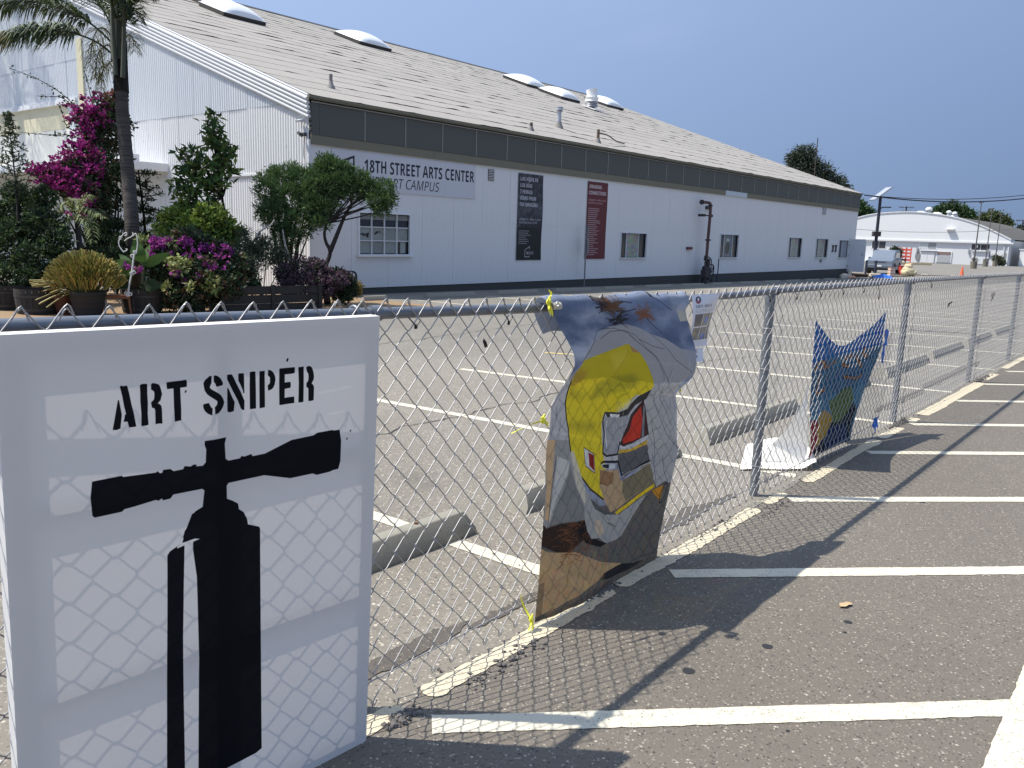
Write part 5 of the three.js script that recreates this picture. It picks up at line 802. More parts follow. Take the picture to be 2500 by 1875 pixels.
// a shrub or tree: woody limbs from base to the clusters, leaves around them
function plant(name, label, category, base, clusters, tufts, leaf, wood, group) {
  const t = thing(name, label, category, base, 0, group), cl = clusters.map(([x, y, z, r]) => [x - base[0], y - base[1], z - base[2], r]);
  if (wood !== 0) { const w = wood ?? {}, fork = w.fork ? w.fork.map((v, i) => v - base[i]) : [0, 0.05, 0]; const l = w.trunk ? [taper(w.trunk.map((p) => p.map((v, i) => v - base[i])), w.r0, w.r1, 18, 9)] : []; for (const c of cl) l.push(limb(fork, [c[0], c[1], c[2]], (w.r1 ?? 0.03), 0.008, c[3] * 0.4)); for (const c of cl) for (let i = 0; i < 3; i++) { const d = onSphere(); l.push(limb([c[0], c[1], c[2]], [c[0] + d.x * c[3] * 0.8, c[1] + Math.abs(d.y) * c[3] * 0.7, c[2] + d.z * c[3] * 0.8], 0.009, 0.003, 0.06)); } part(w.name ?? 'stem', l, w.mat ?? barkMat, t); }
  const L = new Leaves(); fill(L, cl, tufts, leaf); part(leaf.name ?? 'foliage', L.geo(), leafMat, t);
  return [t, cl];
}
const GREEN = { dark: [[0.022, 0.042, 0.018], [0.03, 0.055, 0.022], [0.016, 0.034, 0.016]], mid: [[0.04, 0.09, 0.025], [0.055, 0.11, 0.03], [0.03, 0.07, 0.022]], bright: [[0.15, 0.21, 0.03], [0.2, 0.26, 0.045], [0.11, 0.17, 0.03]], olive: [[0.05, 0.095, 0.03], [0.07, 0.12, 0.035], [0.035, 0.07, 0.024]], grey: [[0.05, 0.07, 0.04], [0.035, 0.055, 0.03], [0.07, 0.09, 0.05]] };
rnd = rngOf(101);
// big dark shrub at the left edge
plant('dark_shrub', 'big rounded dark green shrub at the left edge of the picture', 'shrub', [-8.181,-0.13,-14.205], [[-9.123,1.498,-15.865,0.44], [-8.511,1.216,-15.408,0.384], [-8.973,0.914,-15.15,0.438], [-8.377,0.651,-14.9,0.396], [-8.171,0.938,-15.155,0.263], [-8.785,0.296,-14.633,0.355], [-8.288,0.311,-14.636,0.284], [-7.977,0.522,-14.877,0.187], [-9.671,1.182,-15.605,0.449], [-8.754,1.809,-15.92,0.197], [-9.286,1.83,-15.924,0.228]], 2600, { per: 6, len: 0.085, wid: 0.045, colors: [...GREEN.dark, [0.035, 0.06, 0.02], [0.05, 0.085, 0.025]], out: 0.5, spread: 0.9 }, { r1: 0.03, mat: darkBark });
// slender conifer sprig above it
{
  const base = [-8.734,-0.135,-14.883], t = thing('young_conifer', 'slender young conifer with short tiered twigs rising above the dark shrub', 'tree', base), top = [-9.377,3.286,-15.982], rel = (p) => p.map((v, i) => v - base[i]), A = V(0, 0, 0), B = V(...rel(top)), mid = V(...rel([-8.93,1.849,-15.318]));
  const c = new THREE.CatmullRomCurve3([A, mid, B]), L = new Leaves(), tw = [taper([A, mid, B], 0.03, 0.006, 20, 7)];
  for (let i = 0; i < 17; i++) { const k = 0.5 + 0.48 * i / 16, p = c.getPoint(k), n = 4, len = lerp(0.4, 0.07, (k - 0.5) / 0.5) * rr(0.5, 1.15); for (let j = 0; j < n; j++) { const a = j / n * 6.28 + i * 1.3, d = V(Math.cos(a), 0.28, Math.sin(a)), e = p.clone().addScaledVector(d, len); tw.push(taper([p, e], 0.008, 0.004, 3, 5)); for (let q = 0; q < 11; q++) { const f = rr(0.25, 1), o = p.clone().lerp(e, f); L.add(o, onSphere().add(V(d.x * 0.6, 0.4, d.z * 0.6)), rr(0.05, 0.1), 0.03, tint(pick(GREEN.grey), rr(0.7, 1.3))); } } }
  for (let q = 0; q < 60; q++) L.add(c.getPoint(rr(0.9, 1)).add(V(rr(-0.03, 0.03), 0, rr(-0.03, 0.03))), onSphere().add(V(0, 0.8, 0)), 0.08, 0.03, tint(pick(GREEN.grey), rr(0.7, 1.3)));
  part('trunk', tw, darkBark, t); part('crown', L.geo(), leafMat, t);
}
// bougainvillea grown high beside the palm
{
  const sun = [[-8.79,2.979,-18.06,0.272], [-8.894,2.747,-17.815,0.236], [-8.792,3.761,-18.505,0.26], [-8.88,3.408,-18.238,0.291], [-9.218,3.552,-18.467,0.19], [-8.623,3.416,-18.24,0.223], [-8.586,2.583,-17.684,0.335], [-8.853,2.395,-17.448,0.331], [-9.085,2.259,-17.322,0.296], [-9.274,2.166,-17.203,0.229], [-8.822,2.099,-17.191,0.278], [-8.49,1.949,-17.164,0.278], [-8.392,2.205,-17.414,0.248], [-9.425,2.282,-17.224,0.131], [-8.459,1.582,-16.896,0.226], [-8.31,1.709,-17.02,0.195]], shade = [[-8.713,3.491,-18.863,0.301], [-8.692,3.034,-18.578,0.298], [-8.999,3.068,-18.584,0.228], [-8.49,2.423,-18.265,0.312], [-8.507,1.902,-17.969,0.308], [-8.857,2.144,-18.012,0.377], [-9.261,2.037,-17.79,0.288], [-8.854,1.792,-17.543,0.284], [-8.367,1.392,-17.268,0.248], [-8.778,3.955,-19.149,0.179]];
  const base = [-9.013,-0.176,-18.646], [t, cl] = plant('bougainvillea', 'tall magenta bougainvillea climbing beside the palm trunk against the gable', 'bougainvillea', base, [...shade, ...sun], 1500, { per: 6, len: 0.1, wid: 0.055, colors: [...GREEN.dark, [0.04, 0.07, 0.025], [0.09, 0.07, 0.04]], out: 0.3, spread: 1 }, { r1: 0.035, mat: darkBark });
  const F = new Leaves(), rel = sun.map(([x, y, z, r]) => [x - base[0] - 0.12, y - base[1] + 0.05, z - base[2] + 0.2, r]);
  fill(F, rel, 500, { per: 7, len: 0.075, wid: 0.06, colors: [[0.26, 0.025, 0.18], [0.17, 0.016, 0.12], [0.33, 0.05, 0.24], [0.1, 0.02, 0.06], [0.2, 0.03, 0.13]], out: 0.5, spread: 1.2 });
  fill(F, [[-8.746,3.938,-18.74,0.193], [-8.584,3.796,-18.714,0.158]].map(([x, y, z, r]) => [x - base[0], y - base[1], z - base[2], r]), 90, { per: 6, len: 0.08, wid: 0.06, colors: [[0.2, 0.09, 0.08], [0.15, 0.07, 0.06]], spread: 1.2 });
  part('blossom', F.geo(), petalMat, t);
  const A = (p) => V(...p.map((v, i) => v - base[i])), S = [], G2 = new Leaves();
  for (const pts of [[[-8.94,3.406,-18.238], [-9.382,3.934,-17.926], [-9.82,4.198,-17.77], [-10.225,4.342,-17.593]], [[-9.229,3.688,-18.086], [-9.38,3.852,-17.912], [-9.575,3.847,-17.809], [-9.784,3.841,-17.706]], [[-8.911,3.006,-17.963], [-9.189,3.1,-17.777], [-9.468,3.08,-17.672], [-10.039,3.093,-17.369]], [[-8.999,3.129,-17.985], [-9.235,3.263,-17.806], [-9.353,3.548,-17.857], [-9.408,3.703,-17.885]], [[-9.074,3.715,-18.598], [-9.246,4.225,-18.791], [-9.353,4.566,-18.852]], [[-9.11,2.171,-17.204], [-9.382,2.452,-16.848], [-9.501,2.355,-16.628]]]) { const q = pts.map(A), c = new THREE.CatmullRomCurve3(q); S.push(taper(q, 0.012, 0.004, 16, 5)); const n = Math.round(c.getLength() * 26); for (let i = 0; i < n; i++) { const k = rnd(); G2.add(c.getPoint(k).add(V(rr(-0.03, 0.03), rr(-0.03, 0.03), rr(-0.03, 0.03))), onSphere(), rr(0.05, 0.09), 0.04, tint(pick(GREEN.grey), rr(0.6, 1.1))); } }
  part('long_shoot', S, darkBark, t); part('shoot_leaves', G2.geo(), leafMat, t);
}
// palms
function frond(pts, o) { // rachis and drooping leaflets on both sides
  const c = new THREE.CatmullRomCurve3(pts.map((p) => V(...p))), L = new Leaves(), n = o.n ?? 95, len = c.getLength();
  const pos = [], col = [], idx = [];
  for (let i = 0; i < n; i++) for (const s of [-1, 1]) {
    const k = lerp(o.start ?? 0.28, 0.995, i / (n - 1)), p = c.getPointAt(k), t = c.getTangentAt(k), side = V().crossVectors(t, V(0, 1, 0)).normalize().multiplyScalar(s), up = V().crossVectors(side, t).multiplyScalar(s), l = o.leaf * Math.sin(Math.PI * lerp(0.22, 0.93, k)) ** 0.7 * rr(0.85, 1.15), w = o.w ?? 0.018, a = rr(-0.5, 0.6);
    const d = t.clone().multiplyScalar(0.75).addScaledVector(side, 0.8).addScaledVector(up, a).normalize(), m = p.clone().addScaledVector(d, l * 0.5), e = m.clone().addScaledVector(d.add(V(0, -(o.droop ?? 0.7) * rr(0.6, 1.3), 0)).normalize(), l * 0.55), ws = V().crossVectors(d, V(rr(-0.3, 0.3), 1, rr(-0.3, 0.3))).normalize().multiplyScalar(w / 2), b = pos.length / 3, cc = tint(pick(o.colors), rr(0.8, 1.2)), tip = o.tip && k > 0.75 ? o.tip : cc;
    for (const [q, f, kk] of [[p, 0.6, cc], [p, -0.6, cc], [m, 1, cc], [m, -1, cc], [e, 0.12, tip], [e, -0.12, tip]]) { const z = q.clone().addScaledVector(ws, f); pos.push(z.x, z.y, z.z); col.push(...kk); }
    idx.push(b, b + 1, b + 2, b + 1, b + 3, b + 2, b + 2, b + 3, b + 4, b + 3, b + 5, b + 4);
  }
  const g = new THREE.BufferGeometry(); g.setAttribute('position', new THREE.Float32BufferAttribute(pos, 3)); g.setAttribute('color', new THREE.Float32BufferAttribute(col, 3)); g.setIndex(idx); g.computeVertexNormals();
  return [clean(g), paintVerts(taper(pts, o.r0 ?? 0.022, 0.004, 20, 5), () => o.stalk ?? [0.05, 0.07, 0.03])];
}
const PALM = [[0.05, 0.075, 0.03], [0.07, 0.1, 0.035], [0.035, 0.055, 0.026]], YELLOWED = [[0.2, 0.2, 0.06], [0.15, 0.16, 0.05], [0.11, 0.13, 0.05]];
function palmTrunk(t, pts, r0, r1) {
  const g = taper(pts, r0, r1, 90, 14), p = g.attributes.position, c = new THREE.CatmullRomCurve3(pts.map((q) => V(...q)));
  for (let i = 0; i <= 90; i++) { const q = c.getPointAt(i / 90), k = 1 + 0.035 * (i % 3 === 0 ? 1 : 0) + 0.04 * (noise(i * 0.7, 3) - 0.5); for (let j = 0; j <= 14; j++) { const a = i * 15 + j; p.setXYZ(a, q.x + (p.getX(a) - q.x) * k, q.y + (p.getY(a) - q.y) * k, q.z + (p.getZ(a) - q.z) * k); } }
  g.computeVertexNormals(); { const uv = g.attributes.uv; for (let i = 0; i < uv.count; i++) uv.setXY(i, uv.getY(i) * 1.2, uv.getX(i) * 4); }
  part('trunk', g, std([0.62, 0.6, 0.6], 0.9, { map: tBark, bumpMap: tBark, bumpScale: 0.015 }), t);
}
{
  const T = 16.2, base = [-8.522,-0.18,-18.928], rel = (p) => p.map((v, i) => v - base[i]), R = (...l) => l.map(rel), t = thing('palm_tree', 'tall palm tree with a slim ringed grey trunk before the corrugated gable', 'tree', base);
  palmTrunk(t, R(base, [-7.36,0.946,-16.375], [-7.514,2.338,-16.625], [-7.64,3.343,-16.805], [-7.687,3.846,-16.895]), 0.15, 0.118);
  // fibre boots and old leaf bases
  const boots = []; for (let i = 0; i < 26; i++) { const k = i / 26, p = V(...rel([-7.685,3.768,-16.881])).lerp(V(...rel([-7.745,4.659,-17.04])), k), a = i * 2.4; boots.push(place(new THREE.ConeGeometry(0.07, 0.36, 5).scale(1, 1, 0.45), p.x + Math.cos(a) * 0.1, p.y, p.z + Math.sin(a) * 0.1, 0, -a + 1.57, 0.25 * Math.cos(a) * -1)); }
  boots.push(taper(R([-7.68,3.846,-16.895], [-7.706,4.194,-16.957], [-7.742,4.814,-17.068]), 0.14, 0.13, 8, 9)); part('leaf_base', boots, std([0.1, 0.085, 0.065], 0.95, { map: tBark }), t);
  part('crownshaft', [taper(R([-7.745,4.426,-16.998], [-7.778,4.968,-17.096], [-7.826,5.743,-17.234]), 0.15, 0.13, 10, 10), taper(R([-7.594,4.093,-16.786], [-7.574,4.698,-16.844], [-7.535,5.438,-16.875]), 0.05, 0.035, 10, 6), taper(R([-7.727,4.127,-16.793], [-7.773,4.845,-16.87], [-7.767,5.431,-16.874]), 0.05, 0.035, 10, 6)], std([0.07, 0.08, 0.06], 0.8), t);
  const add = (o, ...pts) => part('frond', frond(R(...pts), o), leafMat, t);
  const g = { leaf: 0.62, colors: PALM, n: 210, w: 0.03, droop: 0.95 };
  add({ ...g, start: 0.3, tip: [0.2, 0.17, 0.05] }, [-7.803,4.502,-17.012], [-8.057,4.721,-16.848], [-8.293,4.805,-16.558], [-8.679,4.788,-16.149], [-9.017,4.635,-15.817], [-9.396,4.413,-15.574]);
  add({ ...g, start: 0.22 }, [-7.841,4.733,-17.054], [-8.287,5.108,-17.121], [-8.674,5.319,-17.057], [-9.17,5.446,-16.978], [-9.732,5.417,-16.871], [-10.281,5.252,-16.74]);
  add({ ...g, start: 0.2 }, [-7.815,4.889,-17.081], [-8.2,5.474,-17.389], [-8.666,5.96,-17.578], [-9.371,6.206,-17.724], [-10.156,6.133,-17.812]);
  add({ ...g, start: 0.2 }, [-7.775,5.124,-17.123], [-7.594,5.684,-16.716], [-7.376,5.849,-16.034], [-7.192,5.673,-15.19]);
  add({ ...g, start: 0.12, leaf: 0.55 }, [-7.725,5.047,-17.11], [-7.602,5.7,-17.328], [-7.377,5.97,-17.478], [-7.217,5.846,-17.558]);
  add({ ...g, start: 0.15 }, [-7.791,5.123,-17.123], [-7.718,5.577,-16.595], [-7.749,5.651,-16.1], [-7.883,5.499,-15.565], [-8.004,5.105,-15.088]);
  const y = { leaf: 0.5, colors: YELLOWED, n: 80, w: 0.013, start: 0.05, droop: 1.2, stalk: [0.2, 0.19, 0.08] };
  add(y, [-7.87,4.62,-17.236], [-8.189,5.089,-17.524], [-8.469,5.168,-17.741], [-8.627,4.945,-17.803], [-8.661,4.458,-17.715]); add(y, [-7.849,4.463,-17.208], [-8.23,4.832,-17.579], [-8.454,4.686,-17.655], [-8.554,4.218,-17.672]); add({ ...y, leaf: 0.4 }, [-7.878,4.403,-17.299], [-8.252,4.551,-17.732], [-8.46,4.361,-17.8], [-8.482,3.994,-17.734]);
  add({ ...y, leaf: 0.42 }, [-7.727,4.603,-17.132], [-7.736,5,-17.406], [-7.701,4.985,-17.505], [-7.644,4.708,-17.455]);
  add({ ...g, leaf: 0.4, n: 70, start: 0.1 }, [-7.707,4.97,-17.096], [-7.515,5.338,-17.06], [-7.376,5.355,-16.962], [-7.262,5.142,-16.822]);
}
{ // a second, taller palm outside the picture to the left: its shadow falls on the gable
  const b = fromHall(-2.05, 0, -18.4); b.y = ground(b.x, b.z); const t = thing('palm_tree', 'taller palm standing outside the picture to the left whose shadow crosses the gable', 'tree', b.toArray());
  palmTrunk(t, [[0, 0, 0], [0.1, 4, 0.1], [-0.1, 8, 0], [-0.5, 12.4, 0]], 0.2, 0.14);
  for (let i = 0; i < 14; i++) { const a = i * 2.4, d = [Math.cos(a), Math.sin(a)], e = 0.6 + 0.9 * hash(i, 4, 4); part('frond', frond([[-0.5, 12.4, 0], [-0.5 + d[0], 12.4 + e, d[1]], [-0.5 + d[0] * 2, 12.4 + e * 0.9, d[1] * 2], [-0.5 + d[0] * 3.1, 11.6, d[1] * 3.1]], { leaf: 0.6, colors: PALM, n: 60, w: 0.03 }), leafMat, t); }
}
{ // small palm
  const base = [-8.751,-0.16,-17.109], rel = (p) => p.map((v, i) => v - base[i]), R = (...l) => l.map(rel), t = thing('young_palm', 'small young palm with arching pale fronds left of the tall palm', 'tree', base);
  palmTrunk(t, R(base, [-8.069,0.783,-15.737], [-8.15,1.453,-15.857]), 0.06, 0.05);
  const o = { leaf: 0.25, colors: [[0.13, 0.17, 0.06], [0.17, 0.19, 0.08], [0.1, 0.14, 0.05]], n: 34, w: 0.018, start: 0.1, droop: 0.8, r0: 0.014 };
  for (const pts of [[[-8.15,1.453,-15.857], [-7.923,1.589,-15.678], [-7.597,1.565,-15.47], [-7.375,1.453,-15.349]], [[-8.15,1.453,-15.857], [-8.104,1.679,-15.897], [-7.958,1.848,-15.927], [-7.859,1.836,-15.925]], [[-8.15,1.453,-15.857], [-8.224,1.635,-15.788], [-8.3,1.666,-15.692], [-8.354,1.551,-15.569]], [[-8.15,1.453,-15.857], [-7.814,1.421,-15.546], [-7.661,1.242,-15.412], [-7.582,1.027,-15.272]], [[-8.15,1.453,-15.857], [-8.285,1.68,-16.1], [-8.432,1.774,-16.32], [-8.601,1.792,-16.527]], [[-8.15,1.453,-15.857], [-8.218,1.448,-15.652], [-8.27,1.261,-15.517]]]) part('frond', frond(R(...pts), o), leafMat, t);
}
// tiered pine-like sapling behind the palm, and the dark undergrowth
{
  const base = [-8.39,-0.181,-19.004], rel = (p) => p.map((v, i) => v - base[i]), t = thing('tiered_sapling', 'dark sapling with flat tiers of twigs just right of the palm trunk', 'tree', base), top = V(...rel([-7.762,2.443,-17.659])), L = new Leaves(), tw = [taper([V(0, 0, 0), top.clone().multiplyScalar(0.5).add(V(0.1, 0, 0)), top], 0.05, 0.015, 12, 7)];
  for (let i = 0; i < 9; i++) { const k = 0.3 + 0.7 * i / 8 + rr(-0.03, 0.03), p = top.clone().multiplyScalar(k).add(V(0.1 * Math.sin(k * 3), 0, 0)); for (let j = 0; j < 6; j++) { const a = j * 1.05 + i, len = rr(0.15, 0.5), e = p.clone().add(V(Math.cos(a) * len, rr(-0.08, 0.16), Math.sin(a) * len)); tw.push(taper([p, e], 0.012, 0.006, 3, 5)); for (let q = 0; q < 30; q++) L.add(p.clone().lerp(e, rr(0.3, 1)).add(V(rr(-0.04, 0.04), rr(-0.03, 0.03), rr(-0.04, 0.04))), onSphere().add(V(0, 0.3, 0)), rr(0.06, 0.12), 0.03, tint(pick(GREEN.dark), rr(0.6, 1.2))); } }
  part('trunk', tw, darkBark, t); part('crown', L.geo(), leafMat, t);
}
plant('dark_bush', 'dark conifer bush low behind the potted pencil plant', 'bush', [-8.52,-0.171,-18.04], [[-7.84,1.164,-16.821,0.275], [-8.017,0.923,-16.574,0.287], [-7.53,0.861,-16.462,0.285], [-7.617,0.634,-16.116,0.28], [-8.184,1.153,-16.616,0.175], [-7.391,1.018,-16.795,0.194], [-7.947,0.706,-15.926,0.2]], 900, { per: 6, len: 0.12, wid: 0.03, colors: [...GREEN.dark, [0.05, 0.065, 0.025]], out: 0.5, spread: 1 }, { mat: darkBark });
// pencil plant in its half-barrel
{
  const base = [-6.925,-0.128,-13.651], t = thing('pencil_plant', 'yellow green succulent of upright pencil-like stems in a weathered tub', 'plant', base), S = [], c = V(...[-7.071,0.4,-13.738].map((v, i) => v - base[i]));
  for (let i = 0; i < 1250; i++) { const a = rr(0, 6.28), q = Math.sqrt(rnd()) * 1.02, up = Math.sqrt(Math.max(0.04, 1.05 - q * q)), e = V(Math.cos(a) * q * 0.64 - 0.02, 0.5 + 0.53 * up * rr(0.72, 1.08), Math.sin(a) * q * 0.5), l = rr(0.12, 0.26), lean = q * 0.75, b = e.clone().add(V(-Math.cos(a) * lean * l + rr(-0.03, 0.03), -l * (1.1 - 0.4 * q), -Math.sin(a) * lean * l + rr(-0.03, 0.03))), k = rr(0.6, 1.25), col = pick([[0.25, 0.22, 0.05], [0.19, 0.19, 0.045], [0.31, 0.26, 0.08], [0.12, 0.14, 0.035], [0.22, 0.16, 0.05]]); S.push(paintVerts(taper([b, b.clone().lerp(e, 0.5).add(V(rr(-0.012, 0.012), 0.01, 0)), e], 0.008, 0.0105, 3, 5), () => tint(col, k))); }
  for (let i = 0; i < 140; i++) { const a = rr(0, 6.28), q = rnd(), e = V(Math.cos(a) * q * 0.5 - 0.06, 0.55 + 0.3 * (1 - q), Math.sin(a) * q * 0.4), b = V(Math.cos(a) * 0.15, 0.36, Math.sin(a) * 0.15); S.push(paintVerts(taper([b, b.clone().lerp(e, 0.5), e], 0.012, 0.01, 3, 5), () => tint([0.13, 0.13, 0.04], rr(0.6, 1.1)))); }
  for (let i = 0; i < 46; i++) { const a = rr(2.2, 4.4), l = rr(0.5, 0.85), b = V(0, 0.4, 0), e = V(Math.cos(a) * l, 0.4 + rr(-0.25, 0.2), Math.sin(a) * l * 0.8 + 0.1); S.push(paintVerts(taper([b, b.clone().lerp(e, 0.5).add(V(0, 0.08, 0)), e], 0.009, 0.012, 4, 5), () => [0.24, 0.2, 0.06])); }
  part('stem', S, vcol(0.6), t);
}
// tubs and pots
const woodMat = std([0.3, 0.3, 0.3], 0.85, { map: tWood }), hoopMat = std([0.06, 0.06, 0.06], 0.6, { metalness: 0.5 }), earth = std([0.05, 0.04, 0.03], 1), terracotta = std([0.24, 0.09, 0.05], 0.85, { map: tConcrete });
function tub(label, p, r0, r1, h, kind) {
  const t = thing(kind === 'pot' ? 'terracotta_pot' : kind === 'plain' ? 'planter_tub' : 'barrel_planter', label, kind === 'pot' ? 'pot' : 'planter', p);
  if (kind === 'barrel') { const n = 22; for (let i = 0; i < n; i++) { const a = i / n * 6.2832, w = 6.2832 / n * r1 * 0.97; const g = grid(2, 8, (u, v) => { const rad = lerp(r0, r1, Math.sin(lerp(0.35, 1.57, v))), aa = a + (u - 0.5) * 6.2832 / n * 0.95; return [Math.cos(aa) * rad, v * h, Math.sin(aa) * rad]; }, (u, v) => [v * h * 1.5 + i, u * w + i * 0.13]); part('stave', g, woodMat, t); } for (const y of [0.2, 0.72]) { const rad = lerp(r0, r1, Math.sin(lerp(0.35, 1.57, y))); part('hoop', [cyl(rad + 0.008, rad + 0.004, 0.035, 0, y * h, 0, 30, 0, 0, 0, true)], hoopMat, t); } }
  else part(kind === 'pot' ? 'body' : 'body', lathe([[0, 0], [r0, 0], [r0 * 1.02, 0.02], [r1, h - 0.06], [r1 * 1.05, h - 0.055], [r1 * 1.06, h], [r1 * 0.95, h], [r1 * 0.9, h - 0.1], [0, h - 0.1]], 0, 0, 0, 28), kind === 'pot' ? terracotta : woodMat, t);
  part('soil', cyl(r1 * 0.93, r1 * 0.93, 0.02, 0, h - 0.08, 0, 20), earth, t); return t;
}
tub('dark wooden half barrel cut by the left edge of the picture', [-8.595,-0.128,-14.202], 0.24, 0.3, 0.42, 'barrel');
tub('weathered half barrel planter with hoops beneath the dark shrub', [-7.765,-0.126,-13.709], 0.28, 0.34, 0.42, 'barrel');
tub('terracotta pot half hidden behind the pencil plant\'s tub', [-7.336,-0.127,-13.722], 0.12, 0.18, 0.33, 'pot');
tub('weathered grey tub holding the pencil plant', [-6.92,-0.128,-13.653], 0.2, 0.27, 0.4, 'plain');
tub('dark half barrel behind the rusty chair', [-6.39,-0.138,-14.439], 0.28, 0.34, 0.42, 'barrel');
// rusty iron chair and the white scrollwork
{
  const p = [-6.62,-0.132,-14.011], t = thing('iron_chair', 'small rusty iron chair with a scrolled back between the planters', 'chair', p, 0.5), iron = std([0.24, 0.1, 0.045], 0.85), pale = std([0.36, 0.34, 0.3], 0.7);
  part('seat', [box(0.36, 0.05, 0.05, 0, 0.3, 0.15), box(0.36, 0.05, 0.05, 0, 0.3, -0.15), box(0.05, 0.05, 0.34, -0.17, 0.3, 0), box(0.05, 0.05, 0.34, 0.17, 0.3, 0), box(0.34, 0.012, 0.32, 0, 0.315, 0)], iron, t);
  for (const [x, z] of [[-0.17, 0.15], [0.17, 0.15], [-0.16, -0.15], [0.16, -0.15]]) part('leg', taper([[x, 0.3, z], [x * 1.08, 0.14, z * 1.05], [x * 1.18, 0.0, z * 1.15]], 0.022, 0.016, 6, 7), x < 0 && z > 0 ? pale : iron, t);
  part('back_frame', [tube([[-0.16, 0.3, -0.16], [-0.17, 0.6, -0.18], [-0.15, 0.72, -0.18]], 0.011, 12), tube([[0.16, 0.3, -0.16], [0.15, 0.6, -0.18]], 0.011, 12), tube([[0.0, 0.3, -0.16], [0.02, 0.62, -0.18], [0.1, 0.7, -0.18], [0.18, 0.66, -0.18], [0.2, 0.58, -0.17]], 0.012, 20)], pale, t);
  const sp = (x, y, r, turns, s) => { const q = []; for (let i = 0; i <= 40; i++) { const a = i / 40 * turns * 6.28, k = r * (1 - i / 48); q.push([x + Math.cos(a) * k * s, y + Math.sin(a) * k, -0.17]); } return tube(q, 0.009, 60); };
  part('scroll', [sp(-0.08, 0.46, 0.08, 1.8, 1), sp(0.12, 0.5, 0.07, 1.6, -1)], pale, t);
}
{
  const p = [-6.441,-0.134,-14.084], t = thing('scroll_sculpture', 'white wrought iron scrollwork on a tall bent rod above the rusty chair', 'sculpture', p), w = std([0.6, 0.58, 0.54], 0.6), A = (q) => q.map((v, i) => v - p[i]);
  const C = (pts, r) => tube(pts.map(A), r, pts.length * 10, 6);
  part('rod', [C([[-6.285,0.201,-13.702], [-6.277,0.359,-13.73], [-6.238,0.596,-13.773], [-6.218,0.82,-13.813], [-6.195,0.939,-13.834]], 0.014)], w, t);
  part('scroll', [C([[-6.174,0.9,-13.827], [-6.16,1.084,-13.86], [-6.197,1.214,-13.884], [-6.236,1.174,-13.876]], 0.009), C([[-6.381,0.907,-13.829], [-6.45,0.997,-13.845], [-6.466,1.075,-13.859], [-6.415,1.168,-13.875], [-6.383,1.209,-13.883], [-6.344,1.223,-13.885], [-6.343,1.184,-13.878], [-6.376,1.176,-13.877]], 0.008), C([[-6.415,1.142,-13.871], [-6.449,1.161,-13.874], [-6.46,1.114,-13.866], [-6.427,1.115,-13.866]], 0.007), C([[-6.373,1.091,-13.861], [-6.321,1.132,-13.869], [-6.255,1.167,-13.875], [-6.237,1.213,-13.883], [-6.251,1.226,-13.886]], 0.008), C([[-6.381,0.92,-13.831], [-6.341,0.934,-13.833], [-6.322,0.955,-13.837], [-6.349,0.96,-13.838]], 0.007)], w, t);
  part('leaf_ornament', [[[-6.293,0.227,-13.707]], [[-6.253,0.241,-13.709]], [[-6.32,0.252,-13.711]], [[-6.243,0.57,-13.768]], [[-6.204,0.591,-13.772]], [[-6.201,0.912,-13.83]], [[-6.239,0.852,-13.819]]].map(([q]) => ring(0.022, 0.009, ...A(q), 0, 0.4, 0)), w, t);
}
// broad-leaved canna
{
  const base = [-6.43,-0.139,-14.596], t = thing('canna', 'broad leaved canna with two upright lit blades in front of the bougainvillea mound', 'plant', base), A = (q) => V(...q.map((v, i) => v - base[i]));
  const blade = (a, b, w, c) => { const P = A(a), Q = A(b), d = Q.clone().sub(P), s = V().crossVectors(d, V(0.25, 0.1, 1)).normalize(); return paintVerts(grid(6, 12, (u, v) => { const k = Math.sin(Math.PI * (0.04 + 0.96 * v) ** 0.8) * w, q = P.clone().addScaledVector(d, v).addScaledVector(s, (u - 0.5) * k); return [q.x, q.y - 0.12 * v * v * d.length() * 0.4, q.z + 0.1 * Math.abs(u - 0.5) * k + 0.05 * Math.sin(v * 5)]; }), () => c); };
  for (const [a, b, w, c] of [[[-6.307,0.731,-14.407], [-6.437,1.126,-14.274], 0.24, [0.07, 0.14, 0.03]], [[-6.277,0.664,-14.395], [-5.8,0.943,-14.241], 0.17, [0.09, 0.16, 0.03]], [[-6.305,0.663,-14.394], [-6.335,1.057,-14.668], 0.13, [0.06, 0.12, 0.03]], [[-6.409,0.528,-14.269], [-6.748,0.782,-14.111], 0.3, [0.08, 0.15, 0.025]], [[-6.376,0.597,-14.281], [-6.731,0.885,-14.333], 0.16, [0.05, 0.1, 0.03]], [[-6.264,0.328,-14.233], [-5.865,0.42,-14.046], 0.2, [0.025, 0.05, 0.02]], [[-6.471,0.322,-14.232], [-6.672,0.538,-14.169], 0.26, [0.022, 0.05, 0.018]]]) part('leaf', blade(a, b, w, c), leafMat, t);
  part('stem', [taper([V(0, 0.1, 0), A([-6.305,0.663,-14.394])], 0.03, 0.018, 6, 6)], std([0.05, 0.08, 0.03], 0.8), t);
}
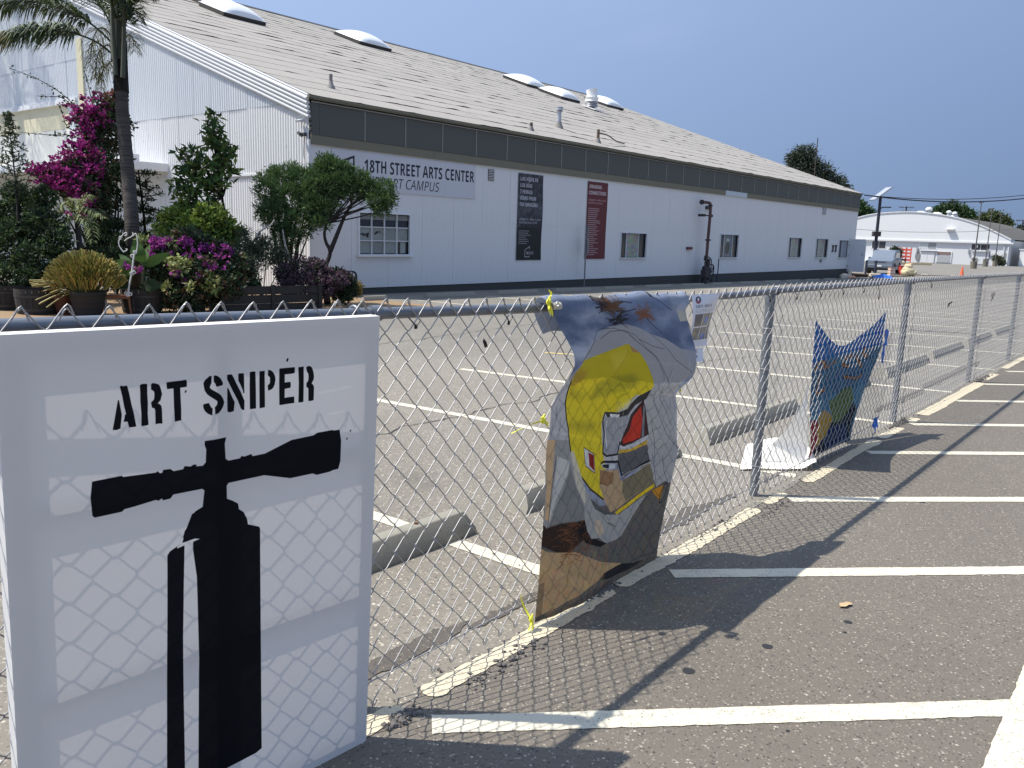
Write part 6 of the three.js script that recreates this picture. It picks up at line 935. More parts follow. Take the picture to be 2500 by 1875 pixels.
// low bougainvillea mound
{
  const cl = [[-6.187,0.86,-14.938,0.302], [-5.876,1.007,-15.269,0.323], [-5.467,0.872,-15.346,0.325], [-5.124,0.66,-15.41,0.298], [-5.991,0.516,-14.774,0.329], [-5.528,0.526,-14.878,0.36], [-5.159,0.312,-15.043,0.306], [-6.082,0.204,-14.617,0.298], [-5.623,0.175,-14.713,0.315], [-6.239,0.653,-14.697,0.199], [-4.924,0.367,-15.459,0.21], [-6.547,0.849,-14.936,0.144]];
  const base = [-5.701,-0.147,-15.082], [t, c] = plant('bougainvillea', 'low wide mound of bougainvillea with scattered magenta blooms right of the rusty chair', 'bougainvillea', base, cl, 1700, { per: 6, len: 0.095, wid: 0.055, colors: [...GREEN.dark, [0.06, 0.085, 0.03], [0.09, 0.06, 0.03]], out: 0.35, spread: 1 }, { r1: 0.03, mat: darkBark });
  const F = new Leaves(), at = (x, y, r, z) => [x, y, r, z];
  for (const [q, n] of [[[-6.237,1.074,-14.671,0.063], 60], [[-6.124,1.05,-14.667,0.071], 70], [[-6.075,1.092,-14.776,0.071], 60], [[-6.192,0.992,-14.657,0.042], 24], [[-5.849,1.097,-14.98,0.065], 40], [[-5.747,1.086,-14.978,0.05], 20], [[-5.508,1.007,-15.065,0.072], 40], [[-5.377,0.982,-15.061,0.058], 34], [[-5.295,0.925,-15.153,0.051], 26], [[-5.18,0.986,-15.163,0.044], 20], [[-5.095,0.929,-15.255,0.044], 20], [[-5.976,0.86,-14.633,0.035], 16], [[-6.243,0.854,-14.53,0.042], 18], [[-5.846,0.687,-14.5,0.042], 22], [[-5.773,0.556,-14.375,0.042], 18], [[-6.459,0.683,-14.093,0.034], 16], [[-6.253,0.636,-14.085,0.034], 14], [[-5.345,0.695,-14.705,0.05], 24], [[-5.244,0.67,-14.7,0.043], 18], [[-5.457,0.5,-14.568,0.035], 14], [[-5.119,0.325,-14.842,0.036], 12], [[-5.68,0.41,-14.552,0.042], 14], [[-5.861,0.943,-14.851,0.114], 26], [[-5.533,0.815,-14.726,0.156], 30], [[-5.21,0.745,-15.019,0.159], 34], [[-4.943,0.67,-15.31,0.104], 14]]) fill(F, [[q[0] - base[0], q[1] - base[1], q[2] - base[2], q[3]]], n * 0.4, { per: 4, len: 0.05, wid: 0.05, colors: [[0.3, 0.05, 0.25], [0.24, 0.035, 0.22], [0.36, 0.09, 0.3], [0.17, 0.03, 0.19]], out: 0.5, spread: 1 });
  part('blossom', F.geo(), petalMat, t);
  const B = new Leaves(); fill(B, [[-6.466,1.101,-14.778,0.099], [-6.001,1.01,-14.761,0.071], [-5.805,0.743,-14.51,0.084], [-5.849,0.307,-14.229,0.069], [-5.505,0.351,-14.237,0.069], [-5.733,0.676,-14.498,0.154], [-5.236,0.404,-14.653,0.156]].map((q) => [q[0] - base[0], q[1] - base[1], q[2] - base[2], q[3]]), 90, { per: 5, len: 0.1, wid: 0.05, colors: [[0.16, 0.2, 0.06], [0.2, 0.22, 0.09]], spread: 1 }); part('young_leaves', B.geo(), leafMat, t);
}
plant('light_shrub', 'light yellow green shrub in front of the corrugated gable', 'shrub', [-6.505,-0.166,-17.009], [[-6.635,1.397,-16.659,0.271], [-6.274,1.29,-16.538,0.27], [-6.665,1.161,-16.414,0.158], [-6.036,1.495,-16.778,0.273], [-5.784,1.306,-16.846,0.226], [-6.562,1.64,-16.906,0.161], [-6.028,1.14,-16.613,0.207], [-6.945,1.284,-16.436,0.063], [-5.736,1.069,-16.804,0.178], [-5.606,1.232,-17.036,0.131]], 1050, { per: 5, len: 0.12, wid: 0.06, colors: [...GREEN.bright, [0.07, 0.13, 0.028]], out: 0.4, spread: 1 }, { r1: 0.02 });
// tall large-leaved tree in front of the gable
plant('loquat_tree', 'tall slender tree with large glossy leaves rising in front of the corrugated gable', 'tree', [-5.896,-0.177,-17.932], [[-6.233,3.509,-17.647,0.107], [-6.296,3.409,-17.629,0.083], [-6.192,3.266,-17.603,0.149], [-6.119,3.048,-17.564,0.165], [-5.973,2.89,-17.536,0.182], [-6.225,3.004,-17.557,0.099], [-5.879,2.771,-17.515,0.132], [-5.987,2.596,-17.382,0.181], [-5.841,2.398,-17.347,0.164], [-6.676,2.71,-17.098,0.081], [-6.393,2.768,-17.209,0.13], [-6.55,2.555,-17.07,0.161], [-6.222,2.493,-17.16,0.211], [-6.46,2.239,-17.013,0.242], [-6.171,2.174,-17.103,0.211], [-6.738,2.106,-16.888,0.104], [-6.529,1.88,-16.949,0.194], [-6.199,1.774,-17.031,0.211], [-5.92,2.107,-17.193,0.163], [-6.273,1.531,-16.988,0.146], [-6.48,1.603,-16.899,0.129]], 330, { per: 4, len: 0.19, wid: 0.07, colors: [...GREEN.mid, [0.1, 0.15, 0.035], [0.03, 0.055, 0.02], [0.13, 0.17, 0.04], [0.08, 0.13, 0.03]], out: 0.25, up: 0.25, spread: 0.7 }, { trunk: [[-5.896,-0.177,-17.932], [-5.652,0.579,-17.122], [-5.797,1.226,-17.238], [-5.939,1.792,-17.339], [-6.042,2.44,-17.456], [-6.153,3.088,-17.572], [-6.224,3.493,-17.644]], r0: 0.045, r1: 0.014, fork: [-5.944,1.954,-17.369], mat: darkBark });
// dense fine-leaved shrub before the corner of the hall
plant('fine_leaved_shrub', 'dense fine leaved green shrub covering the lower corner of the hall', 'shrub', [-4.706,-0.175,-17.401], [[-4.924,2.348,-18.049,0.325], [-4.513,2.355,-17.948,0.306], [-5.113,2.08,-17.797,0.305], [-4.658,1.923,-17.668,0.387], [-4.305,1.938,-17.772,0.288], [-4.872,1.583,-17.505,0.335], [-4.449,1.432,-17.478,0.318], [-5.125,1.658,-17.519,0.234], [-4.692,1.177,-17.433,0.284], [-4.167,1.609,-17.713,0.203], [-5.351,2.335,-18.046,0.12], [-5.172,2.516,-18.18,0.138], [-4.771,2.604,-18.298,0.156], [-4.363,2.239,-18.029,0.171]], 2300, { per: 7, len: 0.085, wid: 0.02, colors: [...GREEN.olive, [0.06, 0.12, 0.04]], out: 0.5, up: 0.35, spread: 1.1 }, { r1: 0.03 });
// small tree with the forked bare trunk before the name board
plant('small_tree', 'small tree with a bare forked trunk and fine leaves in front of the name board', 'tree', [-3.891,-0.179,-17.549], [[-3.991,2.739,-17.916,0.169], [-3.821,2.595,-17.788,0.252], [-4.088,2.521,-17.775,0.219], [-3.583,2.536,-17.778,0.219], [-4.139,2.224,-17.62,0.251], [-3.847,2.274,-17.629,0.284], [-3.513,2.284,-17.631,0.268], [-3.223,2.375,-17.647,0.184], [-3.34,2.124,-17.602,0.234], [-3.007,2.176,-17.611,0.218], [-2.716,2.226,-17.62,0.184], [-2.817,1.972,-17.473,0.216], [-2.609,1.978,-17.474,0.15], [-2.769,1.768,-17.437,0.15], [-4.103,1.851,-17.452,0.233], [-3.851,1.776,-17.438,0.216], [-3.944,1.486,-17.285,0.165], [-3.756,2.029,-17.585,0.201]], 2100, { per: 7, len: 0.095, wid: 0.022, colors: [...GREEN.olive, [0.08, 0.14, 0.045]], out: 0.5, up: 0.35, spread: 1.1, name: 'crown' }, { trunk: [[-3.891,-0.179,-17.549], [-3.858,0.593,-17.125], [-3.773,0.799,-17.162], [-3.753,0.946,-17.188], [-3.849,1.122,-17.22], [-3.879,1.284,-17.249], [-3.844,1.489,-17.285]], r0: 0.075, r1: 0.022, fork: [-3.844,1.489,-17.285], name: 'trunk' });
{ // its second stem leans right from the fork
  const t = scene.getObjectByName('small_tree'), b = t.position, A = (q) => [q[0] - b.x, q[1] - b.y, q[2] - b.z];
  part('second_stem', [taper([[-3.752,0.93,-17.185], [-3.645,1.21,-17.235], [-3.564,1.457,-17.33], [-3.474,1.706,-17.426], [-3.371,1.873,-17.456]].map(A), 0.05, 0.028, 20, 8), limb(A([-3.371,1.873,-17.456]), A([-3.006,2.135,-17.604]), 0.025, 0.008), limb(A([-3.474,1.706,-17.426]), A([-2.773,1.891,-17.459]), 0.02, 0.006), limb(A([-3.371,1.873,-17.456]), A([-3.512,2.243,-17.623]), 0.025, 0.008), limb(A([-3.844,1.464,-17.281]), A([-4.035,1.768,-17.335]), 0.02, 0.008)], barkMat, t);
}
// bare pale branches left in the shrubs
single('bare_branch', 'pale bare crooked branch sticking out left of the fine leaved shrub', 'branch', [taper([[-5.123,1.103,-16.81], [-5.096,1.247,-16.836], [-4.977,1.346,-16.853], [-4.858,1.413,-16.865], [-4.781,1.527,-16.886]], 0.024, 0.01, 20, 7), taper([[-4.977,1.346,-16.853], [-5.02,1.409,-16.864], [-4.956,1.426,-16.868]], 0.014, 0.008, 6, 6)], std([0.42, 0.39, 0.35], 0.9));
single('bare_branch', 'pale bare upright stem below the fine leaved shrub', 'branch', [taper([[-4.529,0.698,-17.042], [-4.602,0.938,-17.085], [-4.658,1.139,-17.121], [-4.697,1.34,-17.157]], 0.022, 0.012, 14, 7)], std([0.4, 0.36, 0.32], 0.9));
plant('grey_shrub', 'grey green wispy undergrowth below the fine leaved shrub', 'shrub', [-5.091,-0.17,-16.987], [[-5.106,1.011,-16.59,0.239], [-5.276,0.854,-16.359,0.221], [-4.833,0.865,-16.462,0.254], [-4.538,0.714,-16.537,0.207], [-5.048,0.636,-16.117,0.218], [-5.304,1.201,-16.726,0.112]], 520, { per: 6, len: 0.11, wid: 0.02, colors: GREEN.grey, out: 0.3, up: 0.5, spread: 1.3 }, { r1: 0.012 });
// purple-leaved hedge over the wooden trough
{
  const [t] = plant('purple_shrub', 'low purple leaved shrub spilling over the wooden trough by the hall corner', 'shrub', [-4.084,-0.178,-17.459], [[-4.397,0.493,-16.294,0.221], [-4.11,0.575,-16.41,0.27], [-3.813,0.501,-16.499,0.271], [-4.051,0.315,-16.161,0.282], [-3.704,0.275,-16.357,0.27], [-4.336,0.274,-16.052,0.187], [-3.532,0.341,-16.673,0.226], [-3.946,0.646,-16.728,0.178], [-3.414,0.413,-16.889,0.163]], 1500, { per: 6, len: 0.06, wid: 0.035, colors: [[0.06, 0.032, 0.05], [0.085, 0.05, 0.075], [0.035, 0.03, 0.03], [0.12, 0.08, 0.1], [0.03, 0.04, 0.022]], out: 0.4, spread: 1 }, { r1: 0.015 });
}
plant('dark_bush', 'dark green bush at the right end of the planting, beside the standpipe', 'bush', [-3.732,-0.189,-18.361], [[-3.448,0.326,-16.975,0.197], [-3.344,0.167,-16.947,0.164], [-3.445,0.09,-16.832,0.18], [-3.581,0.479,-17.104,0.132]], 420, { per: 6, len: 0.07, wid: 0.04, colors: GREEN.dark, out: 0.4, spread: 1 }, { r1: 0.012 });
{ const [t] = plant('weed', 'yellowing weed at the foot of the standpipe', 'plant', [-3.498,-0.194,-18.736], [[-3.183,0.182,-17.051,0.058], [-3.152,0.264,-17.066,0.05], [-3.213,0.099,-17.036,0.058]], 36, { per: 5, len: 0.08, wid: 0.035, colors: [[0.24, 0.18, 0.04], [0.16, 0.14, 0.04]], spread: 1 }, { r1: 0.006 }); }
{ // wooden trough
  const p = [-4.638,-0.157,-15.723], t = thing('wooden_trough', 'weathered wooden planter trough between the bougainvillea mound and the purple shrub', 'planter', p, 0.7); for (let k = 0; k < 3; k++) part('plank', box(1.9, 0.15, 0.03, 0, 0.08 + k * 0.16, 0.3), woodMat, t); for (let k = 0; k < 3; k++) part('plank', box(0.03, 0.15, 0.6, -0.95, 0.08 + k * 0.16, 0), woodMat, t); for (const x of [-0.94, 0, 0.94]) part('corner_post', box(0.07, 0.5, 0.05, x, 0.25, 0.325), woodMat, t); part('soil', box(1.85, 0.02, 0.55, 0, 0.42, 0), earth, t);
}
// ---------- far side of the lot ----------
// far building: same axes as the hall; origin at its right front corner; facade in the plane x = 0, running to -z
const FARP = [103.966,-2.281,-179.906];
{
  const W = 33.5, b = thing('bow_roofed_building', 'large white building with a bowed roofline at the far side of the lot', 'building', FARP, HALL_TURN);
  const white = std([0.82, 0.82, 0.81], 0.7, { map: whiteTex }), shade = std([0.76, 0.76, 0.76], 0.75, { map: whiteTex }), glassF = std([0.035, 0.038, 0.042], 0.15), frame = std([0.7, 0.7, 0.7], 0.6);
  const arch = [[0.13, 5.5], [2.8, 6.85], [6.09, 8.33], [10.75, 9.82], [15.46, 10.66], [18.34, 10.93], [20.4, 11.02], [22.6, 10.98], [28.17, 10.5], [31.6, 9.7], [W, 9.1]], rc = new THREE.CatmullRomCurve3(arch.map(([s, y]) => V(s, y, 0))), top = []; for (let i = 0; i <= 40; i++) { const q = rc.getPoint(i / 40); top.push([q.x, q.y]); }
  const EV = 4.75;
  const sh = [[0.1, EV], ...top, [W, EV]], g = flatShape(sh, 0.25); { const p = g.attributes.position; for (let i = 0; i < p.count; i++) p.setXYZ(i, p.getZ(i) - 0.22, p.getY(i), -p.getX(i)); g.computeVertexNormals(); }
  part('gable_wall', uvm(g), white, b);
  part('lower_wall', [box(0.3, EV + 1, W, 0.15, EV / 2 - 0.5, -W / 2)], shade, b);
  part('eave_moulding', [box(0.55, 0.34, W + 0.5, -0.2, EV + 0.02, -W / 2 + 0.15), box(0.3, 0.2, W + 0.3, -0.1, EV - 0.24, -W / 2 + 0.1)], white, b);
  const rg = grid(40, 1, (u, v) => { const q = top[Math.round(u * 40)]; return [-0.25 + v * 60, q[1] + 0.05, -q[0]]; }, (u, v) => [v * 20, u * 12]); part('roof', rg, std([0.22, 0.21, 0.2], 0.9, { map: tConcrete }), b);
  { const l = []; for (let i = 0; i < 40; i++) { const [s0, y0] = top[i], [s1, y1] = top[i + 1], L = Math.hypot(s1 - s0, y1 - y0); const bx = box(0.36, 0.2, L + 0.05, 0, 0, 0); bx.rotateX(Math.atan2(y1 - y0, s1 - s0)); bx.translate(-0.2, (y0 + y1) / 2 + 0.06, -(s0 + s1) / 2); l.push(bx); } part('roof_edge', l, white, b); }
  part('side_wall', box(60, EV + 2, 0.3, 30.3, EV / 2 - 0.5, -0.2), std([0.4, 0.4, 0.39], 0.8), b);
  const pos = (x, y) => [x, y];
  const rect = (p, q) => { const s0 = Math.min(p[0], q[0]), s1 = Math.max(p[0], q[0]), y0 = Math.min(p[1], q[1]), y1 = Math.max(p[1], q[1]); return [s0, s1, y0, y1]; };
  const opening = (name, r, m, d = 0.08, parent = b) => part(name, box(d, r[3] - r[2], r[1] - r[0], -d / 2 - 0.005, (r[2] + r[3]) / 2, -(r[0] + r[1]) / 2), m, parent);
  for (const [r, panes] of [[rect([28.056,4.466], [25.012,2.892]), [glassF, glassF]], [rect([17.861,4.494], [14.346,3.127]), [std([0.26, 0.27, 0.28], 0.3), std([0.5, 0.52, 0.52], 0.3)]], [rect([7.443,4.634], [3.903,3.191]), [glassF, glassF]]]) { const w = opening('window', [r[0] - 0.12, r[1] + 0.12, r[2] - 0.12, r[3] + 0.12], frame, 0.06), n = panes.length; panes.forEach((m, i) => opening('pane', [lerp(r[0], r[1], i / n) + 0.05, lerp(r[0], r[1], (i + 1) / n) - 0.05, r[2], r[3]], m, 0.09, w)); }
  // doors
  const dr = rect([17.309,2.526], [14.507,0.027]); const dd = opening('double_door', dr, white, 0.14); opening('door_leaf', [dr[0] + 0.06, (dr[0] + dr[1]) / 2 - 0.03, dr[2], dr[3] - 0.1], shade, 0.2, dd); opening('door_leaf', [(dr[0] + dr[1]) / 2 + 0.03, dr[1] - 0.06, dr[2], dr[3] - 0.1], shade, 0.2, dd);
  opening('door_canopy', rect([17.582,2.697], [13.961,2.649]), white, 0.5);
  const gr = rect([14.209,2.64], [11.049,0.184]); const gd = opening('garage_door', gr, white, 0.14); opening('door_panel', [gr[0] + 0.25, gr[1] - 0.25, gr[2] + 0.05, gr[2] + (gr[3] - gr[2]) * 0.6], std([0.36, 0.37, 0.38], 0.5), 0.2, gd); opening('door_light', [gr[0] + 0.25, gr[1] - 0.25, gr[2] + (gr[3] - gr[2]) * 0.68, gr[3] - 0.1], std([0.2, 0.14, 0.12], 0.5), 0.2, gd);
  const d2 = rect([6.998,2.818], [3.873,0.249]); opening('door_leaf', d2, shade, 0.12); opening('door_canopy', rect([7.245,2.896], [3.863,2.847]), white, 0.5);
  // vent hood on the gable
  const vh = rect([12.584,8.098], [11.077,6.986]); opening('vent_louvre', [vh[0], vh[1], (vh[2] + vh[3]) / 2, vh[3]], std([0.14, 0.13, 0.12], 0.8), 0.2); part('vent_hood', box(1.0, 0.35, vh[1] - vh[0], -0.5, vh[2] + 0.4, -(vh[0] + vh[1]) / 2, 0, 0, -0.35), white, b);
  for (const [x, y] of [[2241, 625], [2453, 630]]) 0;
  for (const q of [[17.956,1.415], [0.881,1.675]]) part('wall_roundel', place(new THREE.CylinderGeometry(1, 1, 0.16, 20), 0, 0, 0, 0, 0, Math.PI / 2).scale(1, 1.05, 0.55).translate(-0.1, q[1], -q[0]), std([0.2, 0.2, 0.2], 0.7), b);
  for (const q of [[18.196,2.856], [7.79,2.788]]) part('wall_lamp', box(0.3, 0.9, 0.3, -0.2, q[1], -q[0]), std([0.3, 0.3, 0.3], 0.6), b);
  for (const q of [[4.018,2.842], [3.948,2.239], [3.888,1.722]]) part('door_number', box(0.08, 0.5, 0.45, -0.06, q[1], -q[0]), std([0.16, 0.16, 0.16], 0.7), b);
  // roof fittings along the skyline
  for (const [q, r] of [[[17.04,10.956], 0.75], [[12.92,10.379], 0.55], [[11.752,10.129], 0.55]]) { const f = part('roof_fan', [cyl(r * 0.6, r * 0.6, 1.2, 1.2, q[1] - 0.1, -q[0], 14), ball(r, 1.2, q[1] + 0.7, -q[0], 1, 0.75, 1, 14)], white, b); }
  for (const q of [[18.895,10.94], [15.592,10.704], [12.33,10.21]]) part('roof_dome', ball(0.9, 2, q[1] - 0.1, -q[0], 1.4, 0.6, 1.4, 14), white, b);
  part('down_pipe', [box(0.2, EV, 0.25, -0.15, EV / 2, -0.4), box(0.2, EV, 0.2, -0.15, EV / 2, -1.2)], shade, b);
  part('kerb', box(2.0, 0.2, W, -1.0, -0.2, -W / 2), white, b);
}
{ // lower buildings to the right
  const p = fromRight(2.0, 1.5), t = thing('low_white_building', 'low white building with a door at the right edge beyond the bow roofed one', 'building', p, HALL_TURN); const white = std([0.82, 0.82, 0.8], 0.7, { map: whiteTex });
  part('wall', [box(0.3, 3.5, 14, 0.15, 1.7, 7)], white, t); part('roof', box(12, 0.25, 14.4, 5.9, 3.55, 7), std([0.6, 0.6, 0.6], 0.8), t); part('door', box(0.1, 2.7, 1.8, -0.06, 1.2, 1.6), std([0.74, 0.74, 0.74], 0.6), t); part('window', box(0.1, 0.7, 1.6, -0.06, 2.75, 5.0), std([0.08, 0.08, 0.09], 0.3), t); part('shutter', box(0.1, 1.7, 2.4, -0.06, 0.9, 5.1), std([0.2, 0.17, 0.15], 0.7), t);
  const t2 = thing('grey_building', 'grey flat walled building rising behind the low white one', 'building', fromRight(26, 2), HALL_TURN); part('wall', box(18, 7, 30, 9, 3.2, 16), std([0.3, 0.3, 0.29], 0.8), t2); part('roof', box(18.6, 0.4, 30.6, 9, 6.9, 16), std([0.2, 0.2, 0.2], 0.9), t2); for (let i = 0; i < 6; i++) part('mullion', box(0.12, 3, 0.15, -0.05, 4.6, 2 + i * 1.5), std([0.12, 0.12, 0.12], 0.7), t2);
}
function fromRight(depth, right) { return [FARP[0] + LENGTH.x * depth + OUT.x * right, FARP[1], FARP[2] + LENGTH.z * depth + OUT.z * right]; }
function heightAt(p, px) { return px * Math.hypot(p[0], p[2]) / 2056 * 0.98; }
// lamp posts in concrete tubs
{
  const dark = std([0.1, 0.09, 0.085], 0.6), conc = std([0.42, 0.39, 0.34], 0.9, { map: tConcrete }), G = 'lamp posts in round concrete tubs';
  [[[62.652,-1.465,-116.657], 8.993, 'tallest and nearest of the three'], [[83.952,-1.921,-152.526], 10.191, 'middle one of the three'], [[94.405,-2.123,-168.098], 10.099, 'farthest and shortest looking of the three']].forEach(([p, h, where], i) => {
    const t = thing('lamp_post', 'thin dark lamp post in a round concrete tub, ' + where, 'lamp post', p, HALL_TURN, G);
    part('tub', cyl(0.42, 0.42, 1.0, 0, 0.5, 0, 24), conc, t); part('pole', cyl(0.06, 0.1, h - 0.9, 0, 0.9 + (h - 0.9) / 2, 0, 12), dark, t); part('lamp_head', [box(1.25, 0.1, 0.3, 0, h, 0, 0, 0.5), box(0.4, 0.16, 0.22, -0.42, h - 0.08, 0.2, 0, 0.5), box(0.4, 0.16, 0.22, 0.42, h - 0.08, -0.2, 0, 0.5)], dark, t); part('junction_box', box(0.22, 0.3, 0.2, 0.1, 3.0, 0.1), std([0.5, 0.5, 0.48], 0.7), t);
    const L = new Leaves(); fill(L, [[0, 1.1, 0, 0.42], [0.2, 1.2, 0.1, 0.3]], 40, { per: 5, len: 0.22, wid: 0.06, colors: [...GREEN.grey, [0.12, 0.09, 0.05]], up: 0.5, spread: 1 }); part('tub_plants', L.geo(), leafMat, t);
  });
}
// solar lamp pole behind the car
{
  const p = [31.282,-0.909,-74.505], h = 6.421, t = thing('solar_lamp', 'dark lamp pole with a tilted solar panel and a battery box behind the parked car', 'lamp post', p), navy = std([0.02, 0.022, 0.035], 0.5), k = h / 179;
  part('pole', cyl(0.12, 0.15, h, 0, h / 2, 0, 14), navy, t);
  part('solar_panel', [box(1.75, 0.09, 1.2, 0, h + 0.2, 0, 0, 0, 0.68)], std([0.34, 0.36, 0.4], 0.35), t); part('panel_frame', [box(1.8, 0.13, 0.05, 0, h + 0.2, 0.61, 0, 0, 0.68), box(1.8, 0.13, 0.05, 0, h + 0.2, -0.61, 0, 0, 0.68), cyl(0.07, 0.07, 0.4, 0, h, 0, 10)], std([0.55, 0.56, 0.58], 0.4, { metalness: 0.5 }), t);
  part('lamp_arm', [tube([[0, h - 1.3, 0], [0.18, h - 0.98, 0], [0.5, h - 0.92, 0]], 0.05, 14, 7), box(0.5, 0.09, 0.2, 0.72, h - 0.92, 0)], navy, t);
  part('battery_box', rbox(0.66, 0.42, 0.4, 0.03, -0.06, h * 0.5, 0.08), std([0.04, 0.032, 0.03], 0.6), t);
}
// the parked car
{
  const c = [26.907,-0.776,-63.595], t = thing('parked_suv', 'light grey blue four wheel drive car parked facing the camera past the hall', 'car', [c[0] + 0.5, c[1] - 0.02, c[2] - 0.6], HALL_TURN + 0.13);
  // car-local: x runs from nose (0) to tail (4.6), z across
  const paint = std([0.17, 0.2, 0.24], 0.3, { metalness: 0.25 }), dark = std([0.02, 0.02, 0.022], 0.6), gl = std([0.02, 0.023, 0.028], 0.08), chrome = std([0.7, 0.72, 0.74], 0.2, { metalness: 0.9 }), Wd = 1.84;
  const prof = (pts, w, bev = 0.05) => { const g = flatShape(pts, w - 2 * bev, bev); return g.translate(0, 0, -w / 2 + bev); };
  part('body', prof([[0.08, 0.42], [0.02, 0.7], [0.06, 0.95], [0.2, 1.03], [1.25, 1.12], [1.35, 1.13], [4.5, 1.13], [4.58, 0.9], [4.55, 0.45], [4.1, 0.36], [0.5, 0.36]], Wd, 0.07), paint, t);
  part('cabin', prof([[1.2, 1.08], [1.95, 1.66], [2.2, 1.71], [4.0, 1.72], [4.3, 1.66], [4.52, 1.08]], 1.62, 0.08), paint, t);
  { const w = prof([[0, 0], [0, 0.03], [0.86, 0.03], [0.86, 0]], 1.42, 0.01); w.rotateZ(0.655); w.translate(1.27, 1.115, 0); part('windscreen', w, gl, t); }
  for (const s of [-1, 1]) { const g = flatShape([[1.75, 1.15], [2.2, 1.6], [3.0, 1.62], [3.0, 1.15]], 0.02); const g2 = flatShape([[3.06, 1.15], [3.06, 1.62], [3.75, 1.61], [3.75, 1.15]], 0.02), g3 = flatShape([[3.82, 1.15], [3.82, 1.6], [4.12, 1.58], [4.32, 1.15]], 0.02); for (const q of [g, g2, g3]) part('side_window', q.translate(0, 0, s * 0.81 - 0.01), gl, t); part('mirror', rbox(0.14, 0.15, 0.2, 0.04, 1.72, 1.18, s * 1.0), paint, t); part('roof_rail', tube([[2.2, 1.7, s * 0.66], [2.3, 1.78, s * 0.66], [3.9, 1.78, s * 0.66], [4.0, 1.71, s * 0.66]], 0.018, 20), dark, t); part('headlight', rbox(0.12, 0.18, 0.34, 0.04, 0.08, 0.88, s * 0.7), std([0.5, 0.52, 0.54], 0.15), t); part('fog_lamp', cyl(0.06, 0.06, 0.05, 0.02, 0.56, s * 0.66, 12, 0, 0, Math.PI / 2), chrome, t); part('door_trim', box(2.2, 0.08, 0.02, 2.6, 0.62, s * 0.935), dark, t); }
  part('grille', [box(0.06, 0.2, 0.92, 0.015, 0.87, 0)], paint, t); for (let i = 0; i < 7; i++) part('grille_slot', box(0.05, 0.15, 0.075, -0.005, 0.87, -0.36 + i * 0.12), dark, t);
  part('bumper', [rbox(0.3, 0.3, 1.86, 0.08, 0.08, 0.58, 0)], paint, t); part('lower_bumper', box(0.24, 0.14, 1.7, 0.12, 0.4, 0), dark, t); part('number_plate', box(0.02, 0.12, 0.32, -0.085, 0.62, 0), std([0.75, 0.75, 0.75], 0.5), t);
  for (const x of [0.95, 3.65]) for (const s of [-1, 1]) { const w = part('wheel', [cyl(0.37, 0.37, 0.24, x, 0.37, s * 0.82, 26, Math.PI / 2)], dark, t); part('rim', [cyl(0.23, 0.23, 0.02, x, 0.37, s * 0.945, 20, Math.PI / 2), ...[0, 1, 2, 3, 4].map((i) => place(new THREE.BoxGeometry(0.05, 0.4, 0.02), x, 0.37, s * 0.957, 0, 0, i * 0.628))], chrome, w); part('wheel_arch', ring(0.42, 0.035, x, 0.4, s * 0.93, 0, 0, 0, Math.PI), dark, t); }
  part('roof_box', box(0.5, 0.1, 0.9, 2.5, 1.77, -0.1), std([0.8, 0.8, 0.8], 0.5), t);
}
// traffic cone
{
  const p = [34.597,-0.826,-65.961], t = thing('traffic_cone', 'orange traffic cone standing alone on the open lot', 'traffic cone', p); const o = std([0.75, 0.13, 0.045], 0.6); part('cone', lathe([[0.16, 0.03], [0.15, 0.06], [0.035, 0.74], [0.03, 0.76], [0.0, 0.76]]), o, t); part('base_plate', rbox(0.42, 0.035, 0.42, 0.02, 0, 0.02, 0), std([0.06, 0.05, 0.05], 0.8), t);
}
